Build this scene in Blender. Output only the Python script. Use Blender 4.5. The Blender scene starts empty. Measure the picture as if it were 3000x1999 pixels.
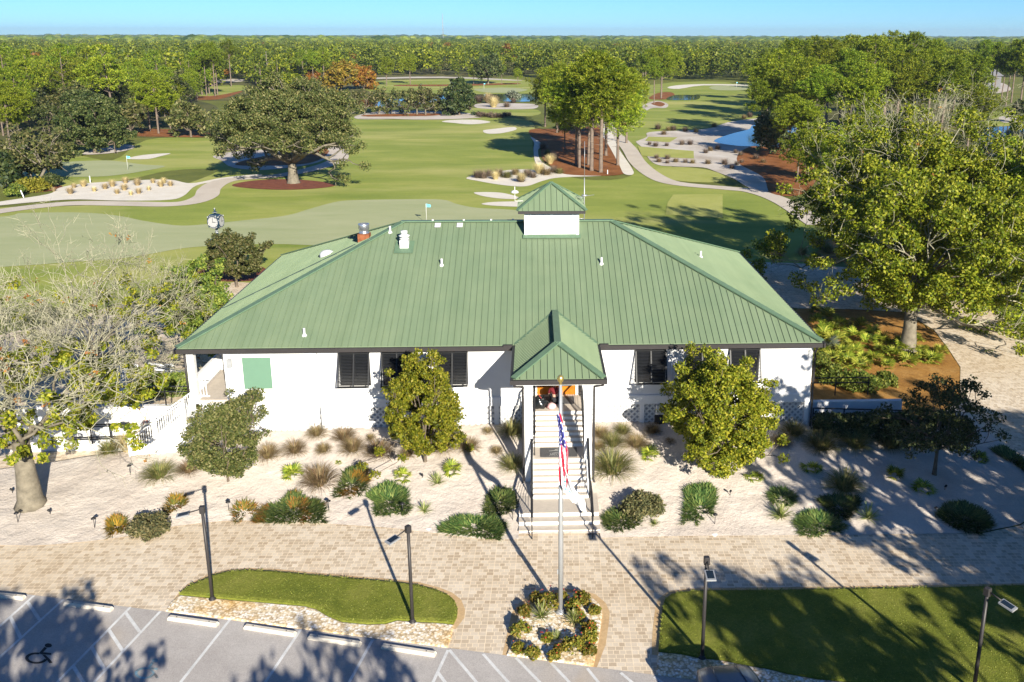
import bpy, bmesh, math, random
import numpy as np
from mathutils import Vector, Matrix
from mathutils.geometry import tessellate_polygon, delaunay_2d_cdt
PI = math.pi
scene = bpy.context.scene
COL = scene.collection
R = math.radians
rnd = random.Random(7)

# ------------------------------------------------------------------ camera model (solved from the photograph)
CAM = np.array([16.5351, -40.6056, 19.5028])
FL, CX, CY = 2690.53, 1666.41, 843.84
PITCH, ROLL, YAW = 0.268082, 0.001987, 0.037086
def _basis():
    cy, sy = math.cos(YAW), math.sin(YAW)
    f0 = np.array([sy, cy, 0.]); r0 = np.array([cy, -sy, 0.]); u0 = np.array([0, 0, 1.])
    w = f0*math.cos(PITCH) - u0*math.sin(PITCH)
    up = f0*math.sin(PITCH) + u0*math.cos(PITCH)
    c, s = math.cos(ROLL), math.sin(ROLL)
    return r0*c + up*s, -r0*s + up*c, w
BR, BU, BW = _basis()
def ray(u, v):
    return BW + BR*(u-CX)/FL - BU*(v-CY)/FL
def gz(u, v, z=0.0):
    d = ray(u, v); t = (z-CAM[2])/d[2]
    return CAM + t*d
def proj(p):
    d = np.asarray(p, float) - CAM
    w = d@BW
    return CX + FL*(d@BR)/w, CY - FL*(d@BU)/w
# front edge of the sand garden, used for the mound
_fe = [(-700, 1612), (0, 1600), (166, 1597), (382, 1575), (574, 1536), (752, 1527), (956, 1536), (1147, 1549), (1402, 1581), (1760, 1578), (2294, 1571), (2866, 1565), (3300, 1560)]
_fx = [gz(u, v)[0] for u, v in _fe]; _fy = [gz(u, v)[1] for u, v in _fe]
def gh(x, y):
    """height of the sand mound in front of the clubhouse"""
    yf = np.interp(x, _fx, _fy)
    H = np.interp(x, [-12, -7, -1.5, 3, 9, 15, 20, 28.5, 31, 37.5], [0, .35, .9, 1.17, 1.33, 1.44, 1.44, 1.38, 1.0, 0])
    if y <= .35:
        t = min(max((y-yf)/(.35-yf), 0), 1)
        return float(H*(.8*t+.2*t*t*(3-2*t)))
    t = min(max((y-.35)/5.0, 0), 1)
    return float(H*(1-t*t*(3-2*t)))
def at(u, v, off=0.0):
    z = 0.0
    for _ in range(8):
        p = gz(u, v, z+off); z = gh(p[0], p[1])
    return Vector((p[0], p[1], z+off))

# ------------------------------------------------------------------ mesh helpers
def setp(o, label=None, cat=None, group=None, kind=None):
    if label: o['label'] = label
    if cat: o['category'] = cat
    if group: o['group'] = group
    if kind: o['kind'] = kind
    return o
def thing(name, label, cat, loc=(0, 0, 0), rz=0.0, group=None):
    o = bpy.data.objects.new(name, None); COL.objects.link(o)
    o.location = loc; o.rotation_euler = (0, 0, rz); o.empty_display_size = .3
    return setp(o, label, cat, group)
def link(name, me, parent=None, loc=None):
    o = bpy.data.objects.new(name, me); COL.objects.link(o)
    if parent is not None: o.parent = parent
    if loc is not None: o.location = loc
    return o
def dup(root, loc, rz=0.0, label=None, scale=None):
    """copy of a thing and of its parts (mesh data shared)"""
    def cp(o, par):
        c = o.copy(); COL.objects.link(c)
        if par is not None: c.parent = par
        for k in KIDS.get(o.name, []): cp(k, c)
        return c
    c = cp(root, None)
    c.location = loc; c.rotation_euler = (0, 0, rz)
    if scale: c.scale = scale if isinstance(scale, tuple) else (scale,)*3
    if label: c['label'] = label
    return c
KIDS = {}
def remember(root):
    """note the parts of a prototype so that dup() can find them quickly"""
    def rec(o):
        ks = [c for c in bpy.data.objects if c.parent == o]; KIDS[o.name] = ks
        for k in ks: rec(k)
    rec(root)
class MB:
    def __init__(s): s.v = []; s.f = []; s.m = []; s.sm = []
    def add(s, vs, fs, m=0, sm=False):
        n = len(s.v); s.v.extend([tuple(p) for p in vs])
        for f in fs: s.f.append(tuple(i+n for i in f)); s.m.append(m); s.sm.append(sm)
        return s
    def box(s, x0, x1, y0, y1, z0, z1, m=0):
        return s.add([(x0,y0,z0),(x1,y0,z0),(x1,y1,z0),(x0,y1,z0),(x0,y0,z1),(x1,y0,z1),(x1,y1,z1),(x0,y1,z1)],
              [(0,3,2,1),(4,5,6,7),(0,1,5,4),(1,2,6,5),(2,3,7,6),(3,0,4,7)], m)
    def bbox(s, x0, x1, y0, y1, z0, z1, b=.02, m=0):
        """box with chamfered top and vertical edges"""
        def ring(z, i): return [(x0+i+b,y0+i,z),(x1-i-b,y0+i,z),(x1-i,y0+i+b,z),(x1-i,y1-i-b,z),(x1-i-b,y1-i,z),(x0+i+b,y1-i,z),(x0+i,y1-i-b,z),(x0+i,y0+i+b,z)]
        rs = [ring(z0,0), ring(z1-b,0), ring(z1,b)]
        vs = sum(rs, []); fs = [tuple(range(7,-1,-1)), tuple(range(16,24))]
        for k in range(2):
            for i in range(8): j=(i+1)%8; fs.append((k*8+i,k*8+j,k*8+8+j,k*8+8+i))
        return s.add(vs, fs, m)
    def bar(s, p, q, w, h, m=0, up=(0,0,1)):
        p = Vector(p); q = Vector(q); d = (q-p).normalized(); up = Vector(up)
        if abs(d.dot(up)) > .99: up = Vector((0,1,0))
        a = d.cross(up).normalized()*(w/2); b = a.cross(d).normalized()*(h/2)
        vs = [p-a-b,p+a-b,p+a+b,p-a+b,q-a-b,q+a-b,q+a+b,q-a+b]
        return s.add(vs, [(0,1,2,3),(7,6,5,4),(0,4,5,1),(1,5,6,2),(2,6,7,3),(3,7,4,0)], m)
    def tube(s, pts, rad, n=6, m=0, cap=True, sm=True):
        pts = [Vector(p) for p in pts]
        if not hasattr(rad, '__len__'): rad = [rad]*len(pts)
        vs = []; fs = []
        prev = None
        for i, p in enumerate(pts):
            d = (pts[min(i+1,len(pts)-1)]-pts[max(i-1,0)]).normalized()
            if prev is None:
                a = d.cross(Vector((0,0,1)) if abs(d.z) < .9 else Vector((1,0,0))).normalized()
            else:
                a = (prev - d*prev.dot(d)).normalized()
            prev = a; b = d.cross(a)
            for k in range(n):
                t = 2*PI*k/n; vs.append(p + a*(rad[i]*math.cos(t)) + b*(rad[i]*math.sin(t)))
        for i in range(len(pts)-1):
            for k in range(n):
                j = (k+1)%n; fs.append((i*n+k, i*n+j, i*n+n+j, i*n+n+k))
        if cap: fs.append(tuple(range(n-1,-1,-1))); fs.append(tuple(range((len(pts)-1)*n, len(pts)*n)))
        return s.add(vs, fs, m, sm)
    def lathe(s, prof, n=16, c=(0,0,0), m=0, sm=True, axis='z'):
        vs = []; fs = []
        for r, z in prof:
            for k in range(n):
                t = 2*PI*k/n
                if axis == 'z': vs.append((c[0]+r*math.cos(t), c[1]+r*math.sin(t), c[2]+z))
                elif axis == 'y': vs.append((c[0]+r*math.cos(t), c[1]-z, c[2]+r*math.sin(t)))
                else: vs.append((c[0]+z, c[1]+r*math.cos(t), c[2]+r*math.sin(t)))
        for i in range(len(prof)-1):
            for k in range(n):
                j = (k+1)%n; fs.append((i*n+k, i*n+j, i*n+n+j, i*n+n+k))
        fs.append(tuple(range(n-1,-1,-1))); fs.append(tuple(range((len(prof)-1)*n, len(prof)*n)))
        return s.add(vs, fs, m, sm)
    def build(s, name, mat, parent=None, loc=None):
        me = bpy.data.meshes.new(name); me.from_pydata(s.v, [], s.f)
        for mm in (mat if isinstance(mat, (list, tuple)) else [mat]): me.materials.append(mm)
        me.polygons.foreach_set('material_index', s.m); me.polygons.foreach_set('use_smooth', s.sm)
        me.update()
        return link(name, me, parent, loc)
def np_mesh(name, V, F, mats, mi=None, smooth=False):
    """V (n,3), F (m,4 or 3) -> mesh"""
    me = bpy.data.meshes.new(name); k = F.shape[1]
    me.vertices.add(len(V)); me.vertices.foreach_set('co', np.ascontiguousarray(V, dtype=np.float32).ravel())
    me.loops.add(F.size); me.loops.foreach_set('vertex_index', np.ascontiguousarray(F, dtype=np.int32).ravel())
    me.polygons.add(len(F)); me.polygons.foreach_set('loop_start', np.arange(0, F.size, k, dtype=np.int32))
    me.polygons.foreach_set('loop_total', np.full(len(F), k, dtype=np.int32))
    if mi is not None: me.polygons.foreach_set('material_index', np.asarray(mi, dtype=np.int32))
    if smooth: me.polygons.foreach_set('use_smooth', np.ones(len(F), dtype=bool))
    for mm in mats: me.materials.append(mm)
    me.update(calc_edges=True)
    return me
def unit(a): return a/np.maximum(np.linalg.norm(a, axis=-1, keepdims=True), 1e-9)
def leaf_quads(rng, P, size, aspect=1.6, out=None, flat=0.5, jit=.35):
    """small diamond leaves at points P; out: preferred normal directions"""
    n = len(P)
    N = rng.normal(size=(n,3))
    if out is not None: N = unit(N)*(1-flat) + unit(out)*flat
    N = unit(N)
    T = unit(np.cross(N, rng.normal(size=(n,3)))); B = np.cross(N, T)
    s = (size*(1+jit*rng.uniform(-1,1,size=n)))[:,None]
    a = T*s*aspect*.5; b = B*s*.5
    V = np.stack([P-a, P-b*1.0, P+a, P+b*1.0], 1).reshape(-1,3)
    F = np.arange(4*n).reshape(-1,4)
    return V, F
def clump_points(rng, C, rad, n, shell=.55, squash=.75):
    """n points in each clump centred on C with radius rad"""
    m = len(C)
    d = unit(rng.normal(size=(m*n,3))); r = (shell + (1-shell)*rng.uniform(size=(m*n,1)))
    r *= rng.uniform(.55,1.0,size=(m*n,1))**.5
    rr = np.repeat(np.broadcast_to(np.asarray(rad, float), (m,)), n)[:,None]
    o = d*r*rr; o[:,2] *= squash
    return np.repeat(C, n, 0)+o, d
# ------------------------------------------------------------------ node helpers
def newmat(name):
    m = bpy.data.materials.new(name); m.use_nodes = True
    nt = m.node_tree
    return m, nt, nt.nodes['Principled BSDF']
def nd(nt, typ, **kw):
    n = nt.nodes.new(typ)
    for k, v in kw.items():
        if k in n.inputs.keys() if isinstance(k, str) else False: n.inputs[k].default_value = v
        else: setattr(n, k, v)
    return n
def c4(c): return (c[0], c[1], c[2], 1.0)
def ramp(nt, fac, stops):
    r = nt.nodes.new('ShaderNodeValToRGB')
    e = r.color_ramp.elements
    while len(e) < len(stops): e.new(.5)
    for i, (p, c) in enumerate(stops): e[i].position = p; e[i].color = c4(c)
    nt.links.new(fac, r.inputs['Fac'])
    return r.outputs['Color']
def noise(nt, vec, scale, detail=4, rough=.6, dist=0):
    n = nt.nodes.new('ShaderNodeTexNoise')
    n.inputs['Scale'].default_value = scale; n.inputs['Detail'].default_value = detail
    n.inputs['Roughness'].default_value = rough; n.inputs['Distortion'].default_value = dist
    if vec is not None: nt.links.new(vec, n.inputs['Vector'])
    return n.outputs['Fac']
def mix(nt, fac, a, b, typ='MIX'):
    n = nt.nodes.new('ShaderNodeMix'); n.data_type = 'RGBA'; n.blend_type = typ
    for s, v in ((n.inputs[0], fac), (n.inputs[6], a), (n.inputs[7], b)):
        if hasattr(v, 'is_output'): nt.links.new(v, s)
        elif isinstance(v, (int, float)): s.default_value = v
        else: s.default_value = c4(v)
    return n.outputs[2]
def wpos(nt):
    return nt.nodes.new('ShaderNodeNewGeometry').outputs['Position']
def opos(nt):
    return nt.nodes.new('ShaderNodeTexCoord').outputs['Object']
def bump(nt, b, h, strength=.4, dist=.02):
    n = nt.nodes.new('ShaderNodeBump'); n.inputs['Strength'].default_value = strength; n.inputs['Distance'].default_value = dist
    nt.links.new(h, n.inputs['Height']); nt.links.new(n.outputs['Normal'], b.inputs['Normal'])
def plain(name, c, rough=.6, metal=0.0, var=.12, scale=3.0, spec=.3, bmp=0.0):
    m, nt, b = newmat(name)
    p = opos(nt)
    f = noise(nt, p, scale, 5, .65)
    lo = tuple(max(0, x*(1-var)) for x in c); hi = tuple(min(1, x*(1+var)) for x in c)
    nt.links.new(ramp(nt, f, [(.3, lo), (.7, hi)]), b.inputs['Base Color'])
    b.inputs['Roughness'].default_value = rough; b.inputs['Metallic'].default_value = metal
    b.inputs['Specular IOR Level'].default_value = spec
    if bmp: bump(nt, b, noise(nt, p, scale*6, 4), bmp, .01)
    return m
def ground_mat(name, stops, scale, fine=None, rough=.9, bmp=.4, bdist=.03, bscale=None, big=None, stretch=None, mott=None):
    m, nt, b = newmat(name)
    p = wpos(nt)
    if stretch:
        mp = nt.nodes.new('ShaderNodeMapping'); mp.inputs['Scale'].default_value = stretch
        nt.links.new(p, mp.inputs['Vector']); p = mp.outputs['Vector']
    col = ramp(nt, noise(nt, p, scale, 6, .65, .3), stops)
    if fine:
        fs, amt = fine
        col = mix(nt, amt, col, ramp(nt, noise(nt, p, fs, 3, .7), [(.25,(.25,.25,.25)),(.75,(1,1,1))]), 'MULTIPLY')
    if mott:
        for ms, amt, lo_, hi_ in mott: col = mix(nt, amt, col, ramp(nt, noise(nt, p, ms, 4, .65, .2), [(.32,lo_),(.68,hi_)]), 'MULTIPLY')
    if big:
        bs, c, lo, hi = big
        n = noise(nt, p, bs, 4, .6, .5)
        r = nt.nodes.new('ShaderNodeMapRange'); r.inputs[1].default_value = lo; r.inputs[2].default_value = hi
        nt.links.new(n, r.inputs[0]); col = mix(nt, r.outputs[0], col, c)
    nt.links.new(col, b.inputs['Base Color'])
    b.inputs['Roughness'].default_value = rough; b.inputs['Specular IOR Level'].default_value = .15
    if bmp: bump(nt, b, noise(nt, p, bscale or scale*4, 6, .7), bmp, bdist)
    return m
def leaf_mat(name, stops, trans=.35, rough=.55, objvar=.25, spec=.25):
    m = bpy.data.materials.new(name); m.use_nodes = True; nt = m.node_tree
    nt.nodes.remove(nt.nodes['Principled BSDF'])
    out = nt.nodes['Material Output']
    g = nt.nodes.new('ShaderNodeNewGeometry')
    col = ramp(nt, g.outputs['Random Per Island'], stops)
    oi = nt.nodes.new('ShaderNodeObjectInfo')
    hs = nt.nodes.new('ShaderNodeHueSaturation')
    mr = nt.nodes.new('ShaderNodeMapRange'); mr.inputs[3].default_value = 1-objvar; mr.inputs[4].default_value = 1+objvar
    nt.links.new(oi.outputs['Random'], mr.inputs[0]); nt.links.new(mr.outputs[0], hs.inputs['Value'])
    mr2 = nt.nodes.new('ShaderNodeMapRange'); mr2.inputs[3].default_value = .494; mr2.inputs[4].default_value = .516
    nt.links.new(oi.outputs['Random'], mr2.inputs[0]); nt.links.new(mr2.outputs[0], hs.inputs['Hue'])
    nt.links.new(col, hs.inputs['Color'])
    # broad clumps of tone through the crown
    p = nt.nodes.new('ShaderNodeTexCoord').outputs['Object']
    d = nt.nodes.new('ShaderNodeBsdfPrincipled'); d.inputs['Roughness'].default_value = rough; d.inputs['Specular IOR Level'].default_value = spec
    t = nt.nodes.new('ShaderNodeBsdfTranslucent')
    nt.links.new(hs.outputs['Color'], d.inputs['Base Color']); nt.links.new(hs.outputs['Color'], t.inputs['Color'])
    mx = nt.nodes.new('ShaderNodeMixShader'); mx.inputs[0].default_value = trans
    nt.links.new(d.outputs[0], mx.inputs[1]); nt.links.new(t.outputs[0], mx.inputs[2]); nt.links.new(mx.outputs[0], out.inputs[0])
    return m
M = {}
# ground
M['ground'] = ground_mat('rough_grass', [(.3,(.12,.145,.03)),(.55,(.19,.205,.045)),(.75,(.27,.25,.075))], .05, (1.2,.35), bmp=.3, mott=[(.35,.5,(.7,.72,.65),(1,1,1))])
M['fairway'] = ground_mat('mown_fairway', [(.30,(.24,.30,.058)),(.52,(.335,.375,.082)),(.72,(.48,.455,.14))], .07, (3.5,.3), bmp=.25, big=(.03,(.50,.45,.17),.5,.8), stretch=(.6,1.6,1), mott=[(.4,.4,(.8,.85,.7),(1,1,1)),(.12,.4,(.78,.85,.7),(1,1,1)),(9,.25,(.6,.65,.5),(1,1,1))])
M['tee'] = ground_mat('mown_tee_grass', [(.3,(.34,.36,.085)),(.7,(.43,.43,.13))], .25, (3,.2), bmp=.2)
M['green'] = ground_mat('putting_green_turf', [(.3,(.34,.375,.185)),(.7,(.43,.44,.25))], .12, (4,.12), bmp=.1, stretch=(.5,1.8,1), mott=[(.3,.4,(.85,.88,.85),(1,1,1))])
M['bunker'] = ground_mat('white_bunker_sand', [(.3,(.66,.60,.50)),(.7,(.76,.71,.62))], .6, (5,.12), bmp=.5, bscale=3)
M['sand'] = ground_mat('garden_sand', [(.25,(.50,.43,.36)),(.5,(.63,.55,.48)),(.75,(.70,.61,.53))], .45, (14,.22), bmp=.8, bdist=.07, bscale=2.6)
M['sand'] = ground_mat('garden_sand', [(.25,(.56,.48,.41)),(.5,(.68,.60,.52)),(.75,(.75,.67,.59))], .45, (14,.28), bmp=1.0, bdist=.09, bscale=2.4, mott=[(5,.2,(.8,.78,.76),(1,1,1)),(42,.12,(.35,.3,.25),(1,1,1))])
M['dirt_sand'] = ground_mat('grey_waste_sand', [(.25,(.38,.31,.24)),(.5,(.56,.50,.43)),(.75,(.68,.63,.57))], .12, (2,.2), bmp=.4)
M['straw'] = ground_mat('pine_straw', [(.25,(.17,.065,.022)),(.5,(.33,.13,.042)),(.75,(.44,.20,.08))], .35, (7,.5), bmp=.6, bscale=8, mott=[(.8,.5,(.6,.55,.5),(1,1,1))])
M['bedstraw'] = ground_mat('golden_pine_straw', [(.25,(.30,.14,.035)),(.5,(.50,.26,.07)),(.75,(.62,.37,.13))], .8, (11,.6), bmp=.8, bscale=10, mott=[(2.5,.5,(.6,.55,.5),(1,1,1))])
M['mulch'] = ground_mat('red_brown_mulch', [(.3,(.16,.055,.035)),(.7,(.28,.10,.055))], 1.2, (8,.5), bmp=.7, bscale=9)
M['path'] = ground_mat('concrete_path', [(.3,(.52,.45,.37)),(.7,(.62,.55,.46))], .25, (6,.12), bmp=.1)
M['woods'] = ground_mat('woodland_floor', [(.3,(.08,.09,.03)),(.55,(.15,.145,.05)),(.75,(.27,.19,.09))], .06, (.6,.4), bmp=.3)
M['lawn'] = ground_mat('thick_lawn', [(.28,(.17,.205,.03)),(.5,(.26,.28,.045)),(.75,(.37,.355,.085))], .6, (30,.45), bmp=.9, bscale=22, bdist=.05, mott=[(2.2,.6,(.62,.70,.5),(1,1,1)),(9,.6,(.55,.6,.45),(1,1,.95))])
M['asphalt'] = ground_mat('old_grey_asphalt', [(.3,(.50,.46,.43)),(.7,(.62,.58,.545))], .5, (26,.5), bmp=.6, bscale=35, bdist=.012, big=(.14,(.50,.38,.24),.56,.85), mott=[(1.3,.3,(.75,.75,.75),(1,1,1)),(7,.3,(.7,.7,.7),(1,1,1))])
M['paint'] = ground_mat('worn_white_paint', [(.3,(.55,.55,.54)),(.6,(.72,.72,.71))], 1.5, (14,.25), bmp=0)
M['bluepaint'] = ground_mat('faded_blue_paint', [(.35,(.17,.17,.17)),(.6,(.30,.50,.58))], 3, (14,.3), bmp=0)
M['blackpaint'] = ground_mat('worn_black_paint', [(.3,(.03,.03,.03)),(.7,(.07,.07,.07))], 3, (14,.3), bmp=0)
def paver_mat():
    m, nt, b = newmat('tan_pavers'); p = wpos(nt)
    def brick(w, h, off, rot, c1, c2):
        mp = nt.nodes.new('ShaderNodeMapping'); mp.inputs['Rotation'].default_value = (0,0,rot); mp.inputs['Location'].default_value = off
        nt.links.new(p, mp.inputs['Vector'])
        br = nt.nodes.new('ShaderNodeTexBrick'); nt.links.new(mp.outputs['Vector'], br.inputs['Vector'])
        br.inputs['Scale'].default_value = 1.0; br.inputs['Brick Width'].default_value = w; br.inputs['Row Height'].default_value = h
        br.inputs['Mortar Size'].default_value = .007; br.inputs['Mortar Smooth'].default_value = .3; br.inputs['Bias'].default_value = 0
        br.inputs['Color1'].default_value = c4(c1); br.inputs['Color2'].default_value = c4(c2); br.inputs['Mortar'].default_value = (.84,.72,.54,1)
        br.offset = .37; br.squash = .7; br.squash_frequency = 3
        return br
    b1 = brick(.27,.20,(0,0,0),R(1.5),(.50,.405,.30),(.74,.655,.54))
    b1.squash = .75; b1.squash_frequency = 2; b1.inputs['Mortar Size'].default_value = .014
    b2 = brick(.54,.40,(.2,.1,0),R(1.5),(.8,.77,.72),(1,1,1)); b2.inputs['Mortar'].default_value = (1,1,1,1); b2.squash = 1.0
    col = mix(nt, .35, b1.outputs['Color'], b2.outputs['Color'], 'MULTIPLY')
    big = ramp(nt, noise(nt, p, .22, 4, .6, .4), [(.35,(.92,.87,.80)),(.62,(1,.99,.98))])
    col = mix(nt, 1.0, col, big, 'MULTIPLY')
    col = mix(nt, .3, col, ramp(nt, noise(nt, p, 7, 4, .7), [(.3,(.7,.7,.7)),(.7,(1,1,1))]), 'MULTIPLY')
    nt.links.new(col, b.inputs['Base Color']); b.inputs['Roughness'].default_value = .85; b.inputs['Specular IOR Level'].default_value = .2
    bump(nt, b, b1.outputs['Fac'], -.35, .008)
    return m
M['pavers'] = paver_mat()
def pebble_mat():
    m, nt, b = newmat('river_pebbles'); p = wpos(nt)
    vo = nt.nodes.new('ShaderNodeTexVoronoi'); vo.inputs['Scale'].default_value = 11; nt.links.new(p, vo.inputs['Vector'])
    sx = nt.nodes.new('ShaderNodeSeparateColor'); nt.links.new(vo.outputs['Color'], sx.inputs[0])
    col = ramp(nt, sx.outputs[0], [(.1,(.50,.40,.27)),(.35,(.74,.60,.38)),(.6,(.84,.76,.62)),(.9,(.90,.86,.80))])
    yel = nt.nodes.new('ShaderNodeMapRange'); yel.inputs[1].default_value = .5; yel.inputs[2].default_value = .72
    nt.links.new(noise(nt, p, .55, 3), yel.inputs[0])
    col = mix(nt, yel.outputs[0], col, mix(nt, 1.0, col, (1.0,.76,.38), 'MULTIPLY'))
    ed = ramp(nt, vo.outputs['Distance'], [(.4,(1,1,1)),(.8,(.66,.58,.46))])
    col = mix(nt, 1.0, col, ed, 'MULTIPLY')
    nt.links.new(col, b.inputs['Base Color']); b.inputs['Roughness'].default_value = .7
    bump(nt, b, vo.outputs['Distance'], -1.0, .05)
    return m
M['pebbles'] = pebble_mat()
def water_mat():
    m, nt, b = newmat('pond_water'); p = wpos(nt)
    b.inputs['Base Color'].default_value = (.008,.02,.03,1); b.inputs['Roughness'].default_value = .06; b.inputs['IOR'].default_value = 1.33
    bump(nt, b, noise(nt, p, .8, 3), .06, .05)
    return m
M['water'] = water_mat()
# building
M['white'] = plain('white_painted_siding', (.70,.695,.685), .55, var=.05, scale=.8)
M['trim'] = plain('white_trim_paint', (.80,.80,.79), .5, var=.03)
M['lattice'] = plain('white_lattice', (.66,.66,.65), .6, var=.05)
M['latback'] = plain('lattice_backing', (.36,.37,.39), .8, var=.1)
M['roof'] = None
def roof_mat():
    m, nt, b = newmat('green_metal_roofing'); p = wpos(nt)
    f = noise(nt, p, .5, 5, .6, .2)
    col = ramp(nt, f, [(.3,(.150,.206,.126)),(.7,(.176,.228,.138))])
    sep = nt.nodes.new('ShaderNodeSeparateXYZ'); nt.links.new(p, sep.inputs[0])
    for ax, amt in ((0,.5),(1,.0)):
        pass
    sn = nt.nodes.new('ShaderNodeMath'); sn.operation = 'MULTIPLY'; sn.inputs[1].default_value = 1/.61; nt.links.new(sep.outputs[0], sn.inputs[0])
    fl_ = nt.nodes.new('ShaderNodeMath'); fl_.operation = 'FLOOR'; nt.links.new(sn.outputs[0], fl_.inputs[0])
    wn = nt.nodes.new('ShaderNodeTexWhiteNoise'); wn.noise_dimensions = '1D'; nt.links.new(fl_.outputs[0], wn.inputs['W'])
    col = mix(nt, 1.0, col, ramp(nt, wn.outputs['Value'], [(0,(.93,.94,.93)),(1,(1.0,1.0,1.0))]), 'MULTIPLY')
    mp = nt.nodes.new('ShaderNodeMapping'); mp.inputs['Scale'].default_value = (3.3,.22,.22); nt.links.new(p, mp.inputs['Vector'])
    col = mix(nt, .65, col, ramp(nt, noise(nt, mp.outputs['Vector'], 1.0, 5), [(.3,(.80,.83,.80)),(.68,(1,1,1))]), 'MULTIPLY')
    col = mix(nt, .25, col, ramp(nt, noise(nt, p, .9, 6, .75), [(.4,(1,1,1)),(.75,(1.25,1.2,1.2))]), 'MULTIPLY')
    nt.links.new(col, b.inputs['Base Color']); b.inputs['Roughness'].default_value = .55; b.inputs['Specular IOR Level'].default_value = .25
    return m
M['roof'] = roof_mat()
M['roofcap'] = plain('green_ridge_metal', (.105,.17,.105), .5, var=.12)
M['bronze'] = plain('dark_bronze_metal', (.035,.032,.032), .45, var=.1)
M['black'] = plain('black_metal', (.018,.018,.02), .4, var=.1)
M['shutter'] = plain('black_shutter', (.016,.017,.019), .45, var=.1)
M['glass'] = plain('dark_glass', (.012,.014,.018), .08, var=.05, spec=.6)
M['doorwood'] = plain('orange_wood', (.50,.16,.012), .4, var=.18, scale=6)
M['seagreen'] = plain('pale_green_panel', (.115,.215,.15), .6, var=.03)
M['deck'] = plain('beige_deck', (.50,.44,.37), .8, var=.08, scale=4)
M['riser'] = plain('white_riser', (.80,.79,.76), .6, var=.04)
M['concrete'] = plain('pale_concrete', (.56,.51,.43), .85, var=.1, scale=5, bmp=.3)
M['galv'] = plain('galvanised_steel', (.55,.57,.60), .3, .85, var=.12)
M['rust'] = plain('rusty_steel', (.22,.075,.03), .8, var=.4, scale=5)
M['pvc'] = plain('white_pvc', (.58,.58,.57), .5, var=.05)
M['grey'] = plain('grey_metal', (.28,.29,.30), .45, var=.1)
M['alu'] = plain('brushed_aluminium', (.42,.43,.44), .4, .5, var=.06)
M['gold'] = plain('gold_ball', (.62,.47,.16), .3, .8, var=.08)
M['mat'] = plain('dark_grey_mat', (.085,.085,.088), .9, var=.2, scale=20)
M['matprint'] = plain('pale_mat_print', (.42,.42,.40), .9, var=.1)
M['solar'] = plain('solar_panel', (.012,.02,.03), .15, var=.1, spec=.6)
M['bag'] = plain('black_plastic', (.012,.014,.015), .22, var=.2, spec=.7)
M['red'] = plain('red_plastic', (.55,.04,.035), .4, var=.1)
M['pink'] = plain('pink_plastic_bag', (.68,.42,.42), .4, var=.15)
M['hose'] = plain('orange_cord', (.60,.14,.04), .5, var=.1)
M['bark'] = plain('grey_brown_bark', (.12,.095,.07), .9, var=.35, scale=4, bmp=.8)
M['palebark'] = plain('pale_lichen_bark', (.155,.135,.10), .9, var=.4, scale=3, bmp=.8)
M['lichen'] = plain('lichen_twigs', (.29,.275,.19), .95, var=.3, scale=2.0)
M['pinebark'] = plain('pine_bark', (.15,.115,.09), .9, var=.35, scale=2, bmp=.6)
M['skin'] = plain('skin', (.42,.25,.18), .5, var=.05)
M['cloth_dark'] = plain('dark_cloth', (.02,.02,.024), .85, var=.2)
M['cloth_red'] = plain('red_cloth', (.13,.012,.016), .85, var=.2)
M['hair'] = plain('brown_hair', (.05,.03,.02), .6, var=.2)
M['carpaint'] = plain('blue_grey_car_paint', (.10,.14,.19), .25, .3, var=.05, spec=.6)
M['tyre'] = plain('tyre_rubber', (.015,.015,.015), .8, var=.1)
M['clay'] = plain('clay_pot', (.38,.27,.16), .8, var=.1)
M['house_wall'] = plain('grey_house_wall', (.13,.13,.135), .8, var=.05)
M['house_roof'] = plain('grey_house_roof', (.15,.15,.16), .8, var=.1)
M['navy'] = plain('navy_clock_paint', (.015,.035,.06), .25, var=.1, spec=.6)
M['dial'] = plain('white_clock_dial', (.34,.34,.335), .4, var=.02)
M['teal'] = plain('teal_print', (.03,.30,.33), .7, var=.1)
M['flagwhite'] = plain('white_flag_cloth', (.80,.80,.80), .8, var=.03)
M['cyan'] = plain('light_blue_flag_cloth', (.12,.55,.72), .7, var=.05)
# leaves
def L(name, *cs, **k): return leaf_mat(name, [((i+.5)/len(cs), c) for i, c in enumerate(cs)], **k)
M['lf_oak_yellow'] = L('yellow_green_leaves', (.085,.135,.007),(.17,.235,.011),(.29,.345,.018),(.42,.43,.04))
M['lf_oak_bronze'] = L('bronze_green_leaves', (.095,.125,.009),(.18,.21,.012),(.28,.295,.02),(.39,.35,.035))
M['lf_olive'] = L('olive_leaves', (.045,.06,.016),(.085,.10,.026),(.135,.145,.04),(.21,.185,.075))
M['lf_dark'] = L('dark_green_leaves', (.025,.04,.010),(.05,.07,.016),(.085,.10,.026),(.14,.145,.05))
M['lf_pine'] = L('pine_needles', (.045,.085,.005),(.10,.16,.008),(.19,.25,.014),(.30,.345,.026), objvar=.3)
M['lf_pine2'] = L('yellow_pine_needles', (.07,.115,.006),(.15,.205,.010),(.25,.295,.016),(.37,.39,.032), objvar=.3)
M['lf_rust'] = L('rust_autumn_leaves', (.15,.05,.012),(.24,.09,.018),(.30,.13,.02),(.22,.15,.02))
M['lf_gold'] = L('golden_autumn_leaves', (.12,.07,.012),(.22,.13,.018),(.27,.16,.02),(.14,.13,.02))
M['lf_red_sparse'] = L('scattered_rusty_leaves', (.28,.09,.02),(.40,.15,.04),(.34,.18,.03))
M['lf_magnolia'] = L('glossy_magnolia_leaves', (.012,.03,.008),(.03,.055,.012),(.06,.085,.02),(.10,.12,.03), spec=.5)
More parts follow.
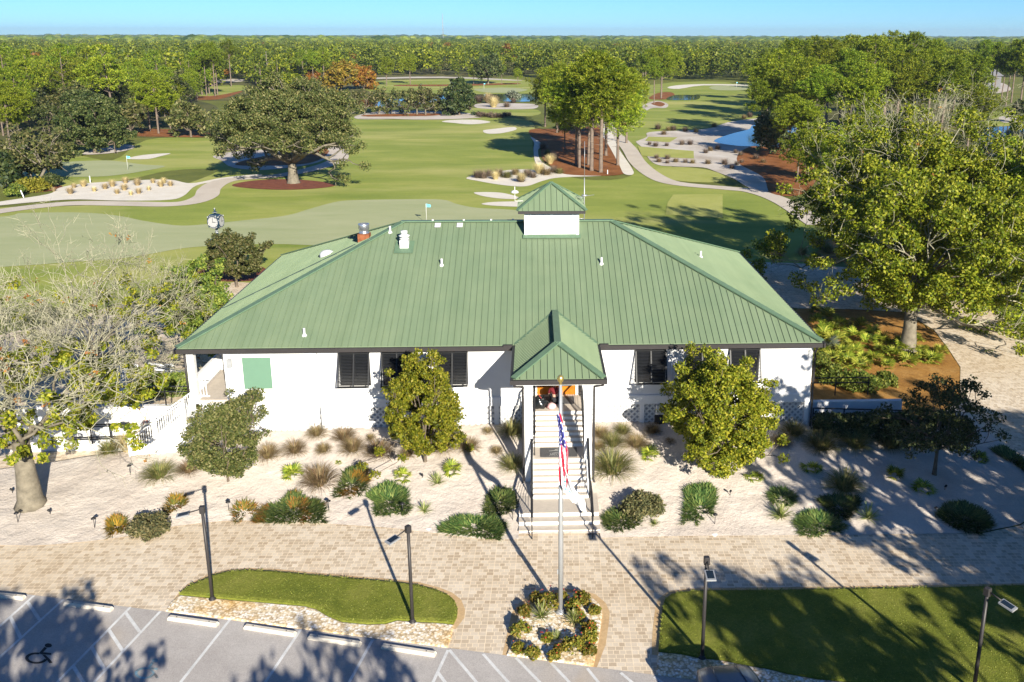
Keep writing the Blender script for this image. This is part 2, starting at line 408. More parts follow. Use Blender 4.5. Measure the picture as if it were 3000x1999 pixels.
M['lf_shade'] = L('deep_green_leaves', (.035,.055,.018),(.065,.09,.026),(.10,.12,.038),(.15,.15,.06))
M['lf_hedge'] = L('hedge_leaves', (.07,.11,.018),(.12,.17,.025),(.19,.23,.035),(.27,.28,.05))
M['lf_juniper'] = L('juniper_sprays', (.035,.07,.018),(.07,.12,.030),(.12,.175,.042),(.21,.23,.065), trans=.15)
M['lf_juniper_bronze'] = L('bronzed_juniper_sprays', (.09,.105,.022),(.14,.15,.028),(.22,.17,.035),(.38,.15,.035), trans=.15)
M['lf_juniper_gold'] = L('golden_juniper_sprays', (.10,.10,.02),(.20,.16,.025),(.34,.20,.03),(.42,.22,.03), trans=.2)
M['lf_tan'] = L('dry_grass_blades', (.17,.11,.055),(.27,.185,.095),(.38,.27,.15),(.21,.18,.07), trans=.2, objvar=.15)
M['lf_greentan'] = L('green_and_tan_grass_blades', (.10,.115,.03),(.19,.18,.055),(.32,.24,.11),(.15,.165,.045), trans=.2, objvar=.15)
M['lf_purple'] = L('purple_muhly_grass', (.13,.09,.08),(.20,.13,.12),(.26,.18,.14),(.16,.14,.06), trans=.2)
M['lf_wheat'] = L('wheat_grass_blades', (.42,.32,.15),(.55,.43,.22),(.62,.50,.28), trans=.2)
M['lf_palm'] = L('palmetto_fans', (.12,.17,.015),(.21,.26,.022),(.32,.34,.035),(.44,.43,.07))
M['lf_yucca'] = L('yucca_blades', (.13,.18,.035),(.23,.27,.06),(.38,.38,.16),(.55,.52,.27), trans=.15)
M['lf_rosemary'] = L('grey_green_sprigs', (.08,.09,.04),(.13,.14,.06),(.19,.18,.075),(.25,.21,.095))
M['lf_rose'] = L('rose_shrub_leaves', (.09,.105,.012),(.16,.165,.02),(.23,.205,.03),(.30,.20,.04))
M['lf_flower'] = L('red_blooms', (.40,.02,.03),(.5,.06,.03))
M['lf_silver'] = L('silver_palm_fans', (.20,.23,.16),(.28,.31,.22))
M['forest'] = L('forest_foliage', (.05,.085,.010),(.095,.14,.014),(.155,.20,.020),(.23,.26,.032))

# ------------------------------------------------------------------ setting: ground sheets
def catmull(pts, closed=True, n=5):
    P = [np.array(p, float) for p in pts]; N = len(P); out = []
    rng_ = range(N) if closed else range(N-1)
    for i in rng_:
        p0, p1, p2, p3 = (P[(i-1) % N], P[i], P[(i+1) % N], P[(i+2) % N]) if closed else (P[max(i-1,0)], P[i], P[i+1], P[min(i+2,N-1)])
        for k in range(n):
            t = k/n
            out.append(.5*((2*p1)+(-p0+p2)*t+(2*p0-5*p1+4*p2-p3)*t*t+(-p0+3*p1-3*p2+p3)*t**3))
    if not closed: out.append(P[-1])
    return out
def sheet(name, loop, z, mat, kind='structure', label=None):
    pts = [Vector((p[0], p[1], 0)) for p in loop]
    tris = tessellate_polygon([pts])
    me = bpy.data.meshes.new(name)
    fs = []
    for t in tris:
        a, b, c = (pts[i] for i in t)
        fs.append(tuple(t) if (b-a).cross(c-a).z > 0 else tuple(reversed(t)))
    me.from_pydata([(p.x, p.y, z) for p in pts], [], fs); me.materials.append(mat); me.update()
    o = link(name, me); return setp(o, label, None, None, kind)
def patch(name, F, z, mat, n=5, smooth=True):
    pts = catmull(F, True, n) if smooth else F
    return sheet(name, [gz(u, v, 0) for u, v in pts], z, mat)
def strip(name, F, width, z, mat, n=6):
    """a path of constant width along a pixel centreline"""
    pts = [gz(u, v, 0)[:2] for u, v in catmull(F, False, n)]
    Lf, Rt = [], []
    for i, p in enumerate(pts):
        d = pts[min(i+1, len(pts)-1)]-pts[max(i-1, 0)]; d = d/np.linalg.norm(d); nrm = np.array([-d[1], d[0]])
        Lf.append(p+nrm*width/2); Rt.append(p-nrm*width/2)
    return sheet(name, Lf+Rt[::-1], z, mat)

# base ground sheet to the horizon
sheet('ground', [(-9000,-400),(9000,-400),(9000,12000),(-9000,12000)], -.02, M['ground'])
# woodland floor behind and beside the golf course
sheet('woodland_floor', [(-5000,260),(-45,250),(0,420),(40,520),(160,560),(200,380),(240,560),(330,520),(5000,300),(5000,9000),(-5000,9000)], .02, M['woods'])
patch('woodland_floor', [(-300,440),(0,432),(150,440),(240,420),(360,405),(600,395),(640,330),(600,300),(400,270),(0,250),(-300,250)], .012, M['woods'])
patch('woodland_floor', [(2230,330),(2330,290),(2600,285),(2860,330),(2850,420),(2700,470),(2400,470),(2260,420)], .012, M['woods'])
# fairways
patch('fairway', [(330,470),(430,410),(600,405),(760,420),(960,345),(1100,350),(1300,350),(1450,345),(1560,360),(1560,420),(1580,480),(1700,525),(1850,515),(1830,430),(1830,330),(1900,250),(2210,248),(2235,330),(2240,380),(2100,380),(1960,520),(2200,560),(2300,600),(2420,700),(2440,772),(2100,800),(1500,800),(700,880),(560,1000),(200,900),(-200,900),(-200,640),(300,600),(480,560),(640,500),(500,500),(350,530),(60,560),(0,500),(200,455)], .0, M['fairway'], 4)
patch('fairway', [(1085,240),(1300,232),(1510,232),(1560,250),(1560,274),(1300,276),(1085,268)], .03, M['fairway'])
patch('fairway', [(1360,318),(1560,320),(1560,340),(1350,336)], .03, M['fairway'])
patch('fairway', [(575,258),(700,250),(715,262),(640,285),(580,280)], .03, M['fairway'])
patch('fairway', [(2880,330),(3050,335),(3050,372),(2890,366)], .03, M['fairway'])
patch('fairway', [(2890,470),(2950,470),(3050,485),(3050,560),(2960,540),(2900,520)], .03, M['fairway'])
# greens
patch('putting_green', [(-150,660),(25,634),(70,625),(245,624),(351,634),(421,648),(526,662),(614,657),(701,648),(800,638),(855,629),(908,613),(978,594),(1030,588),(1171,585),(1294,586),(1339,599),(1399,610),(1522,618),(1600,640),(1560,690),(1300,720),(1000,722),(800,716),(614,722),(526,730),(428,747),(300,762),(-150,780)], .03, M['green'])
patch('putting_green', [(-60,500),(53,488),(150,478),(238,473),(316,471),(368,476),(421,483),(484,488),(421,502),(333,515),(245,519),(105,517),(-60,520)], .03, M['green'])
patch('putting_green', [(1388,262),(1440,258),(1504,258),(1545,264),(1500,272),(1420,271)], .05, M['green'])
patch('putting_green', [(2078,258),(2100,252),(2190,251),(2205,257),(2180,264),(2110,265)], .03, M['green'])
# tees
patch('tee', [(1956,594),(1972,571),(2117,570),(2117,640),(1950,630)], .03, M['tee'], 1, False)
patch('tee', [(1905,500),(1985,490),(2080,500),(2125,520),(2090,535),(2000,532),(1940,522)], .03, M['tee'])
patch('tee', [(1900,402),(1985,404),(1962,418),(1890,414)], .08, M['tee'], 1, False)
patch('tee', [(1868,430),(1935,436),(2032,444),(2033,466),(1935,462),(1880,458)], .08, M['tee'], 1, False)
# bunkers
for F in ([(1388,566),(1416,564),(1469,566),(1511,576),(1524,584),(1469,583),(1416,576)], [(1411,599),(1434,594),(1480,592),(1530,593),(1530,606),(1451,604)],
          [(1294,357),(1329,352),(1399,352),(1437,359),(1381,365),(1329,361)], [(1416,383),(1451,378),(1504,373),(1511,381),(1469,391),(1427,392)],
          [(372,466),(421,455),(498,450),(473,458),(431,467)]):
    patch('bunker', F, .04, M['bunker'])
patch('bunker', [(-60,606),(0,592),(140,570),(175,551),(245,539),(350,532),(490,527),(560,538),(650,522),(755,512),(757,517),(650,530),(575,545),(538,575),(490,587),(350,589),(200,586),(0,603),(-60,612)], .04, M['bunker'])
patch('bunker', [(1366,523),(1400,512),(1450,505),(1525,497),(1640,505),(1769,515),(1640,521),(1590,531),(1545,546),(1500,546),(1450,540),(1400,531)], .035, M['bunker'])
# waste sand
patch('waste_sand', [(1903,388),(2011,383),(2081,376),(2134,359),(2218,348),(2300,350),(2330,420),(2300,520),(2240,565),(2190,549),(2150,525),(2100,505),(2060,492),(1985,489),(1930,485),(1902,468),(1885,437),(1864,418),(1872,412),(1895,402)], .05, M['dirt_sand'])
patch('waste_sand', [(1757,383),(1786,383),(1815,440),(1857,506),(1829,511),(1812,480),(1785,430)], .06, M['bunker'])
patch('waste_sand', [(1395,306),(1450,303),(1565,306),(1565,319),(1480,321),(1400,317)], .05, M['dirt_sand'])
patch('waste_sand', [(1050,338),(1150,325),(1330,330),(1400,338),(1330,350),(1200,349),(1055,350)], .05, M['dirt_sand'])
patch('waste_sand', [(242,450),(290,436),(355,425),(390,427),(388,437),(330,449),(260,454)], .05, M['dirt_sand'])
patch('waste_sand', [(624,459),(670,447),(760,440),(900,432),(965,430),(968,455),(930,477),(850,492),(760,499),(680,491),(650,472)], .035, M['dirt_sand'])
patch('waste_sand', [(1093,228),(1300,225),(1506,234),(1506,237),(1300,229),(1093,232)], .05, M['dirt_sand'], 3)
patch('waste_sand', [(1955,258),(1980,251),(2060,247),(2200,249),(2200,252),(2060,251),(1990,261)], .05, M['bunker'], 3)
patch('waste_sand', [(1893,305),(1925,296),(1956,305),(1950,317),(1905,319),(1870,345),(1875,320)], .05, M['dirt_sand'])
patch('waste_sand', [(580,236),(700,232),(705,240),(590,244)], .05, M['dirt_sand'])
patch('waste_sand', [(2860,262),(2870,240),(2940,245),(2960,265),(2900,275)], .05, M['dirt_sand'])
patch('waste_sand', [(2928,343),(2985,340),(2995,356),(2940,360)], .05, M['dirt_sand'])
patch('waste_sand', [(1555,402),(1590,425),(1577,440),(1580,464),(1595,481),(1620,495),(1640,508),(1600,500),(1570,480),(1563,440),(1565,420)], .06, M['bunker'])
# pine straw
patch('pine_straw', [(1555,380),(1560,404),(1595,425),(1585,440),(1588,464),(1605,481),(1630,497),(1660,512),(1769,516),(1829,509),(1815,480),(1790,430),(1780,385),(1843,362),(1750,370),(1640,378)], .045, M['straw'])
patch('pine_straw', [(2195,432),(2330,420),(2400,500),(2350,570),(2260,568),(2235,520),(2160,475)], .06, M['straw'])
patch('pine_straw', [(361,383),(450,378),(603,388),(603,402),(500,402),(380,398)], .04, M['straw'])
patch('pine_straw', [(880,440),(955,432),(962,448),(930,472),(860,484),(700,486),(720,470)], .045, M['straw'])
patch('pine_straw', [(1902,290),(1925,274),(1965,271),(1976,282),(1950,292)], .07, M['straw'])
patch('pine_straw', [(1908,305),(1930,299),(1948,306),(1935,313)], .07, M['straw'])
patch('pine_straw', [(1171,249),(1330,248),(1506,244),(1506,248),(1330,253),(1171,253)], .06, M['straw'], 3)
patch('pine_straw', [(1080,337),(1270,333),(1270,340),(1080,343)], .07, M['straw'], 3)
patch('pine_straw', [(570,284),(640,280),(700,268),(705,272),(640,292),(575,292)], .06, M['straw'], 3)
patch('pine_straw', [(2395,740),(2440,700),(2500,705),(2480,760),(2420,776)], .03, M['bedstraw'])
patch('pine_straw', [(-50,500),(60,560),(150,560),(180,545),(60,530),(20,505)], .03, M['mulch'])
# water
patch('pond', [(1012,300),(1100,290),(1290,280),(1400,277),(1560,277),(1562,296),(1486,298),(1392,293),(1290,298),(1180,311),(1030,313)], .04, M['water'])
patch('pond', [(2092,415),(2137,395),(2194,380),(2215,367),(2330,370),(2330,420),(2290,432),(2215,430),(2155,428)], .07, M['water'])
patch('pond', [(1952,292),(1976,280),(2025,279),(2050,281),(2043,292),(1997,294)], .08, M['water'])
patch('pond', [(2860,385),(2905,374),(3050,376),(3080,480),(2990,474),(2930,462),(2860,450)], .04, M['water'])
# mulch rings
patch('mulch_ring', [(679,544),(735,531),(831,526),(930,532),(982,544),(930,553),(831,557),(735,553)], .045, M['mulch'])
patch('mulch_ring', [(537,820),(575,790),(640,775),(760,780),(790,815),(700,826)], .03, M['mulch'])
# cart paths
strip('cart_path', [(-120,644),(0,620),(196,598),(368,598),(491,600),(561,593),(603,576),(613,556),(640,537),(684,526),(754,521),(820,515),(890,502),(960,483),(993,466),(992,446),(975,430)], 2.9, .05, M['path'])
strip('cart_path', [(1780,360),(1795,386),(1830,422),(1848,444),(1869,477),(1905,508),(1950,531),(2011,542.5),(2134,553),(2215,563),(2300,595),(2400,660)], 2.7, .055, M['path'])
strip('cart_path', [(1055,347),(1130,347),(1230,350),(1340,348),(1400,344)], 3.2, .09, M['path'])
# paved plaza and drive (one sheet), asphalt lot, lawn islands
plaza = [(-500,1500),(0,1500),(400,1500),(800,1480),(1300,1500),(1800,1500),(2300,1500),(2700,1500),(2866,1565),(2990,1540),(3070,1480),(3060,1410),(2937,1302),(2877,1260),(2812,1155),(2814,1076),(2779,1023),(2737,967),(2650,915),(2498,906),(2340,904),(2250,890),(2150,800),(2190,767),(2340,772),(2430,780),(2700,800),(2850,880),(2937,929),(3000,992),(3120,1100),(3200,1300),(3300,1700),(3500,2200),(-600,2200)]
sheet('plaza', [gz(u, v) for u, v in plaza], .004, M['pavers'])
sheet('patio', [(-22,-1.2),(-3,-1.0),(2,-.5),(2,30),(-8,33),(-12,30),(-22,16)], .006, M['pavers'])
lot = [(-600,1660),(0,1732),(484,1793),(1311,1899),(1490,1922),(1738,1955),(1923,1979),(2400,2041),(3500,2190),(3500,2600),(-900,2600)]
sheet('parking_lot', [gz(u, v) for u, v in lot], .008, M['asphalt'])
isl1 = [(526,1745),(561,1719),(624,1691),(666,1680),(719,1676),(800,1679),(890,1687.5),(1031,1700),(1153,1710),(1223.5,1719),(1276,1733),(1311,1747),(1332,1765),(1341,1789),(1339,1810),(1329,1831)]
low1 = [(1276,1826),(1223,1824),(1164,1819),(1129,1829),(1076,1831),(1002,1824),(960,1807),(925,1786),(890,1777),(750,1765),(666,1758)]
def raised(name, F, h, mat, smooth=False, n=4, ins=.12):
    """a low raised bed with a rounded shoulder"""
    pts = catmull(F, True, n) if smooth else F
    P = [gz(u, v)[:2] for u, v in pts]
    c = sum(P)/len(P)
    A = sum(P[i][0]*P[(i+1)%len(P)][1]-P[(i+1)%len(P)][0]*P[i][1] for i in range(len(P)))
    if A < 0: P = P[::-1]
    inn = []
    for i in range(len(P)):
        d = P[(i+1)%len(P)]-P[i-1]; d = d/np.linalg.norm(d); inn.append(P[i]+np.array([-d[1], d[0]])*ins)
    k = len(P); vs = [(p[0],p[1],.002) for p in P]+[(p[0],p[1],h*.7) for p in P]+[(p[0],p[1],h) for p in inn]
    fs = []
    for q in range(2):
        for i in range(k): j = (i+1)%k; fs.append((q*k+i,q*k+j,q*k+k+j,q*k+k+i))
    tr = tessellate_polygon([[Vector((p[0],p[1],0)) for p in inn]])
    for t in tr:
        a, b, cc = (Vector((inn[i][0],inn[i][1],0)) for i in t)
        t = tuple(t) if (b-a).cross(cc-a).z > 0 else tuple(reversed(t))
        fs.append(tuple(2*k+i for i in t))
    o = MB().add(vs, fs).build(name, mat); return setp(o, kind='structure')
raised('lawn', isl1+low1, .12, M['lawn'])
raised('gravel_bed', [(526,1747)]+[(u, v+2) for u, v in low1[::-1]]+[(1329,1833),(1322,1870),(1311,1899),(1094,1871),(722,1822),(486,1792),(500,1768)], .05, M['pebbles'], ins=.05)
raised('gravel_bed', [(1485,1921),(1513,1835),(1520,1800),(1538,1775),(1559,1758),(1597,1747),(1653,1738),(1695.5,1740),(1731,1751),(1755,1772),(1765,1796),(1762,1821),(1752,1887),(1738,1954)], .05, M['pebbles'], ins=.05)
isl3 = [(1929,1912),(1934,1852),(1941,1786),(1948,1761),(1969,1745),(2011,1738),(2064,1735),(2250,1734),(2495,1730),(2800,1725),(3300,1712),(3500,2080),(2600,2010),(2396,1992),(2305,1976),(2250,1962),(2169,1948),(2116,1936),(2053,1931),(1994,1918)]
raised('lawn', isl3, .12, M['lawn'])
raised('gravel_bed', [(1929,1914),(1994,1920),(2053,1933),(2116,1938),(2169,1950),(2250,1964),(2305,1978),(2396,1994),(2600,2014),(2700,2078),(2400,2039),(1922,1978)], .05, M['pebbles'], ins=.05)
def turf(F, seed, dens=330):
    P = [gz(u, v)[:2] for u, v in F]; A = np.array(P); lo, hi = A.min(0), A.max(0); lo = np.maximum(lo, [-5,-26]); hi = np.minimum(hi, [40,0])
    rg = np.random.default_rng(seed); X = rg.uniform(lo, hi, (int(dens*np.prod(hi-lo)), 2)); c = np.zeros(len(X), bool); n = len(P)
    for i in range(n):
        x0, y0 = P[i]; x1, y1 = P[(i+1) % n]; c ^= ((y0 > X[:,1]) != (y1 > X[:,1])) & (X[:,0] < (x1-x0)*(X[:,1]-y0)/(y1-y0+1e-12)+x0)
    X = X[c]; m = len(X); az = rg.uniform(0,2*PI,m); h_ = rg.uniform(.015,.04,m); w_ = rg.uniform(.012,.028,m); ln = rg.normal(0,.04,(m,2))
    b0 = np.c_[X, np.full(m,.10)]; s_ = np.c_[np.cos(az)*w_, np.sin(az)*w_, np.zeros(m)]; t_ = np.c_[ln, h_]
    V = np.stack([b0-s_, b0+s_, b0+s_*.4+t_, b0-s_*.4+t_], 1).reshape(-1,3)
    o = link('grass', np_mesh('grass', V, np.arange(len(V)).reshape(-1,4), [M['blades']])); setp(o, 'short turf on the lawn islands', 'grass', None, 'stuff')
M['blades'] = L('turf_blades', (.19,.225,.032),(.23,.26,.038),(.28,.295,.05),(.34,.33,.08), trans=.3, objvar=.02)
turf(isl1+low1, 5); turf(isl3, 6)
# dark edging beside the left gravel bed
def border(F, w_, mat, z=.007):
    P = [gz(u, v)[:2] for u, v in F]
    A = sum(P[i][0]*P[(i+1)%len(P)][1]-P[(i+1)%len(P)][0]*P[i][1] for i in range(len(P)))
    if A < 0: P = P[::-1]
    O = []
    for i in range(len(P)):
        d = P[(i+1)%len(P)]-P[i-1]; d = d/np.linalg.norm(d); O.append(P[i]+np.array([d[1], -d[0]])*w_)
    k = len(P); mb = MB(); mb.add([(p[0],p[1],z) for p in P+O], [(i,i+k,(i+1)%k+k,(i+1)%k) for i in range(k)])
    return setp(mb.build('paving_edge', mat), kind='structure')
M['edge'] = ground_mat('orange_tan_paving_edge', [(.3,(.52,.34,.17)),(.7,(.68,.49,.28))], 1.2, (9,.35), bmp=.4, bscale=8)
border(isl1+low1, .26, M['edge']); border(isl3, .26, M['edge'])
border([(1485,1921),(1513,1835),(1520,1800),(1538,1775),(1559,1758),(1597,1747),(1653,1738),(1695.5,1740),(1731,1751),(1755,1772),(1765,1796),(1762,1821),(1752,1887),(1738,1954)], .26, M['edge'])
# painted parking lines
def pline(a, b, w=.10, mat='paint', name='parking_line', z=.012):
    p = gz(*a)[:2]; q = gz(*b)[:2]; d = (q-p)/np.linalg.norm(q-p); n = np.array([-d[1], d[0]])*w/2
    return sheet(name, [p-n, q-n, q+n, p+n], z, M[mat])
def ext(a, b, k=2.2): return (a[0]+(b[0]-a[0])*k, a[1]+(b[1]-a[1])*k)
for a, b in [((100,1746),(0,1835)),((186,1757),(0,1926)),((382,1780),(168,1999)),((470,1792),(277,1999)),((675,1815),(530,1999)),((881.5,1845),(778,1999)),((1092,1875),(1023.5,1999)),((1313,1905),(1269,1999))]:
    pline(a, ext(a, b, 1.6))
for a, b in [((1316,1905),(1395,1999)),((1415,1917),(1488,1999)),((1511,1928),(1580,1999)),((1613,1942),(1667,1999)),((1720,1959),(1752,1999)),((1818,1972),(1850,1999)),((1916,1984),(1937,1999))]:
    pline(a, ext(a, b, 1.3), z=.016)
for a, b in [((81,1765),(116,1817)),((30,1808),(61,1870)),((368,1796),(409,1852)),((319,1847),(359.5,1908)),((268,1896),(309,1968)),((214,1952),(250,2010)),((1283,1972),(1310,2008))]:
    pline(a, b, .11, z=.016)
def wheelchair(u0, v0, u1, v1, mat, z):
    """painted disabled-bay symbol: head, trunk, seat and the open ring of the wheel"""
    def q(x, y): return gz(u0+(u1-u0)*x, v0+(v1-v0)*y)[:2]
    mb = MB()
    def poly(pts):
        pts = [q(*p) for p in pts]; V = [Vector((p[0],p[1],0)) for p in pts]
        fs = []
        for t in tessellate_polygon([V]):
            a, b, c = (V[i] for i in t); fs.append(tuple(t) if (b-a).cross(c-a).z > 0 else tuple(reversed(t)))
        mb.add([(p[0],p[1],z) for p in pts], fs)
    poly([(.84+.13*math.cos(t), .10+.10*math.sin(t)) for t in np.linspace(0,2*PI,14)[:-1]])
    poly([(.70,.17),(.80,.22),(.66,.42),(.95,.46),(.94,.55),(.60,.52),(.50,.48)])
    poly([(.62,.53),(.74,.55),(.93,.80),(.99,.92),(.88,.95),(.80,.80)])
    ring = [(.42+.40*math.cos(t), .70+.27*math.sin(t)) for t in np.linspace(.2,5.0,26)]
    rin = [(.42+.28*math.cos(t), .70+.18*math.sin(t)) for t in np.linspace(.2,5.0,26)]
    for i in range(25): poly([ring[i], ring[i+1], rin[i+1], rin[i]])
    return setp(mb.build('disabled_bay_symbol', M[mat]), kind='structure')
wheelchair(72,1886,155,1948,'blackpaint',.012)
wheelchair(393,1930,466,1992,'bluepaint',.012)

# sand garden mound (grid clipped to the bed outline)
gardenF = [(-500,1612),(0,1600),(100,1601),(166,1597),(270,1587),(382,1573),(480,1550),(574,1536),(660,1529),(752,1527),(860,1531),(956,1536),(1060,1543),(1147,1549),(1280,1565),(1402,1581),(1520,1582),(1519,1570),(1757,1567),(1760,1578),(2000,1573),(2294,1571),(2600,1568),(2866,1564),(2990,1538),(3070,1480),(3060,1410),(2937,1302),(2877,1260),(2812,1175)]
gpts = [gz(u, v)[:2] for u, v in gardenF]
gpts += [np.array(p) for p in [(36.5,2.5),(31.5,2.2),(29.9,2.2),(29.7,.6),(2.0,.6),(-.2,.6),(-1.2,-.3),(-3.2,-.55),(-9,-1.3),(-24,-3.0)]]
def dense(P, s=.45):
    out = []
    for i in range(len(P)):
        a, b = P[i], P[(i+1)%len(P)]; n = max(1, int(np.linalg.norm(b-a)/s))
        out += [a+(b-a)*k/n for k in range(n)]
    return out
def mound(name, P, mat, off, step=.24, amp=.055, seed=3):
    P = dense(P); rg = np.random.default_rng(seed)
    V = [Vector((p[0], p[1])) for p in P]; nb = len(V)
    xs = [p[0] for p in P]; ys = [p[1] for p in P]
    for x in np.arange(min(xs), max(xs), step):
        for y in np.arange(min(ys), max(ys), step):
            V.append(Vector((x+rg.uniform(-.3,.3)*step, y+rg.uniform(-.3,.3)*step)))
    r = delaunay_2d_cdt(V, [], [list(range(nb))], 1, 1e-5)
    vv, ff = r[0], r[2]
    import mathutils
    vs = []
    for p in vv:
        n = mathutils.noise.noise(Vector((p.x*.9, p.y*.9, 1.3)))*amp + mathutils.noise.noise(Vector((p.x*2.6, p.y*2.6, 4.3)))*amp*.5
        e = min(1, max(0, (p.y-np.interp(p.x, _fx, _fy))/.6))
        vs.append((p.x, p.y, gh(p.x, p.y)+off+n*e))
    fs = []
    for f in ff:
        a, b, c = (Vector(vs[i]) for i in f[:3]); fs.append(tuple(f) if (b-a).cross(c-a).z > 0 else tuple(reversed(f)))
    mb = MB(); mb.add(vs, fs, 0, True)
    return setp(mb.build(name, mat), kind='structure')
import mathutils
mound('sand_garden', gpts, M['sand'], .03)
bed = [gz(u, v)[:2] for u, v in [(2340,906),(2498,908),(2650,917),(2735,969),(2777,1025),(2812,1078),(2810,1165)]]+[np.array(p) for p in [(36.5,2.5),(31.5,2.2),(29.9,2.2),(29.9,18)]]
mound('pine_straw_bed', bed, M['bedstraw'], .03, .6, .06)

# ------------------------------------------------------------------ clubhouse
ZE, HALF, TANP, W = 5.60, 9.29, 4.0/9.29, 30.0
ZR = ZE+HALF*TANP
house = thing('clubhouse', 'white single-storey clubhouse on a lattice base under a green standing-seam metal roof', 'clubhouse')
def rib_on(mb, p, q, nrm, w=.028, h=.038):
    p = Vector(p); q = Vector(q); nrm = Vector(nrm); off = nrm*(h/2)
    mb.bar(p+off, q+off, w, h, 0, nrm)
def hip_roof():
    mb = MB()
    A, B, C_, D_ = (0,0,ZE), (W,0,ZE), (W,2*HALF,ZE), (0,2*HALF,ZE)
    P, Q = (HALF,HALF,ZR), (W-HALF,HALF,ZR)
    lo = [(x, y, z-.14) for x, y, z in (A, B, C_, D_)]
    mb.add([A,B,C_,D_,P,Q]+lo, [(0,1,5,4),(1,2,5),(2,3,4,5),(3,0,4),(9,8,7,6),(0,6,7,1),(1,7,8,2),(2,8,9,3),(3,9,6,0)])
    c, s = math.cos(math.atan(TANP)), math.sin(math.atan(TANP))
    x = .2
    while x < W-.1:
        r = min(HALF, x, W-x)
        # the front plane stops at the porch valley
        y0 = -.01
        if 15.55 < x < 19.37: y0 = max(0, (1.91-abs(x-17.46))*1.02)
        # and at the cupola
        if r-.05 > y0:
            if 15.6 < x < 19.2 and r > 7.8: rib_on(mb, (x,y0,ZE+y0*TANP), (x,7.75,ZE+7.75*TANP), (0,-s,c))
            else: rib_on(mb, (x,y0,ZE+y0*TANP), (x,r-.06,ZE+(r-.06)*TANP), (0,-s,c))
        x += .305
    y = .2
    while y < 2*HALF:
        r = min(y, 2*HALF-y)
        if r > .1:
            rib_on(mb, (-.01,y,ZE), (r-.06,y,ZE+(r-.06)*TANP), (-s,0,c))
            rib_on(mb, (W+.01,y,ZE), (W-r+.06,y,ZE+(r-.06)*TANP), (s,0,c))
        y += .305
    return mb.build('roof', M['roof'], house)
roof = hip_roof()
cap = MB()
def capline(mb, p, q, w=.34):
    mb.bar(Vector(p)+Vector((0,0,.06)), Vector(q)+Vector((0,0,.06)), w, .06)
for p, q in [((HALF-.1,HALF,ZR),(15.9,HALF,ZR)), ((18.9,HALF,ZR),(W-HALF+.1,HALF,ZR)), ((0,0,ZE),(HALF,HALF,ZR)), ((W,0,ZE),(W-HALF,HALF,ZR)), ((0,2*HALF,ZE),(HALF,HALF,ZR)), ((W,2*HALF,ZE),(W-HALF,HALF,ZR))]:
    capline(cap, p, q)
cap.build('ridge_cap', M['roofcap'], roof)
g = MB()
for a, b in [((-.06,-.075,5.47),(15.42,-.075,5.47)), ((19.5,-.075,5.47),(W+.06,-.075,5.47)), ((-.075,-.14,5.47),(-.075,2*HALF,5.47)), ((W+.075,-.14,5.47),(W+.075,2*HALF,5.47)), ((-.1,2*HALF+.075,5.47),(W+.1,2*HALF+.075,5.47))]:
    g.bar(a, b, .13, .2)
g.box(15.0,15.42,-.155,.0,5.5,5.64); g.box(19.5,19.9,-.155,0,5.5,5.64)
g.build('gutter', M['bronze'], house)
soff = MB(); soff.box(.02,W-.02,.02,2*HALF-.02,5.36,5.44); soff.build('soffit', M['bronze'], house)
# walls
w = MB(); w.box(2.0,16.38,.35,18.2,2.9,5.36); w.box(18.56,29.7,.35,18.2,2.9,5.36); w.box(16.38,18.56,.55,18.2,2.9,5.36)
w.build('wall', M['white'], house)
b = MB()
b.box(1.98,16.36,.29,.36,2.45,2.9); b.box(18.58,29.73,.29,.36,2.45,2.9); b.box(29.69,29.76,.36,18.2,2.45,2.9)
b.box(1.98,16.36,.27,.29,2.82,2.87); b.box(18.58,29.73,.27,.29,2.82,2.87)
for x in (2.0, 6.45, 29.55): b.box(x-.04,x+.16,.325,.352,2.9,5.3)
b.build('trim_band', M['trim'], house)
bk = MB(); bk.box(.3,29.6,.5,18.0,-.05,2.44); bk.build('base_wall', M['latback'], house)
px = [2.1,5.4,8.4,11.5,14.6,16.25,18.75,21.6,24.5,27.3,29.6]
po = MB()
for x in px: po.box(x-.11,x+.11,.36,.47,.0,2.45)
po.box(2.1,16.3,.40,.46,1.05,1.16); po.box(18.7,29.6,.40,.46,1.25,1.34)
po.build('base_post', M['trim'], house)
def lattice(x0, x1, z0, z1):
    mb = MB(); sp = .20; h = z1-z0
    for sgn, yy in ((1,.44),(-1,.455)):
        k = -h
        while k < (x1-x0):
            a = max(k, 0); bb = min(k+h, x1-x0)
            if bb-a > .03:
                if sgn > 0: p = (x0+a, yy, z0+(a-k)); q = (x0+bb, yy, z0+(bb-k))
                else: p = (x0+a, yy, z1-(a-k)); q = (x0+bb, yy, z1-(bb-k))
                mb.bar(p, q, .045, .012, 0, (0,-1,0)) if False else mb.bar(p, q, .014, .085, 0)
            k += sp*1.414
    return mb
for i in range(len(px)-1):
    if 16 < px[i] < 18: continue
    lattice(px[i]+.11, px[i+1]-.11, 1.0, 2.45).build('lattice_panel', M['lattice'], house)
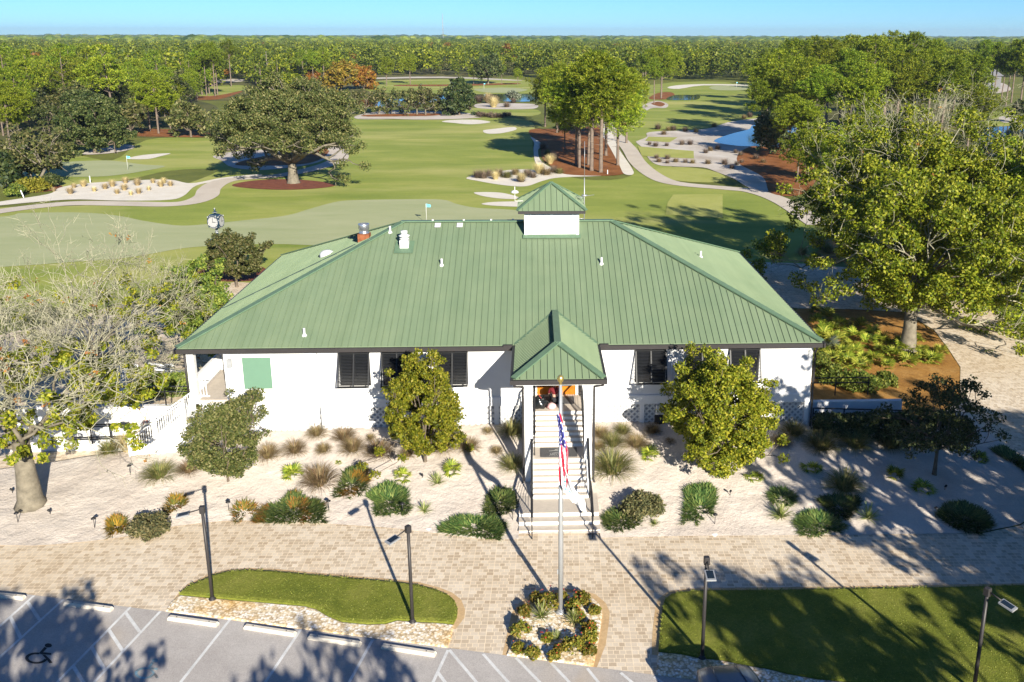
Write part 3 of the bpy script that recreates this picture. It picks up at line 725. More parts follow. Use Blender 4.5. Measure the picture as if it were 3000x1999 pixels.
# bahama shutters over windows
def window(x0, x1, open_=.62):
    f = MB()
    f.box(x0,x1,.30,.352,3.55,5.2,0)
    fo = f.build('window', M['shutter'], house)
    gl = MB(); gl.box(x0+.08,(x0+x1)/2-.03,.285,.302,3.63,5.12); gl.box((x0+x1)/2+.03,x1-.08,.285,.302,3.63,5.12); gl.build('pane', M['glass'], fo)
    s = MB(); z1, L = 5.2, 1.62
    def pt(t): return (0.25-open_*t, z1-math.sqrt(L*L-open_*open_)*t)
    x0 -= .02; x1 += .02
    xm = (x0+x1)/2
    for xx in (x0+.03, xm, x1-.03):
        a = pt(0); bb = pt(1); s.bar((xx,a[0],a[1]), (xx,bb[0],bb[1]), .06, .05, 0, (0,-1,0))
    for t in (.015, .985):
        y, z = pt(t); s.bar((x0,y,z),(x1,y,z),.05,.07,0,(0,-1,0))
    n = 24
    for k in range(1, n):
        y, z = pt(k/n)
        s.bar((x0+.05,y,z),(x1-.05,y,z),.012,.062,0,(0,-.75,.66))
    for xx in (x0+.05, x1-.05):
        y, z = pt(.8); s.tube([(xx,y,z),(xx,.34,z-.35)], .014, 5)
    s.build('shutter', M['shutter'], house)
for x0, x1 in [(7.3,8.72),(9.3,10.72),(11.88,13.3),(21.22,22.66),(23.65,25.1),(25.7,27.14)]: window(x0, x1)
pn = MB(); pn.bbox(2.8,4.12,.318,.352,3.44,5.0,.01); pn.build('boarded_window', M['seagreen'], house)
fr = MB()
for a in ((2.76,2.8,.325,.353,3.4,5.04),(4.12,4.16,.325,.353,3.4,5.04),(2.8,4.12,.325,.353,5.0,5.04),(2.8,4.12,.325,.353,3.4,3.44)): fr.box(*a)
fr.build('window_frame', M['trim'], house)
lampb = MB(); lampb.bbox(2.12,2.34,.18,.352,4.55,4.95,.02); lampb.build('wall_lamp', M['grey'], house)
# conduits and meter on the right wall
cd = MB()
for x in (22.95,23.1,23.4): cd.tube([(x,.325,5.3),(x,.325,2.95),(x,.26,2.5),(x,.30,1.4)], .022, 6)
cd.build('conduit', M['trim'], house)
mt = MB(); mt.bbox(22.25,22.62,.14,.36,1.95,2.42,.03); mt.build('meter_box', M['pvc'], house)
mp_ = MB(); mp_.bbox(22.2,22.66,.16,.36,1.45,1.9,.05); mp_.tube([(22.45,.2,1.6),(22.45,.2,1.3)], .05, 8); mp_.tube([(22.25,.2,1.62),(22.75,.2,1.62)], .05, 8); mp_.tube([(22.72,.3,2.5),(22.72,.3,1.5)], .03, 6)
mp_.build('gas_meter', M['black'], house)
# downspouts
ds = MB()
ds.tube([(29.8,-.08,5.4),(29.8,.1,5.2),(29.8,.27,5.0),(29.8,.27,2.9),(29.8,.2,2.6),(29.8,.2,1.2),(29.8,-.1,1.15)], .055, 8)
ds.build('downspout', M['bronze'], house)
ds = MB(); ds.tube([(6.3,.30,5.3),(6.3,.30,3.0),(6.3,.24,2.7),(6.3,.24,1.2)], .02, 6); ds.build('downspout', M['grey'], house)
ds = MB(); ds.tube([(.16,.38,5.35),(.16,.38,2.95)], .05, 8); ds.build('downspout', M['bronze'], house)
# left side porch
pf = MB(); pf.box(.2,2.0,.36,18.2,2.72,2.9); pf.build('porch_floor', M['deck'], house)
pc = MB()
for y in (.58,4.6,8.8,13.,17.6): pc.box(.22,.54,y-.16,y+.16,2.9,5.36)
pc.box(.14,.62,.34,.82,2.45,2.899); pc.box(.12,.64,.32,.84,2.9,3.0)
pc.build('porch_column', M['trim'], house)
sk = MB(); sk.box(.2,2.0,.34,.4,.6,2.715); sk.box(.18,.24,.4,18.2,.2,2.715); sk.build('porch_skirt', M['white'], house)
def balustrade(name, p, q, h=1.0, sp=.13, mat='trim', rail=.08, bal=.035, parent=None, posts=True, n=None):
    p = Vector(p); q = Vector(q); mb = MB(); L = (q-p).length; up = Vector((0,0,1))
    mb.bar(p+up*h, q+up*h, rail*1.2, rail*.7); mb.bar(p+up*.14, q+up*.14, rail*.8, rail*.7)
    n = n or int(L/sp)
    for k in range(1, n): a = p+(q-p)*(k/n); mb.bar(a+up*.16, a+up*(h-.03), bal, bal)
    return mb.build(name, M[mat], parent)
balustrade('porch_railing', (.38,.75,2.9), (.38,17.4,2.9), parent=house)
balustrade('porch_railing', (.55,.5,2.9), (1.1,.5,2.9), parent=house)
# left stair going down along the facade
st = MB(); n = 9
for k in range(n):
    x1 = .35-k*.29; z = 2.45-k*.19
    st.box(x1-.29, x1, -.95, .25, .25, z)
    st.box(x1-.30, x1+.002, -.97, .25, z, z+.035)
side_stair = st.build('side_stair', M['riser'], house)
for y in (-.95, .28):
    balustrade('stair_railing', (.35,y,2.35), (-2.2,y,.55), h=1.0, parent=side_stair)
for x, z in ((.38,2.4),(-1.0,1.4),(-2.25,.5)):
    for y in (-.95,.28): nw = MB(); nw.bbox(x-.08,x+.08,y-.08,y+.08,z-.6,z+1.12,.02); nw.build('newel_post', M['trim'], side_stair)

cs_ = MB(); a_ = Vector((6.75,8.55,ZE+6.75*TANP+.035)); b_ = Vector((.15,6.1,ZE+.15*TANP+.035)); cs_.bar(a_, b_, .16, .03); cs_.build('roof_seam', plain('dull_green_seam',(.075,.11,.075),.6), roof)
# ---- roof equipment
def pipe(x, y, zb, parent=roof):
    mb = MB(); mb.lathe([(.12,-.10),(.12,.02),(.08,.07),(.055,.10),(.055,.36),(.04,.36)], 12, (x,y,zb)); mb.build('vent_pipe', M['pvc'], parent)
for x, y in ((11.68,5.67),(5.67,.75),(19.95,5.69)): pipe(x, y, ZE+y*TANP)
pipe(8.68,8.4,ZE+8.4*TANP); pipe(25.92,9.95,ZE+(W-25.92)*TANP)
fy = 7.2; fz = ZE+fy*TANP
fan = MB(); fan.box(9.37,9.83,fy-.23,fy+.23,fz-.3,fz+.38); fan.lathe([(.15,.38),(.24,.41),(.26,.47),(.15,.5),(.15,.52),(.28,.56),(.30,.62),(.15,.68),(.15,.70),(.18,.72),(.18,.86),(.05,.88)],16,(9.6,fy,fz))
fan.build('roof_vent', M['pvc'], roof)
fl = MB(); fl.add([(9.1,fy-.62,ZE+(fy-.62)*TANP+.06),(10.1,fy-.62,ZE+(fy-.62)*TANP+.06),(10.1,fy+.4,ZE+(fy+.4)*TANP+.06),(9.1,fy+.4,ZE+(fy+.4)*TANP+.06)],[(0,1,2,3)]); fl.build('vent_flashing', M['roofcap'], roof)
cx_, cy_ = 7.15, 9.1; cz = ZE+6.9*TANP
ch = MB(); ch.box(cx_-.31,cx_+.31,cy_-.31,cy_+.31,cz-.35,cz+.46); chim = ch.build('chimney', M['rust'], roof)
cl = MB(); cl.lathe([(.28,.46),(.28,.52),(.25,.54),(.25,.68),(.29,.72),(.30,.98),(.29,1.0),(.25,1.0),(.25,.9)], 20, (cx_,cy_,cz)); cl.build('chimney_cowl', M['galv'], chim)
dm = MB()
dm.lathe([(.42,-.25),(.42,0.02),(.40,.1),(.32,.2),(.18,.27),(.03,.29)], 20, (4.95,9.6,ZE+4.9*TANP)); dm.build('skylight_dome', M['pvc'], roof)
rv = MB()
for x in (11.2,12.4): rv.add([(x-.16,8.72,ZE+8.72*TANP+.07),(x+.16,8.72,ZE+8.72*TANP+.07),(x+.16,9.1,ZE+9.1*TANP+.07),(x-.16,9.1,ZE+9.1*TANP+.07)],[(0,1,2,3)])
rv.build('roof_patch', M['pvc'], roof)
rc = MB()
for x in (12.9,14.7,15.5,17.4): pass
for x in (10.9,12.6,14.1,15.3): rc.box(x-.05,x+.05,HALF-.05,HALF+.05,ZR+.09,ZR+.15)
rc.build('ridge_fitting', M['pvc'], roof)
# ---- cupola
cup = MB(); X0, X1, Y0, Y1 = 15.97, 18.85, 8.0, 10.9
cup.box(X0,X1,Y0,Y1,8.6,10.35)
cupola = cup.build('cupola', M['white'], house)
lv = MB()
for a, bb in ((X0+.35,X0+1.36),(X0+1.52,X0+2.53)):
    for k in range(11):
        z = 9.28+k*.09
        lv.bar((a,Y0-.015,z),(bb,Y0-.015,z),.015,.085,0,(0,-.5,.86))
    for x in (a-.04, bb+.04): lv.box(x-.04,x+.04,Y0-.035,Y0,9.2,10.28)
lv.box(X0+.27,X1-.27,Y0-.034,Y0,10.28,10.34); lv.box(X0-.03,X0+.12,Y0-.03,Y0+.1,9.0,10.35); lv.box(X1-.12,X1+.03,Y0-.03,Y0+.1,9.0,10.35)
lv.build('louvre_panel', M['trim'], cupola)
fc = MB(); o = .36
fc.box(X0-o,X1+o,Y0-o,Y1+o,10.33,10.50); fc.build('cupola_fascia', M['bronze'], cupola)
cr = MB(); ap = ((X0+X1)/2,(Y0+Y1)/2,11.72); e = [(X0-o-.04,Y0-o-.04,10.5),(X1+o+.04,Y0-o-.04,10.5),(X1+o+.04,Y1+o+.04,10.5),(X0-o-.04,Y1+o+.04,10.5)]
cr.add(e+[ap], [(0,1,4),(1,2,4),(2,3,4),(3,0,4),(3,2,1,0)])
apv = Vector(ap)
for i in range(4):
    a = Vector(e[i]); bb = Vector(e[(i+1)%4]); nrm = (bb-a).cross(apv-a).normalized(); mid = (a+bb)/2
    for k in range(1, 12):
        p = a+(bb-a)*k/12; tt = 1-abs(k/12-.5)*2; q = p+(apv-mid)*tt*.97
        rib_on(cr, p, q, nrm, .03, .05)
cr.build('cupola_roof', M['roof'], cupola)
cc = MB()
for p in e: cc.bar(Vector(p)+Vector((0,0,.05)), apv+Vector((0,0,.05)), .2, .05)
cc.build('cupola_cap', M['roofcap'], cupola)
fl = MB(); fl.add([(X0-.12,Y0-.28,ZE+(Y0-.28)*TANP+.075),(X1+.12,Y0-.28,ZE+(Y0-.28)*TANP+.075),(X1+.12,Y0+.02,ZE+Y0*TANP+.12),(X0-.12,Y0+.02,ZE+Y0*TANP+.12)],[(0,1,2,3)]); fl.build('cupola_flashing', M['roofcap'], cupola)
an = MB(); ax, ay = X1+.38, 9.3
an.tube([(ax,ay,9.6),(ax,ay,12.0)], .028, 6); an.tube([(ax,ay,12.0),(ax,ay,14.0)], .012, 5); an.lathe([(.02,0),(.16,.02),(.16,.06),(.02,.1)],10,(ax,ay,11.0))
an.tube([(ax-.5,ay-.1,10.95),(ax+.55,ay+.15,11.05)], .012, 4); an.tube([(ax-.2,ay-.4,10.97),(ax+.2,ay+.4,11.03)], .012, 4)
for z in (9.75,10.2): an.tube([(X1,ay,z),(ax,ay,z)], .02, 4)
an.build('antenna', M['alu'], cupola)
an = MB(); ax, ay = X0-.55, 9.3
an.tube([(X0-.1,ay,10.75),(ax,ay,10.75),(ax,ay,11.1),(ax,ay,11.55)], .022, 6); an.lathe([(.02,-.01),(.21,0),(.22,.05),(.15,.12),(.02,.16)],14,(ax,ay,11.2))
an.build('weather_sensor', M['pvc'], cupola)

# ---- entrance porch
XL, XR, YF, ZP = 15.56, 19.36, -4.45, 5.6
xm = (XL+XR)/2; hw = (XR-XL)/2; ZPR = ZP+hw*.50; yr = YF+hw*.98
pr = MB()
yb = (ZPR-ZE)/TANP
# gable-to-hip porch roof running back into the main roof
v = [(XL,YF,ZP),(XR,YF,ZP),(xm,yr,ZPR),(xm,yb,ZPR+.005),(XL,0.0,ZP+.004),(XR,0.0,ZP+.004)]
pr.add(v+[(x,y,z-.12) for x,y,z in (v[0],v[1],v[5],v[4])], [(0,1,2),(1,5,3,2),(4,0,2,3),(9,8,7,6),(0,6,7,1),(1,7,8,5),(4,9,6,0)])
nf = Vector((0,-(ZPR-ZP),(yr-YF))).normalized()
for k in range(1, 13):
    x = XL+(XR-XL)*k/13; t = 1-abs(k/13-.5)*2
    rib_on(pr, (x,YF-.01,ZP), (x,YF+(yr-YF)*t*.96,ZP+(ZPR-ZP)*t*.96), nf, .03, .05)
sl = math.atan2(ZPR-ZP, hw)
y = YF+.2
while y < yb-.1:
    for sgn in (-1, 1):
        xe = xm+sgn*hw; nrm = (sgn*math.sin(sl),0,math.cos(sl))
        t0 = 0 if y <= 0 else y*TANP/(ZPR-ZP)
        t1 = 1 if y > yr else (y-YF)/(yr-YF)
        if t1-.02 > t0+.04: rib_on(pr, (xe-sgn*hw*t0,y,ZP+(ZPR-ZP)*t0), (xe-sgn*hw*(t1-.03),y,ZP+(ZPR-ZP)*(t1-.03)), nrm, .03, .05)
    y += .2
porch = pr.build('porch_roof', M['roof'], house)
pcap = MB()
for p, q in [((xm,yr-.05,ZPR),(xm,yb,ZPR)),((XL,YF,ZP),(xm,yr,ZPR)),((XR,YF,ZP),(xm,yr,ZPR))]: capline(pcap, p, q, .3)
for sgn in (-1,1): pcap.bar((xm+sgn*hw,0.02,ZE+.03),(xm,yb,ZPR+.03),.22,.03)
pcap.build('porch_cap', M['roofcap'], porch)
pg = MB()
pg.bar((XL-.14,YF-.075,5.49),(XR+.14,YF-.075,5.49),.13,.2); pg.bar((XL-.075,YF-.0,5.49),(XL-.075,.0,5.49),.13,.2); pg.bar((XR+.075,YF-.0,5.49),(XR+.075,0,5.49),.13,.2)
pg.build('porch_gutter', M['bronze'], porch)
ps = MB(); ps.box(XL+.05,XR-.05,YF+.05,.3,5.3,5.47); ps.build('porch_ceiling', M['trim'], porch)
ZD, RS = 2.92, 2.92/17
def zof(k): return ZD-RS*k
zl1, zl2 = zof(7), zof(14)
yd = -1.50; tr = .205; tr2 = .225
SX0, SX1 = 16.36, 18.66
sm_ = MB()
sm_.box(SX0-.0,SX1+.0,yd,.5,zl2-.3,ZD-.03)
ys = [yd]
for k in range(1, 7): sm_.box(SX0,SX1,yd-tr*k,yd-tr*(k-1),.1,zof(k)-.03); 
yl1a = yd-tr*6; yl1b = yl1a-1.22
sm_.box(SX0,SX1,yl1b,yl1a,.1,zl1-.03)
for k in range(1, 7): sm_.box(SX0,SX1,yl1b-tr2*k,yl1b-tr2*(k-1),.1,zof(7+k)-.03)
yl2a = yl1b-tr2*6; yl2b = yl2a-1.18
sm_.box(15.78,19.06,yl2b,yl2a,-.05,zl2-.03)
sm_.box(15.78,SX0-.001,yl2a,-3.55,-.05,zl2-.03); sm_.box(SX1+.001,19.06,yl2a,-3.55,-.05,zl2-.03)
for k in (1, 2): sm_.box(15.78,19.06,yl2b-.40*k,yl2b-.40*(k-1),-.05,zof(14+k)-.03)
stairs = sm_.build('entrance_stair', M['riser'], house)
tm = MB(); nz = .03
def tread(x0, x1, y0, y1, z): tm.box(x0, x1, y0-nz, y1-nz, z-.03, z)
tread(SX0,SX1,yd,.5+nz,ZD)
for k in range(1, 7): tread(SX0,SX1,yd-tr*k,yd-tr*(k-1),zof(k))
tread(SX0,SX1,yl1b,yl1a,zl1)
for k in range(1, 7): tread(SX0,SX1,yl1b-tr2*k,yl1b-tr2*(k-1),zof(7+k))
tread(15.76,19.08,yl2b,yl2a,zl2)
tm.box(15.76,SX0-.001,yl2a-nz,-3.55,zl2-.03,zl2); tm.box(SX1+.001,19.08,yl2a-nz,-3.55,zl2-.03,zl2)
for k in (1, 2): tread(15.76,19.08,yl2b-.40*k,yl2b-.40*(k-1),zof(14+k))
tm.build('tread', M['deck'], stairs)
sd = MB()
for x in (SX0-.055, SX1+.055):
    sd.add([(x-.05,yd,ZD-.02),(x-.05,yl1a,zl1+.12),(x-.05,yl1b,zl1+.12),(x-.05,yl2a,zl2+.05),(x-.05,yl2a,.2),(x-.05,.3,.2),(x-.05,.3,ZD-.02),
            (x+.05,yd,ZD-.02),(x+.05,yl1a,zl1+.12),(x+.05,yl1b,zl1+.12),(x+.05,yl2a,zl2+.05),(x+.05,yl2a,.2),(x+.05,.3,.2),(x+.05,.3,ZD-.02)],
           [(0,1,2,3,4,5,6),(13,12,11,10,9,8,7)]+[(i,(i+7),(i+1)%7+7,(i+1)%7) for i in range(7)])
sd.build('stringer', M['trim'], stairs)
for x0 in (16.0, 18.58):
    p = MB(); p.box(x0,x0+.34,-4.02,-3.68,zl2,5.3); p.box(x0-.04,x0+.38,-4.06,-3.64,zl2,zl2+.18); p.box(x0-.03,x0+.37,-4.05,-3.65,5.12,5.3); p.build('porch_post', M['trim'], porch)
    p = MB(); p.box(x0+.05,x0+.29,.1,.34,ZD,5.3); p.build('porch_post', M['trim'], porch)
    xo = x0-.06 if x0 < 17 else x0+.40
    d = MB(); sx = -1 if x0 < 17 else 1
    d.tube([(xm+sx*(hw-.0),YF-.03,5.42),(xm+sx*(hw-.02),YF+.02,5.3),(xo,-4.12,5.12),(xo,-4.1,4.9),(xo,-4.1,.8),(xo+sx*.05,-4.15,.62),(xo+sx*.3,-4.3,.56)], .05, 8)
    d.build('porch_downspout', M['bronze'], porch)
# doors
dr = MB(); dr.box(16.55,18.39,.47,.56,ZD,5.15); door = dr.build('double_door', M['doorwood'], house)
dg = MB()
for a, bb in ((16.72,17.35),(17.59,18.22)): dg.box(a,bb,.455,.475,ZD+.42,4.95)
dg.build('door_glass', M['glass'], door)
dh = MB()
for x in (17.42,17.52): dh.tube([(x,.45,ZD+.85),(x,.41,ZD+.9),(x,.41,ZD+1.25),(x,.45,ZD+1.3)], .015, 6)
dh.build('door_handle', M['gold'], door)
dj = MB(); dj.box(16.4,16.55,.42,.56,ZD,5.3); dj.box(18.39,18.54,.42,.56,ZD,5.3); dj.box(16.55,18.39,.42,.56,5.15,5.3); dj.build('door_frame', M['trim'], door)
# black stair railings: flat top bar, five cables, posts
def stair_rail(x, nodes, parent):
    """nodes: (y, z of walking line)"""
    mb = MB(); H = .95
    for (ya, za), (yb_, zb) in zip(nodes[:-1], nodes[1:]):
        mb.bar((x,ya,za+H),(x,yb_,zb+H),.10,.035)
        for k in range(6): h = .16+k*.125; mb.bar((x,ya,za+h),(x,yb_,zb+h),.012,.012)
        n = max(1, int(abs(yb_-ya)/1.3))
        for i in range(n+1): yy = ya+(yb_-ya)*i/n; zz = za+(zb-za)*i/n; mb.bar((x,yy,zz-.02),(x,yy,zz+H),.045,.045,0,(0,1,0))
    return mb.build('stair_railing', M['black'], parent)
for x in (16.30, 18.74):
    stair_rail(x, [(-4.1,zl1+.02),(yl1b,zl1+.02),(yl2a,zl2+.02),(yl2b-.05,zl2+.02),(yl2b-1.2,.02)], stairs)
for x in (16.42, 18.60):
    stair_rail(x, [(.3,ZD),(yd,ZD),(yl1a,zl1+.05),(-3.6,zl1+.02)], stairs)

# ------------------------------------------------------------------ things around the entrance
def mesh_text(name, txt, size, mat, parent, loc, rot=(0,0,0)):
    cu = bpy.data.curves.new(name, 'FONT'); cu.body = txt; cu.size = size; cu.align_x = 'CENTER'; cu.extrude = .001
    ob = bpy.data.objects.new(name, cu); COL.objects.link(ob)
    dg_ = bpy.context.evaluated_depsgraph_get()
    me = bpy.data.meshes.new_from_object(ob.evaluated_get(dg_)); me.name = name
    bpy.data.objects.remove(ob); bpy.data.curves.remove(cu)
    me.materials.clear(); me.materials.append(mat)
    o = link(name, me, parent, loc); o.rotation_euler = rot
    return o
def doormat(label, x0, x1, y0, y1, z):
    t = thing('door_mat', label, 'mat', ((x0+x1)/2,(y0+y1)/2,z), 0, 'grey mats at the entrance')
    a, b = (x1-x0)/2, (y1-y0)/2
    mb = MB(); r = .06
    ring = []
    for cx, cy, s in ((a-r,b-r,0),(-a+r,b-r,1),(-a+r,-b+r,2),(a-r,-b+r,3)):
        for k in range(5): an_ = (s+k/4)*PI/2; ring.append((cx+r*math.cos(an_), cy+r*math.sin(an_)))
    n = len(ring)
    mb.add([(x,y,.002) for x,y in ring]+[(x,y,.014) for x,y in ring], [tuple(range(n,2*n))]+[(i,(i+1)%n,n+(i+1)%n,n+i) for i in range(n)])
    mb.build('mat', M['mat'], t)
    return t
m1 = doormat('dark grey mat printed with pale lettering and a tree emblem on the middle stair landing', 16.66, 18.30, -3.82, -2.88, zl1)
mesh_text('lettering', 'SANTA', .17, M['matprint'], m1, (-.12,-.26,.016))
em = MB()
for p in ([(-.42,.12),(-.2,.16),(.0,.14),(.02,.14)],[(-.18,.18),(-.12,.28),(.0,.32),(.05,.33)],[(-.15,.21),(.04,.22)],[(.05,.34),(.06,.1),(.05,-.06)],[(-.28,-.1),(-.1,-.05),(.1,.0)],[(.05,.14),(.3,.2)],[(.05,.3),(.22,.27)]):
    for a, b in zip(p[:-1], p[1:]): em.bar((a[0],a[1],.0165),(b[0],b[1],.0165),.018,.004)
for k in range(9): em.bar((-.42+k*.07,-.36,.0165),(-.385+k*.07,-.36,.0165),.018,.004)
em.build('emblem', M['matprint'], m1)
doormat('plain dark grey mat in front of the orange double door', 16.62, 18.30, -.72, .20, ZD)
# trash bag
bg = MB(); rg = np.random.default_rng(4); prof = [(.02,0),(.26,.01),(.33,.08),(.34,.2),(.30,.34),(.22,.44),(.24,.50),(.20,.49),(.17,.40),(.05,.34)]
vs = []; n = 22
for r, z in prof:
    for k in range(n): t = 2*PI*k/n; q = r*(1+.14*math.sin(5*t+z*9)+rg.uniform(-.09,.09)); vs.append((q*math.cos(t),q*math.sin(t),z+rg.uniform(-.02,.02)*(z>0)))
bg.add(vs, [(i*n+k,i*n+(k+1)%n,i*n+n+(k+1)%n,i*n+n+k) for i in range(len(prof)-1) for k in range(n)]+[tuple(range(n-1,-1,-1)),tuple(range((len(prof)-1)*n,len(prof)*n))], 0, True)
o = bg.build('trash_bag', M['bag'], None, (16.68,-1.08,ZD)); setp(o,'open black plastic rubbish bag standing at the top of the front steps','bag')
bg = MB(); vs = []; prof = [(.02,0),(.18,.01),(.22,.08),(.18,.18),(.10,.24),(.03,.27)]
for r, z in prof:
    for k in range(n): t = 2*PI*k/n; q = r*(1+rg.uniform(-.14,.14)); vs.append((q*math.cos(t),q*math.sin(t),z))
bg.add(vs, [(i*n+k,i*n+(k+1)%n,i*n+n+(k+1)%n,i*n+n+k) for i in range(len(prof)-1) for k in range(n)]+[tuple(range(n-1,-1,-1)),tuple(range((len(prof)-1)*n,len(prof)*n))], 0, True)
o = bg.build('plastic_bag', M['pink'], None, (17.22,-1.2,ZD)); setp(o,'small pale pink plastic bag on the floor by the top step','bag')
dp = thing('dustpan', 'long-handled red dustpan leaning against the left porch post', 'dustpan', (17.04,-1.15,ZD))
mb = MB(); mb.tube([(-.04,.03,.10),(-.66,.42,.82)], .012, 6); mb.build('handle', M['red'], dp)
mb = MB(); mb.add([(-.12,.12,.0),(.02,.16,.0),(.16,-.08,.0),(.02,-.12,.0),(-.12,.12,.12),(.02,.16,.12),(.16,-.08,.02),(.02,-.12,.02)],[(0,3,2,1),(0,1,5,4),(1,2,6,5),(3,0,4,7),(4,5,6,7)]); mb.build('pan', M['red'], dp)

# ---- person crouching on the deck behind the flagpole
def skinned(name, nodes, edges, mat, parent, sub=2):
    me = bpy.data.meshes.new(name); me.from_pydata([n[0] for n in nodes], edges, []); me.materials.append(mat)
    o = link(name, me, parent)
    sm = o.modifiers.new('skin', 'SKIN'); sm.use_smooth_shade = True
    for i, n in enumerate(nodes):
        sv = me.skin_vertices[0].data[i]; r = n[1]; sv.radius = r if isinstance(r, tuple) else (r, r)
        sv.use_root = (i == 0)
    ss = o.modifiers.new('sub', 'SUBSURF'); ss.levels = 1; ss.render_levels = sub
    return o
per = thing('person', 'person in a red top and dark trousers crouching on the porch by the orange door', 'person', (17.40,-.80,ZD), R(-78))
# pelvis root; facing -x, crouched, arms reaching down and forward
nodes = [((0,0,.34),(.15,.13)), ((-.10,0,.52),(.13,.15)), ((-.22,0,.70),(.12,.17)), ((-.27,0,.80),(.06,.065)), ((-.31,0,.86),(.06,.06)),
         ((-.24,.19,.68),.06), ((-.34,.24,.45),.045), ((-.48,.15,.30),.034), ((-.24,-.19,.68),.06), ((-.34,-.24,.45),.045), ((-.48,-.15,.30),.034),
         ((0,.10,.30),.09), ((-.32,.16,.44),.075), ((-.18,.15,.09),.05), ((-.30,.15,.04),(.045,.035)),
         ((0,-.10,.30),.09), ((-.32,-.16,.44),.075), ((-.18,-.15,.09),.05), ((-.30,-.15,.04),(.045,.035))]
edges = [(0,1),(1,2),(2,3),(3,4),(2,5),(5,6),(6,7),(2,8),(8,9),(9,10),(0,11),(11,12),(12,13),(13,14),(0,15),(15,16),(16,17),(17,18)]
body = skinned('body', nodes, edges, M['skin'], per)
top = skinned('top', [((-.04,0,.44),(.16,.165)),((-.12,0,.56),(.145,.165)),((-.23,0,.71),(.135,.185)),((-.265,0,.77),(.085,.09)),((-.245,.20,.68),.075),((-.34,.245,.46),.06),((-.245,-.20,.68),.075),((-.34,-.245,.46),.06)], [(0,1),(1,2),(2,3),(2,4),(4,5),(2,6),(6,7)], M['cloth_red'], per)
trs = skinned('trousers', [((.01,0,.34),(.165,.145)),((0,.10,.30),.105),((-.32,.16,.44),.088),((-.18,.15,.12),.062),((0,-.10,.30),.105),((-.32,-.16,.44),.088),((-.18,-.15,.12),.062)], [(0,1),(1,2),(2,3),(0,4),(4,5),(5,6)], M['cloth_dark'], per)
hd = MB()
prof = [(.02,-.12),(.06,-.11),(.078,-.06),(.085,0),(.084,.05),(.068,.095),(.035,.118),(.005,.122)]
vs = []; n = 16
for r, z in prof:
    for k in range(n): t = 2*PI*k/n; vs.append((1.12*r*math.cos(t)-(.015 if -.06<z<0 and abs(t-PI)<.25 else 0), r*math.sin(t)*.92, z))
hd.add(vs, [(i*n+k,i*n+(k+1)%n,i*n+n+(k+1)%n,i*n+n+k) for i in range(len(prof)-1) for k in range(n)]+[tuple(range(n-1,-1,-1)),tuple(range((len(prof)-1)*n,len(prof)*n))], 0, True)
hd.tube([(-.09,0,.0),(-.112,0,-.03),(-.09,0,-.04)], [.008,.016,.008], 6)
for s in (-1,1): hd.tube([(0,.078*s,.02),(.012,.088*s,0),(0,.078*s,-.025)], [.008,.014,.008], 6)
head = hd.build('head', M['skin'], per, (-.34,0,.955)); head.rotation_euler = (0,R(-25),0)
hr = MB(); vs = []
prof = [(.09,-.05),(.096,.0),(.096,.05),(.08,.1),(.045,.128),(.005,.134)]
for r, z in prof:
    for k in range(n): t = 2*PI*k/n; q = r if math.cos(t) > -.55 or z > .05 else r*.8; vs.append((1.1*q*math.cos(t)+.008, q*math.sin(t)*.93, z))
hr.add(vs, [(i*n+k,i*n+(k+1)%n,i*n+n+(k+1)%n,i*n+n+k) for i in range(len(prof)-1) for k in range(n)]+[tuple(range((len(prof)-1)*n,len(prof)*n))], 0, True)
hr.build('hair', M['hair'], head)
fcm = MB()
for s in (-1,1): fcm.lathe([(.004,-.002),(.009,0),(.004,.003)],8,(-.088,.032*s,.012)); 
fcm.bar((-.086,-.022,-.068),(-.086,.022,-.068),.006,.006); fcm.build('face_detail', M['hair'], head)
for s in (-1,1):
    hn = MB(); w0 = Vector((-.49,.145*s,.29))
    hn.tube([w0,w0+Vector((-.03,-.005*s,-.04)),w0+Vector((-.045,-.01*s,-.085))],[.026,.038,.03],8)
    for k, ln in enumerate((.062,.074,.078,.068)):
        b0 = w0+Vector((-.048,(-.034+k*.02)*s,-.085)); hn.tube([b0,b0+Vector((-.012,0,-ln*.5)),b0+Vector((.004,0,-ln))],[.009,.0085,.007],6)
    b0 = w0+Vector((-.03,-.034*s,-.03)); hn.tube([b0,b0+Vector((-.025,-.022*s,-.03)),b0+Vector((-.035,-.02*s,-.06))],[.011,.01,.008],6)
    hn.build('hand', M['skin'], per)
    sh = MB(); sh.bbox(-.40,-.13,.15*s-.05,.15*s+.05,.0,.075,.025); sh.build('shoe', M['cloth_dark'], per)

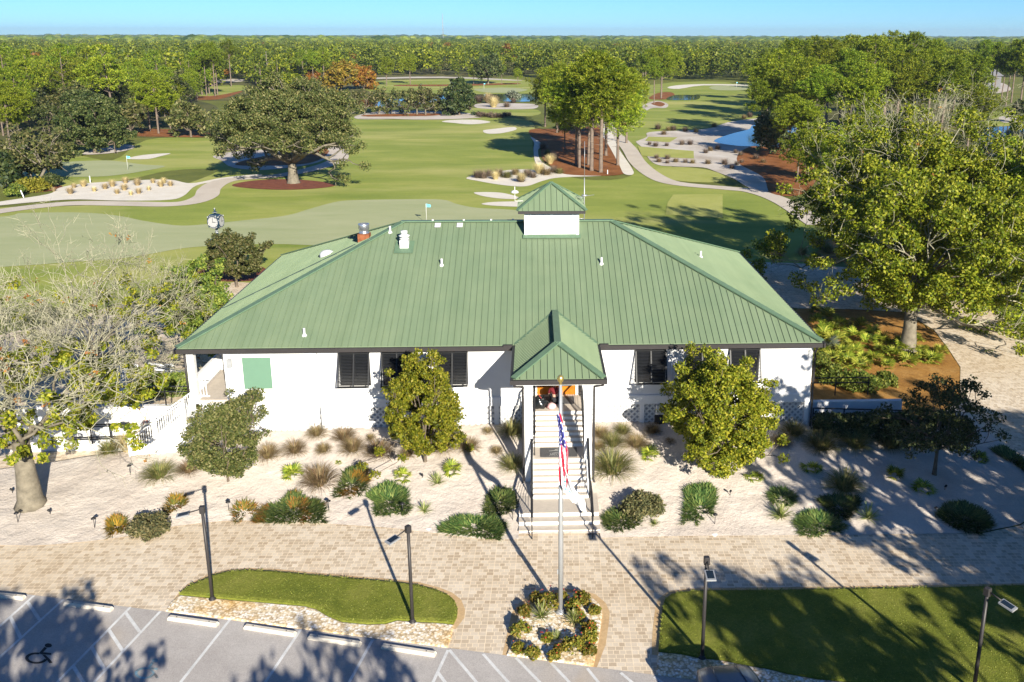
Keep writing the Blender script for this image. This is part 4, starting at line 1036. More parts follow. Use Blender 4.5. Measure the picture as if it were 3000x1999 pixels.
# ---- flagpole and flags
FX, FY = 17.31, -12.61
fp = thing('flagpole', 'tall silver flagpole with a gold ball in the gravel bed before the steps', 'flagpole', (FX,FY,.05))
mb = MB(); mb.tube([(0,0,0),(0,0,3),(0,0,8.5)], [.085,.078,.05], 16); mb.build('pole', M['alu'], fp)
mb = MB(); mb.lathe([(.04,8.5),(.06,8.52),(.04,8.56),(.09,8.62),(.115,8.70),(.09,8.785),(.04,8.825),(.01,8.83)], 16); mb.build('ball', M['gold'], fp)
mb = MB(); mb.lathe([(.2,0),(.2,.03),(.13,.06),(.12,.12)], 16); mb.build('base_collar', M['alu'], fp)
mb = MB(); mb.tube([(.095,-.02,1.2),(.07,-.02,8.3)], .006, 4); mb.bar((-.1,0,1.5),(-.1,0,1.68),.03,.03); mb.build('halyard', M['grey'], fp)
def cloth(name, rows, mats, pick, thick=.0):
    """rows: list of (z, [points (x,y)]); quads coloured by pick(i,j)"""
    V = []; Fq = []; mi = []
    n = len(rows[0][1])
    for z, pts in rows:
        for k, p in enumerate(pts): V.append((p[0], p[1], z-(p[2] if len(p) > 2 else 0)))
    for i in range(len(rows)-1):
        for k in range(n-1): Fq.append((i*n+k,i*n+k+1,i*n+n+k+1,i*n+n+k)); mi.append(pick(i/(len(rows)-1),k/(n-1)))
    me = np_mesh(name, np.array(V), np.array(Fq), mats, mi, True)
    return link(name, me)
def usflag():
    rows = []; N = 40; K = 27
    for i in range(N):
        t = i/(N-1); z = 7.62-2.55*t
        wd = .14+.19*min(1, t*2.2)-.08*max(0,t-.75)*4
        x0 = FX-.15+.14*t+.04*math.sin(t*5); pts = []
        for k in range(K):
            s = k/(K-1); x = x0+wd*s+.02*math.sin(9*s+4*t)
            y = FY-.20-.07*math.sin(s*12+t*2.0)-.03*math.sin(t*9+s*4)
            pts.append((x, y, .35*s*t))
        rows.append((z, pts))
    red = plain('red_flag_cloth', (.55,.012,.045), .8, var=.05); blue = plain('blue_flag_cloth', (.045,.05,.24), .8, var=.05)
    def pick(t, s):
        q = t*1.0
        if t < .42 and s < .66:
            return 2 if (int(t*42)+int(s*14)) % 4 or int(t*42) % 2 else 1
        return 0 if int((s*.95-t*.75+2)*5.0) % 2 else 1
    return cloth('national_flag', rows, [red, M['flagwhite'], blue], pick)
o = usflag(); setp(o, 'limp red, white and blue flag with stars and stripes hanging from the flagpole', 'flag', 'flags on the flagpole')
def whiteflag():
    rows = []; N = 36; K = 22
    for i in range(N):
        t = i/(N-1); z = 5.75-1.35*t
        x0 = FX-.02+.10*t+.75*max(0,t-.5)**1.2; wd = .14+.66*t**1.1-.42*max(0,t-.75)/.25*.8
        rows.append((z, [(x0+wd*(k/(K-1)), FY-.22-.09*math.sin(k/(K-1)*8+t*3), .42*(k/(K-1))*t) for k in range(K)]))
    return cloth('white_flag', rows, [M['flagwhite'], M['teal']], lambda t, s: 1 if (.12 < s < .42 and (.36 < t < .42 or .47 < t < .51 or (.42 <= t <= .47 and .3 < s < .4))) or (.05 < s < .25 and .56 < t < .62) or (.2 < s < .3 and .62 <= t < .70) else 0)
o = whiteflag(); setp(o, 'limp white flag with a teal emblem hanging below the striped flag', 'flag', 'flags on the flagpole')

# ---- car park lamps
def street_lamp(u, v, az, label, h=3.48, arm=.75):
    p = gz(u, v); t = thing('street_lamp', label, 'street lamp', (p[0],p[1],.04), az, 'lamp posts along the car park')
    mb = MB(); mb.tube([(0,0,0),(0,0,h)], [.062,.055], 10); mb.lathe([(.13,0),(.13,.03),(.08,.05),(.075,.12)],12); mb.build('pole', M['bronze'], t)
    mb = MB(); mb.bbox(-.09,.09,-.09,.09,h-.03,h+.22,.02); mb.build('head_box', M['bronze'], t)
    mb = MB(); mb.tube([(0,.09,h+.1),(0,.45,h+.02)], .022, 6); mb.build('arm', M['bronze'], t)
    mb = MB(); mb.add([(-.15,.42,h-.03),(.15,.42,h-.03),(.15,.86,h-.10),(-.15,.86,h-.10),(-.15,.42,h+.02),(.15,.42,h+.02),(.15,.86,h-.05),(-.15,.86,h-.05)],[(0,3,2,1),(4,5,6,7),(0,1,5,4),(1,2,6,5),(2,3,7,6),(3,0,4,7)])
    pnl = mb.build('lamp_panel', M['alu'], t)
    mb = MB(); mb.add([(-.11,.46,h+.022),(.11,.46,h+.022),(.11,.80,h-.035),(-.11,.80,h-.035)],[(0,1,2,3)]); mb.build('solar_cell', M['solar'], pnl)
    return t
street_lamp(622.9,1759.3,R(100),'dark lamp post at the left tip of the small curved lawn')
street_lamp(1209.2,1825.3,R(135),'dark lamp post at the right end of the small curved lawn')
street_lamp(2056.9,1930.8,R(180),'dark lamp post with a square panel beside the parked car')
street_lamp(2851,2035,R(-145),'dark lamp post on the big lawn, nearest the right edge')
# ---- wheel stops
def wheel_stop(a, b, label):
    p = gz(*a, .06); q = gz(*b, .06); c = (p+q)/2; ang = math.atan2(q[1]-p[1], q[0]-p[0])
    mb = MB(); L = .94
    prof = [(-.09,0),(.09,0),(.09,.06),(.06,.13),(-.06,.13),(-.09,.06)]
    vs = [(-L,y,z) for y,z in prof]+[(L,y,z) for y,z in prof]; n = 6
    vs[3] = (-L+.04,vs[3][1],vs[3][2]); vs[4] = (-L+.04,vs[4][1],vs[4][2]); vs[9] = (L-.04,vs[9][1],vs[9][2]); vs[10] = (L-.04,vs[10][1],vs[10][2])
    mb.add(vs, [(5,4,3,2,1,0),(6,7,8,9,10,11)]+[(i,(i+1)%n,(i+1)%n+n,i+n) for i in range(n)])
    for x in (-.62,.62): mb.lathe([(.025,.131),(.02,.136)],8,(x,0,0),1)
    o = mb.build('wheel_stop', [M['concrete'], M['black']], None, (c[0],c[1],.009)); o.rotation_euler = (0,0,ang)
    return setp(o, label, 'wheel stop', 'concrete wheel stops along the parking bays')
for a, b, l in [((-68,1738),(73,1752),'concrete wheel stop cut off by the left edge of the photo'),((188,1767),(330,1786),'concrete wheel stop above the bay with the black wheelchair symbol'),
                ((495,1810),(637,1830),'concrete wheel stop at the left tip of the gravel strip'),((719,1836),(863,1858),'concrete wheel stop below the left lamp post, second along the gravel strip'),
                ((906,1866),(1055,1888),'concrete wheel stop third along the gravel strip'),((1123,1894),(1272,1917),'concrete wheel stop at the right end of the gravel strip, by the hatched bay')]:
    wheel_stop(a, b, l)
# ---- path lights
def path_light(u, v, label, double=True):
    p = at(u, v); t = thing('path_light', label, 'path light', p, rnd.uniform(-.4,.4), 'small black garden lights')
    mb = MB(); mb.tube([(0,0,-.02),(0,0,.48)], .013, 6); mb.build('stake', M['black'], t)
    mb = MB(); mb.lathe([(.10,.45),(.10,.47),(.05,.51),(.015,.54)], 12); mb.build('lamp_shade', M['black'], t)
    return t
def spot_light(u, v, label):
    p = at(u, v); t = thing('spot_light', label, 'spot light', p, 0, 'small black garden spots')
    mb = MB(); mb.tube([(0,0,-.02),(0,0,.14)], .013, 6); mb.build('stake', M['black'], t)
    mb = MB(); mb.tube([(0,-.09,.26),(0,.03,.14)], [.05,.04], 10); mb.build('lamp_head', M['black'], t)
for u, v, l in [(53,1533,'black mushroom garden light below the big trunk at the left edge'),(278,1549,'black mushroom garden light beside the small orange juniper'),(382,1392,'black mushroom garden light near the white side stair'),
                (671,1500,'black garden light on the sand above the left lamp post'),(964,1497,'black mushroom garden light at the right end of the bronzed juniper mat'),(1180,1506,'black mushroom garden light in front of the blue-green juniper'),
                (1502,1525,'black mushroom garden light left of the bottom steps'),(2094,1537,'black mushroom garden light below the trailing juniper'),(2740,1518,'black mushroom garden light in the shade at right')]: path_light(u, v, l)
for u, v, l in [(147,1508,'black garden spot on bare sand right of the big trunk'),(37,1446,'black garden spot left of the big trunk'),(1238,1403,'black garden spot between two green palmettos'),(2139,1451,'black garden spot on sand right of the trailing juniper'),(2768,1436,'black garden spot in the shade below the small dark tree')]: spot_light(u, v, l)
# valve covers
def valve(u, v, label):
    p = at(u, v); mb = MB(); mb.lathe([(.12,-.02),(.12,.02),(.10,.03)], 14); o = mb.build('valve_cover', M['trim'], None, p); setp(o, label, 'valve cover', 'round valve covers in the sand')
valve(1257,1550,'white round valve cover at the sand edge left of the steps'); valve(2093,1566,'white round valve cover at the sand edge right of the steps')
# ---- street clock
clk = thing('street_clock', 'black four-faced street clock on a post beside the putting green', 'clock', (-11.0,38.3,.03), R(-9))
mb = MB(); mb.lathe([(.38,0),(.38,.2),(.26,.3),(.22,.9),(.14,1.0),(.10,1.2),(.10,2.9),(.14,2.95),(.14,3.05),(.10,3.1),(.10,3.3),(.22,3.38),(.28,3.42)], 16); mb.build('post', M['navy'], clk)
mb = MB(); mb.lathe([(.14,2.98),(.155,3.0),(.14,3.03)],16); mb.lathe([(.14,3.12),(.155,3.15),(.14,3.18)],16); mb.build('post_ring', M['dial'], clk)
mb = MB(); mb.box(-.46,.46,-.46,.46,3.52,4.48)
mb.lathe([(.40,3.40),(.46,3.5),(.46,3.53)],16); mb.lathe([(.55,4.48),(.42,4.58),(.2,4.64),(.06,4.66)],16)
for a in range(4):
    c, s = math.cos(a*PI/2), math.sin(a*PI/2)
hb = mb.build('clock_head', M['navy'], clk)
for a in range(4):
    f = MB(); f.lathe([(.50,.44),(.50,.53),(.455,.545),(.455,.50)], 28, (0,0,4.0), 0, True, 'y'); fo = f.build('clock_bezel', M['navy'], hb); fo.rotation_euler = (0,0,a*PI/2)
    f = MB(); f.lathe([(.455,.50),(.455,.525),(.05,.53)], 28, (0,0,4.0), 0, False, 'y'); f.bar((0,-.535,3.97),(0.0,-.535,4.36),.035,.008,1,(0,-1,0)); f.bar((-.04,-.537,4.0),(.27,-.537,4.0),.008,.045,1)
    for k in range(12):
        t = k*PI/6; r0, r1 = (.36,.42)
        f.bar((r0*math.sin(t),-.534,4+r0*math.cos(t)),(r1*math.sin(t),-.534,4+r1*math.cos(t)),.03,.006,1,(0,-1,0))
    f.build('dial', [M['dial'], M['black']], fo)
    f = MB()
    for sg in (1,-1):
        for k in range(-4, 5): t0, t1 = (k*.15-.06), (k*.15+.06); r = .535; f.bar((r*math.sin(t0),-.47,4+sg*r*math.cos(t0)),(r*math.sin(t1),-.47,4+sg*r*math.cos(t1)),.02,.05)
    for sx in (-1,1): f.lathe([(.02,.44),(.07,.47),(.02,.50)],8,(sx*.47,0,4.42),0,True,'y')
    f.build('name_band', M['dial'], fo)
mb = MB(); mb.lathe([(.10,4.66),(.10,4.72),(.2,4.76),(.2,4.80),(.08,4.84),(.06,4.9),(.10,4.98),(.06,5.06),(.02,5.1)],14); mb.build('finial', M['navy'], clk)
mb = MB(); mb.lathe([(.2,4.765),(.215,4.78),(.2,4.795)],14); mb.lathe([(.05,5.06),(.06,5.11),(.02,5.16)],12); mb.build('finial_ring', M['dial'], clk)
# ---- golf flags
def golf_flag(u, v, label, h=2.1, big=1.0):
    p = gz(u, v); t = thing('golf_flag', label, 'golf flag', (p[0],p[1],.05), R(12), 'flags on the putting greens')
    mb = MB(); mb.tube([(0,0,0),(0,0,h)], .022*big, 6); mb.build('stick', M['pvc'], t)
    mb = MB(); k = 7
    vs = []
    for i in range(k):
        s = i/(k-1)
        for j in (0,1): vs.append((.02+.48*s, .05*math.sin(s*6), h-.02-.36*j-.12*s+(.12*s if j else 0)))
    mb.add(vs, [(2*i,2*i+2,2*i+3,2*i+1) for i in range(k-1)], 0, True); mb.build('pennant', M['cyan'], t)
golf_flag(375,499,'light blue flag on the far-left green in front of the small bunker')
golf_flag(1250,655,'light blue flag on the big practice green behind the roof ridge')
golf_flag(1418,262,'tiny flag on the green beyond the pond',2.2,2); golf_flag(2157,258,'tiny flag on the far green at the end of the right fairway',2.2,2)
# ---- white marker stakes
def marker(u, v, label, lean=0, h=.9):
    p = gz(u, v); mb = MB(); mb.bar((0,0,0),(lean,0,h),.09,.09); o = mb.build('marker_stake', M['trim'], None, (p[0],p[1],.04)); setp(o, label, 'marker stake', 'white marker stakes')
marker(265,536,'white marker stake above the white sand, standing upright'); marker(70,580,'leaning white marker stake by the small green bush at left',-.25); marker(78,541,'leaning white stake between the leaning tree and the big shrub',-.3)
marker(1780,511,'small white post on the straw below the pines',0,.6)
# ---- car
def car(label):
    t = thing('parked_car', label, 'car', (22.3,-18.95,.008), R(5)); t.scale = (1,1,1.16)
    # stations along y (nose +2.25): (y, half width, z bottom, z belt, z roof, half width roof)
    st_ = [(2.28,.55,.32,.62,.62,.40),(2.2,.74,.28,.74,.80,.60),(2.0,.84,.24,.84,.92,.70),(1.5,.90,.22,.92,1.0,.76),(1.05,.92,.22,.96,1.05,.78),(.95,.92,.22,.96,1.06,.80),(.25,.93,.22,.98,1.50,.66),(-.4,.93,.22,.99,1.60,.64),(-1.3,.92,.22,1.0,1.58,.62),(-2.0,.90,.24,1.0,1.42,.60),(-2.25,.84,.28,.98,1.06,.66),(-2.35,.78,.34,.8,.84,.6)]
    mb = MB(); n = 12; vs = []
    for y, w_, zb, zm, zr, wr in st_:
        half = [(w_*.80,zb),(w_,zb+.12),(w_*1.0,zb+(zm-zb)*.55),(w_*.97,zm),(wr*1.02,zr-.04),(wr*.7,zr),]
        ring = [(x,z) for x,z in half]+[(-x,z) for x,z in half[::-1]]
        vs += [(x,y,z) for x,z in ring]
    fs = [(i*n+k,i*n+n+k,i*n+n+(k+1)%n,i*n+(k+1)%n) for i in range(len(st_)-1) for k in range(n)]
    mi = [0]*len(fs)
    gl = []
    for i in range(len(st_)-1):
        for k in range(n):
            if (i in (5,) and k in (4,5,6)) or (i in (8,9) and k == 5 and i == 9) or (i in (6,7,8) and k in (3,7)) or (i == 5 and k in (3,7)): gl.append(i*n+k)
    body_f = [f for q, f in enumerate(fs) if q not in gl]; glass_f = [fs[q] for q in gl]
    body_f += [tuple(range(n)), tuple(range((len(st_)-1)*n+n-1,(len(st_)-1)*n-1,-1))]
    mb.add(vs, body_f, 0, True); bo = mb.build('body', M['carpaint'], t)
    g = MB(); g.add(vs, glass_f, 0, True); g.build('window', M['glass'], t)
    g = MB()
    for sx in (-1,1): g.tube([(sx*.42,1.0,1.07),(sx*.40,1.6,1.02),(sx*.36,2.05,.93)], [.012,.02,.012], 6)
    g.build('hood_crease', M['carpaint'], bo)
    for sx in (-1,1):
        g = MB(); g.bbox(sx*.66-.14,sx*.66+.14,2.06,2.20,.62,.74,.03); g.build('headlight', M['pvc'], t)
        g = MB(); g.bbox(sx*1.0-.10,sx*1.0+.10,.62,.78,.98,1.14,.03); g.build('side_mirror', M['carpaint'], t)
        for y in (1.42,-1.4):
            g = MB(); g.lathe([(.20,-.10),(.33,-.10),(.34,-.06),(.34,.06),(.33,.10),(.20,.10)], 20, (sx*.86,y,.34), 0, True, 'x'); wo = g.build('wheel', M['tyre'], t)
            g = MB(); g.lathe([(.02,-.08),(.21,-.09),(.21,.09),(.02,.08)], 16, (sx*.87,y,.34), 0, False, 'x'); g.build('rim', M['alu'], wo)
    g = MB(); g.bbox(-.45,.45,2.20,2.31,.38,.58,.03); g.build('grille', M['black'], t)
    return t
car('dark blue-grey car nosed up to the gravel, only its hood in the photo')
# ---- left ramps and rails
def rail(name, label, p, q, h=1.0, n=5, bars=(1.0,.72), group='black handrails of the ramps'):
    p = Vector(p); q = Vector(q); t = thing(name, label, 'handrail', p, 0, group); d = q-p
    mb = MB()
    for b_ in bars: mb.bar((0,0,h*b_), d+Vector((0,0,h*b_)), .05, .05)
    mb.build('rail', M['black'], t)
    for k in range(n+1): a = d*(k/n); mb = MB(); mb.bar(a, a+Vector((0,0,h)), .05, .05, 0, (0,1,0)); mb.build('post', M['black'], t)
def wall_box(name, label, x0, x1, y0, y1, z0, z1):
    mb = MB(); mb.bbox(x0,x1,y0,y1,z0,z1,.02); mb.box(x0-.03,x1+.03,y0-.03,y1+.03,z1+.001,z1+.05); o = mb.build(name, M['white'], None); setp(o, label, 'ramp wall', 'white ramp walls beside the clubhouse')
wall_box('ramp_wall', 'long white ramp wall behind the white side stair', -9.0, .12, 1.15, 1.35, -.1, 2.25)
rail('handrail', 'black two-bar handrail on top of the left white ramp wall', (-5.4,1.25,2.3), (.05,1.25,2.3), .95, 4)
rail('handrail', 'black handrail with paired posts in front of the left white ramp wall', (-5.6,.55,.62), (-2.9,.55,.66), 1.0, 3, (1.0,.9,.35,.25))
wall_box('ramp_wall', 'white ramp wall at the right end of the clubhouse behind the dark hedge', 29.82, 34.6, 1.05, 1.25, -.1, 2.1)
rail('handrail', 'black handrail behind the right ramp wall against the pine straw', (29.95,2.3,1.95), (33.3,2.3,1.95), .95, 2)
rail('handrail', 'black handrail along the right ramp wall above the hedge', (29.95,.35,1.15), (36.0,.35,.9), .95, 4)
mb = MB()
for sx in (0,.5): mb.tube([(-2.6+sx*(1 if sx else 0),1.10,2.32),(-2.5+sx*.6,1.08,2.0),(-2.25-sx*.2,1.06,1.6),(-2.05-sx*.9,1.02,1.1),(-1.95-sx*1.2,.8,.72),(-1.4-sx,.5,.66)], .014, 5)
o = mb.build('extension_cord', M['hose'], None); setp(o, 'orange cord hanging in an X over the left white ramp wall', 'cord')
# benches on the patio
def bench(u, v, rz, label, z=1.0):
    p = gz(u, v, z); t = thing('bench', label, 'bench', (p[0],p[1],.01), rz, 'white slatted benches on the patio')
    H = z
    for y in (-.18,0,.18): mb = MB(); mb.box(-.8,.8,y-.07,y+.07,.42,.45); mb.build('seat_slat', M['trim'], t)
    for k in range(3): mb = MB(); mb.box(-.8,.8,.28,.31,.55+k*.16,.67+k*.16); mb.build('back_slat', M['trim'], t)
    for x in (-.7,.7):
        mb = MB(); mb.box(x-.04,x+.04,-.24,-.16,0,.42); mb.build('leg', M['trim'], t); mb = MB(); mb.box(x-.04,x+.04,.20,.28,0,1.05); mb.build('leg', M['trim'], t)
bench(360,1100,R(8),'white slatted bench half hidden by branches, farthest from the clubhouse',.5); bench(330,1140,R(0),'white slatted bench nearest the ramp wall, behind oak branches',.5); bench(465,1095,R(-12),'white slatted bench closest to the porch column',.5)
mb = MB(); p = gz(408,1110,.4); mb.box(-1.2,1.2,-.75,.75,.0,.06)
for k in range(11): mb.box(-1.2,1.2,-.74+k*.136,-.74+k*.136+.12,.061,.09)
for k in range(4): mb.box(-1.2,1.2,-.75-.25*(k+1),-.75-.25*k,-.0,.05-.012*k)
o = mb.build('timber_platform', plain('grey_weathered_timber',(.40,.39,.38),.85,var=.15), None, (p[0],p[1],.3)); o.rotation_euler = (0,0,R(35)); setp(o,'grey weathered timber platform between the white benches','platform')
mb = MB(); mb.bbox(-.45,.45,-.3,.3,0,.75,.03); mb.box(-.47,.47,-.32,.32,.751,.80); p = gz(528,1108,.4); o = mb.build('utility_cabinet', M['grey'], None, (p[0],p[1],.01)); setp(o,'pale grey utility cabinet behind the hedge by the porch column','cabinet')
p = gz(16,545); mb = MB(); mb.lathe([(.35,0),(.38,.06),(.5,.75),(.55,.78),(.55,.85),(.46,.85)],16); o = mb.build('plant_pot', M['clay'], None, (p[0]+.6,p[1]-.3,.03)); setp(o,'pale clay pot under the glossy shrub at the left edge','pot')
# radio mast on the horizon
p = gz(1299,205); mb = MB(); sc_ = 3000/np.linalg.norm(p-CAM)
P = CAM+(p-CAM)*1.0; dmast = 2500.; d = ray(1298,104); B = CAM+d*dmast
mb.tube([(0,0,0),(0,0,76)], [.9,.7], 4)
for k in range(7): mb.box(-1.1,1.1,-.6,.6,8+k*9,9.5+k*9)
o = mb.build('radio_mast', M['grey'], None, (B[0],B[1],0)); setp(o,'thin grey radio mast rising from the woods on the horizon','mast')
# far house
p = gz(2865,262); hs = thing('far_house','small pale house with a grey roof among the pines at far right','house',(p[0],p[1],0),R(20))
mb = MB(); mb.box(-7,7,-4,4,0,5); mb.build('wall', M['house_wall'], hs)
mb = MB(); mb.add([(-7.6,-4.6,5),(7.6,-4.6,5),(7.6,4.6,5),(-7.6,4.6,5),(-6,0,8),(6,0,8)],[(0,1,5,4),(1,2,5),(2,3,4,5),(3,0,4),(3,2,1,0)]); mb.build('roof', M['house_roof'], hs)

# ------------------------------------------------------------------ garden plants
def hgt(p, v):
    """height above p at which a vertical line through p meets image row v"""
    lo, hi = 0.0, 60.0
    for _ in range(40):
        m = (lo+hi)/2
        if proj((p[0], p[1], p[2]+m))[1] > v: lo = m
        else: hi = m
    return lo
def strips(rng, base, az, lean, length, width, seg=3, droop=1.0):
    """arching tapered blades; arrays of n"""
    n = len(base); V = []; F = []
    hx, hy = np.cos(az), np.sin(az)
    for i in range(seg+1):
        t = i/seg
        ang = lean + droop*t*t
        # integrate along the arc
        if i == 0: pos = base.copy()
        else:
            a0 = lean + droop*((i-.5)/seg)**2
            pos = pos + (length/seg)[:,None]*np.stack([np.sin(a0)*hx, np.sin(a0)*hy, np.cos(a0)], 1)
        wv = np.stack([-hy, hx, np.zeros(n)], 1)*(width*(1-t*.85)/2)[:,None]
        V.append(pos-wv); V.append(pos+wv)
    V = np.stack(V, 1)                                  # n, 2(seg+1), 3
    k = 2*(seg+1); idx = np.arange(n)[:,None]*k
    for i in range(seg): F.append(idx+np.array([[2*i,2*i+1,2*i+3,2*i+2]]))
    return V.reshape(-1,3), np.concatenate(F, 0)
def grass_mesh(name, seed, mat, n=650, h=.60, spread=1.0, width=.015, droop=1.25):
    """clump one metre across"""
    rg = np.random.default_rng(seed)
    r = .16*np.sqrt(rg.uniform(size=n)); a = rg.uniform(0,2*PI,n)
    base = np.stack([r*np.cos(a), r*np.sin(a), np.zeros(n)-.02], 1)
    V, F = strips(rg, base, a+rg.normal(0,.35,n), rg.uniform(.05,1.15,n)*spread, h*rg.uniform(.7,1.05,n), width*rg.uniform(.7,1.3,n), 5, droop*rg.uniform(.7,1.25,n))
    return np_mesh(name, V, F, [mat])
GR = {}
for key, mat, kw in (('tan','lf_tan',{}),('green','lf_greentan',{}),('purple','lf_purple',dict(h=.7,droop=.9)),('wheat','lf_wheat',dict(h=.8,droop=.7,spread=.7))):
    GR[key] = [grass_mesh('grass_clump', 10*i+hash(key) % 7*0+len(key), M[mat], **kw) for i in range(3)]
def grass(u, v, wpx, label, kind='tan', group='ornamental grass clumps in the sand garden', hs=1.0, ppm=None, name='grass_clump', cat='grass clump'):
    p = at(u, v); d = (np.array(p)-CAM)@BW
    w = wpx*d/FL
    o = link(name, GR[kind][rnd.randrange(3)], None, p+Vector((0,w*.28,0)))
    o.scale = (w*1.28,w*1.28,w*1.3*hs*rnd.uniform(.9,1.1)); o.rotation_euler = (0,0,rnd.uniform(0,6.28))
    return setp(o, label, cat, group)
for a in [(925,1284,54,'dry grass clump against the lattice, first to the right of the yellowish stain'),(1006,1296,62,'tan grass clump against the lattice, left of the bronze-leaved tree','tan'),
 (1085,1291,27,'smallest dry tuft by the lattice next to the bronze tree shadow'),(780,1349,64,'tan grass clump closest to the grey-green tree by the side stair'),(860,1333,64,'tan grass clump above the yellow palmetto on the left'),
 (946,1330,44,'small tan tuft midway between larger clumps on the left sand'),(1031,1330,68,'tan grass clump just below the one touching the lattice'),(1110,1344,78,'broad tan grass clump left of the bronze tree trunk'),
 (1194,1342,46,'dry tuft under the left edge of the bronze tree'),(1297,1328,62,'tan grass clump under the right edge of the bronze tree'),(1373,1325,60,'tan grass clump right of the bronze tree, on open sand'),
 (1429,1272,30,'small dry tuft at the foot of the lattice left of the steps'),(1455,1331,34,'small dry tuft on the edge of the porch shadow'),(1500,1282,70,'grass clump in the striped shade of the steps','green'),
 (1500,1380,72,'long green grass clump beside the left wall of the steps','green'),(932,1434,96,'largest tan grass clump, right of the yellow palmetto','tan'),
 (1762,1286,54,'orange-brown grass clump at the lattice just right of the steps'),(1796,1314,66,'green grass clump behind the largest one right of the steps','green'),(1825,1277,50,'green and tan grass clump against the lattice right of the steps','green'),
 (1864,1315,64,'brown grass clump right of the green ones near the steps'),(1796,1400,116,'very large green and tan grass clump beside the right stair post','green'),(1752,1322,40,'brown tuft hidden behind the largest clump by the steps'),
 (1913,1273,44,'dark tuft in the tree shadow below the gas meter'),(1963,1301,28,'small dark tuft at the left edge of the big round tree'),
 (2330,1282,72,'shaded grass clump below the right corner of the clubhouse','green'),(2293,1309,58,'brown shaded tuft right of the big round tree'),(2414,1326,92,'rounded shaded grass clump below the hedge, left of two','green'),
 (2509,1320,90,'rounded shaded grass clump below the hedge, right of two','green'),(2614,1320,84,'dark low grass clump left of the small dark tree','green'),(2481,1446,100,'biggest shaded grass clump in the middle of the right sand','green'),
 (459,1410,84,'green and tan grass clump at the foot of the white side stair','green'),(547,1391,56,'tan grass clump between the side stair and the grey-green tree'),(368,1328,58,'tall pale grass clump in front of the left ramp wall, left of two','wheat'),(421,1326,62,'tall pale grass clump in front of the left ramp wall, right of two','wheat'),
 (310,1335,60,'shaded green grass clump under the lichen oak branches','green')]:
    grass(*a)
def fan_mesh(name, seed, mat, fans=16, r=.5, leaflets=9, stem=.34, droop=.25, wid=.05):
    rg = np.random.default_rng(seed); V = []; F = []
    for i in range(fans):
        a = rg.uniform(0,2*PI); el = rg.uniform(.25,1.35); d = np.array([math.cos(a)*math.cos(el), math.sin(a)*math.cos(el), math.sin(el)])
        c = d*stem*rg.uniform(.5,1.1); side = unit(np.cross(d, [0,0,1.])+1e-6); up = np.cross(side, d)
        tilt = unit(d+up*-.25)
        rr = r*rg.uniform(.55,.75)
        for k in range(leaflets):
            t = (k/(leaflets-1)-.5)*2.5; e = unit(tilt*math.cos(t)+side*math.sin(t)+np.array([0,0,-droop*abs(math.sin(t))]))
            wv = np.cross(e, np.cross(side, tilt)+rg.normal(0,.15,3)); wv = unit(wv)*wid*.5
            n0 = len(V); m = c+e*rr*.55
            V += [c-wv*.2, c+wv*.2, m+wv, c+e*rr+np.array([0,0,-droop*.12]), m-wv]
            F += [(n0,n0+1,n0+2,n0+4),(n0+4,n0+2,n0+3,n0+3)]
    V = np.array(V); me = bpy.data.meshes.new(name); me.from_pydata([tuple(v) for v in V], [], [tuple(dict.fromkeys(f)) for f in F]); me.materials.append(mat); me.update(); return me
PALM = [fan_mesh('palmetto', s, M['lf_palm']) for s in (1,2,3)]
SILV = [fan_mesh('palmetto', 8, M['lf_silver'], 20, .6, 11, .4)]
def yucca_mesh(seed, mat, n=95, L=.56, wid=.05):
    rg = np.random.default_rng(seed); a = rg.uniform(0,2*PI,n); lean = np.abs(rg.uniform(.05,1.45,n))
    base = np.zeros((n,3)); base[:,2] = .10
    V, F = strips(rg, base, a, lean, L*rg.uniform(.75,1.1,n), np.full(n, wid), 3, rg.uniform(0,.3,n)); return np_mesh('yucca', V, F, [mat])
YUC = [yucca_mesh(s, M['lf_yucca']) for s in (1,2)]
def plant(name, meshes, u, v, wpx, label, cat, group, z=0, hs=1.0, at_fn=None):
    p = at(u, v) if at_fn is None else at_fn(u, v); d = (np.array(p)-CAM)@BW; w = wpx*d/FL
    o = link(name, rnd.choice(meshes), None, p+Vector((0,w*.25,z))); o.scale = (w,w,w*hs); o.rotation_euler = (0,0,rnd.uniform(0,6.28))
    return setp(o, label, cat, group)
for u, v, w_, l in [(855,1408,76,'yellow-green palmetto left of the largest tan grass clump'),(992,1362,26,'tiny green palmetto on the left sand'),(1176,1412,62,'bright palmetto between two blue-green junipers and the bronze tree'),(1325,1396,74,'dense green palmetto right of the bronze tree trunk'),
                    (1909,1352,70,'green palmetto between the steps and the big round tree'),(2215,1413,62,'green palmetto at the lower right of the big round tree'),(2384,1388,70,'shaded palmetto in the middle of the right sand, left one'),(2626,1406,68,'shaded palmetto left of the small dark tree trunk'),(2708,1447,70,'shaded palmetto below the small dark tree'),(2877,1354,52,'shaded palmetto right of the small dark tree')]:
    plant('palmetto', PALM, u, v, w_, l, 'palmetto', 'palmettos in the sand garden')
for u, v, w_, l in [(1280,1430,64,'spiky yucca on open sand left of the flag shadow'),(1241,1510,58,'spiky yucca near the path edge left of the steps'),(1918,1546,38,'small spiky yucca right of the lower juniper by the steps'),(2293,1533,86,'sunlit yellow-tipped yucca at the edge of the tree shade'),(2551,1538,86,'dark spiky yucca in the shade at right')]:
    plant('yucca', YUC, u, v, w_, l, 'yucca', 'yuccas in the sand garden')
def inpoly(P, x, y):
    c = np.zeros(len(x), bool); n = len(P)
    for i in range(n):
        x0, y0 = P[i]; x1, y1 = P[(i+1) % n]
        m = ((y0 > y) != (y1 > y)) & (x < (x1-x0)*(y-y0)/(y1-y0+1e-12)+x0); c ^= m
    return c
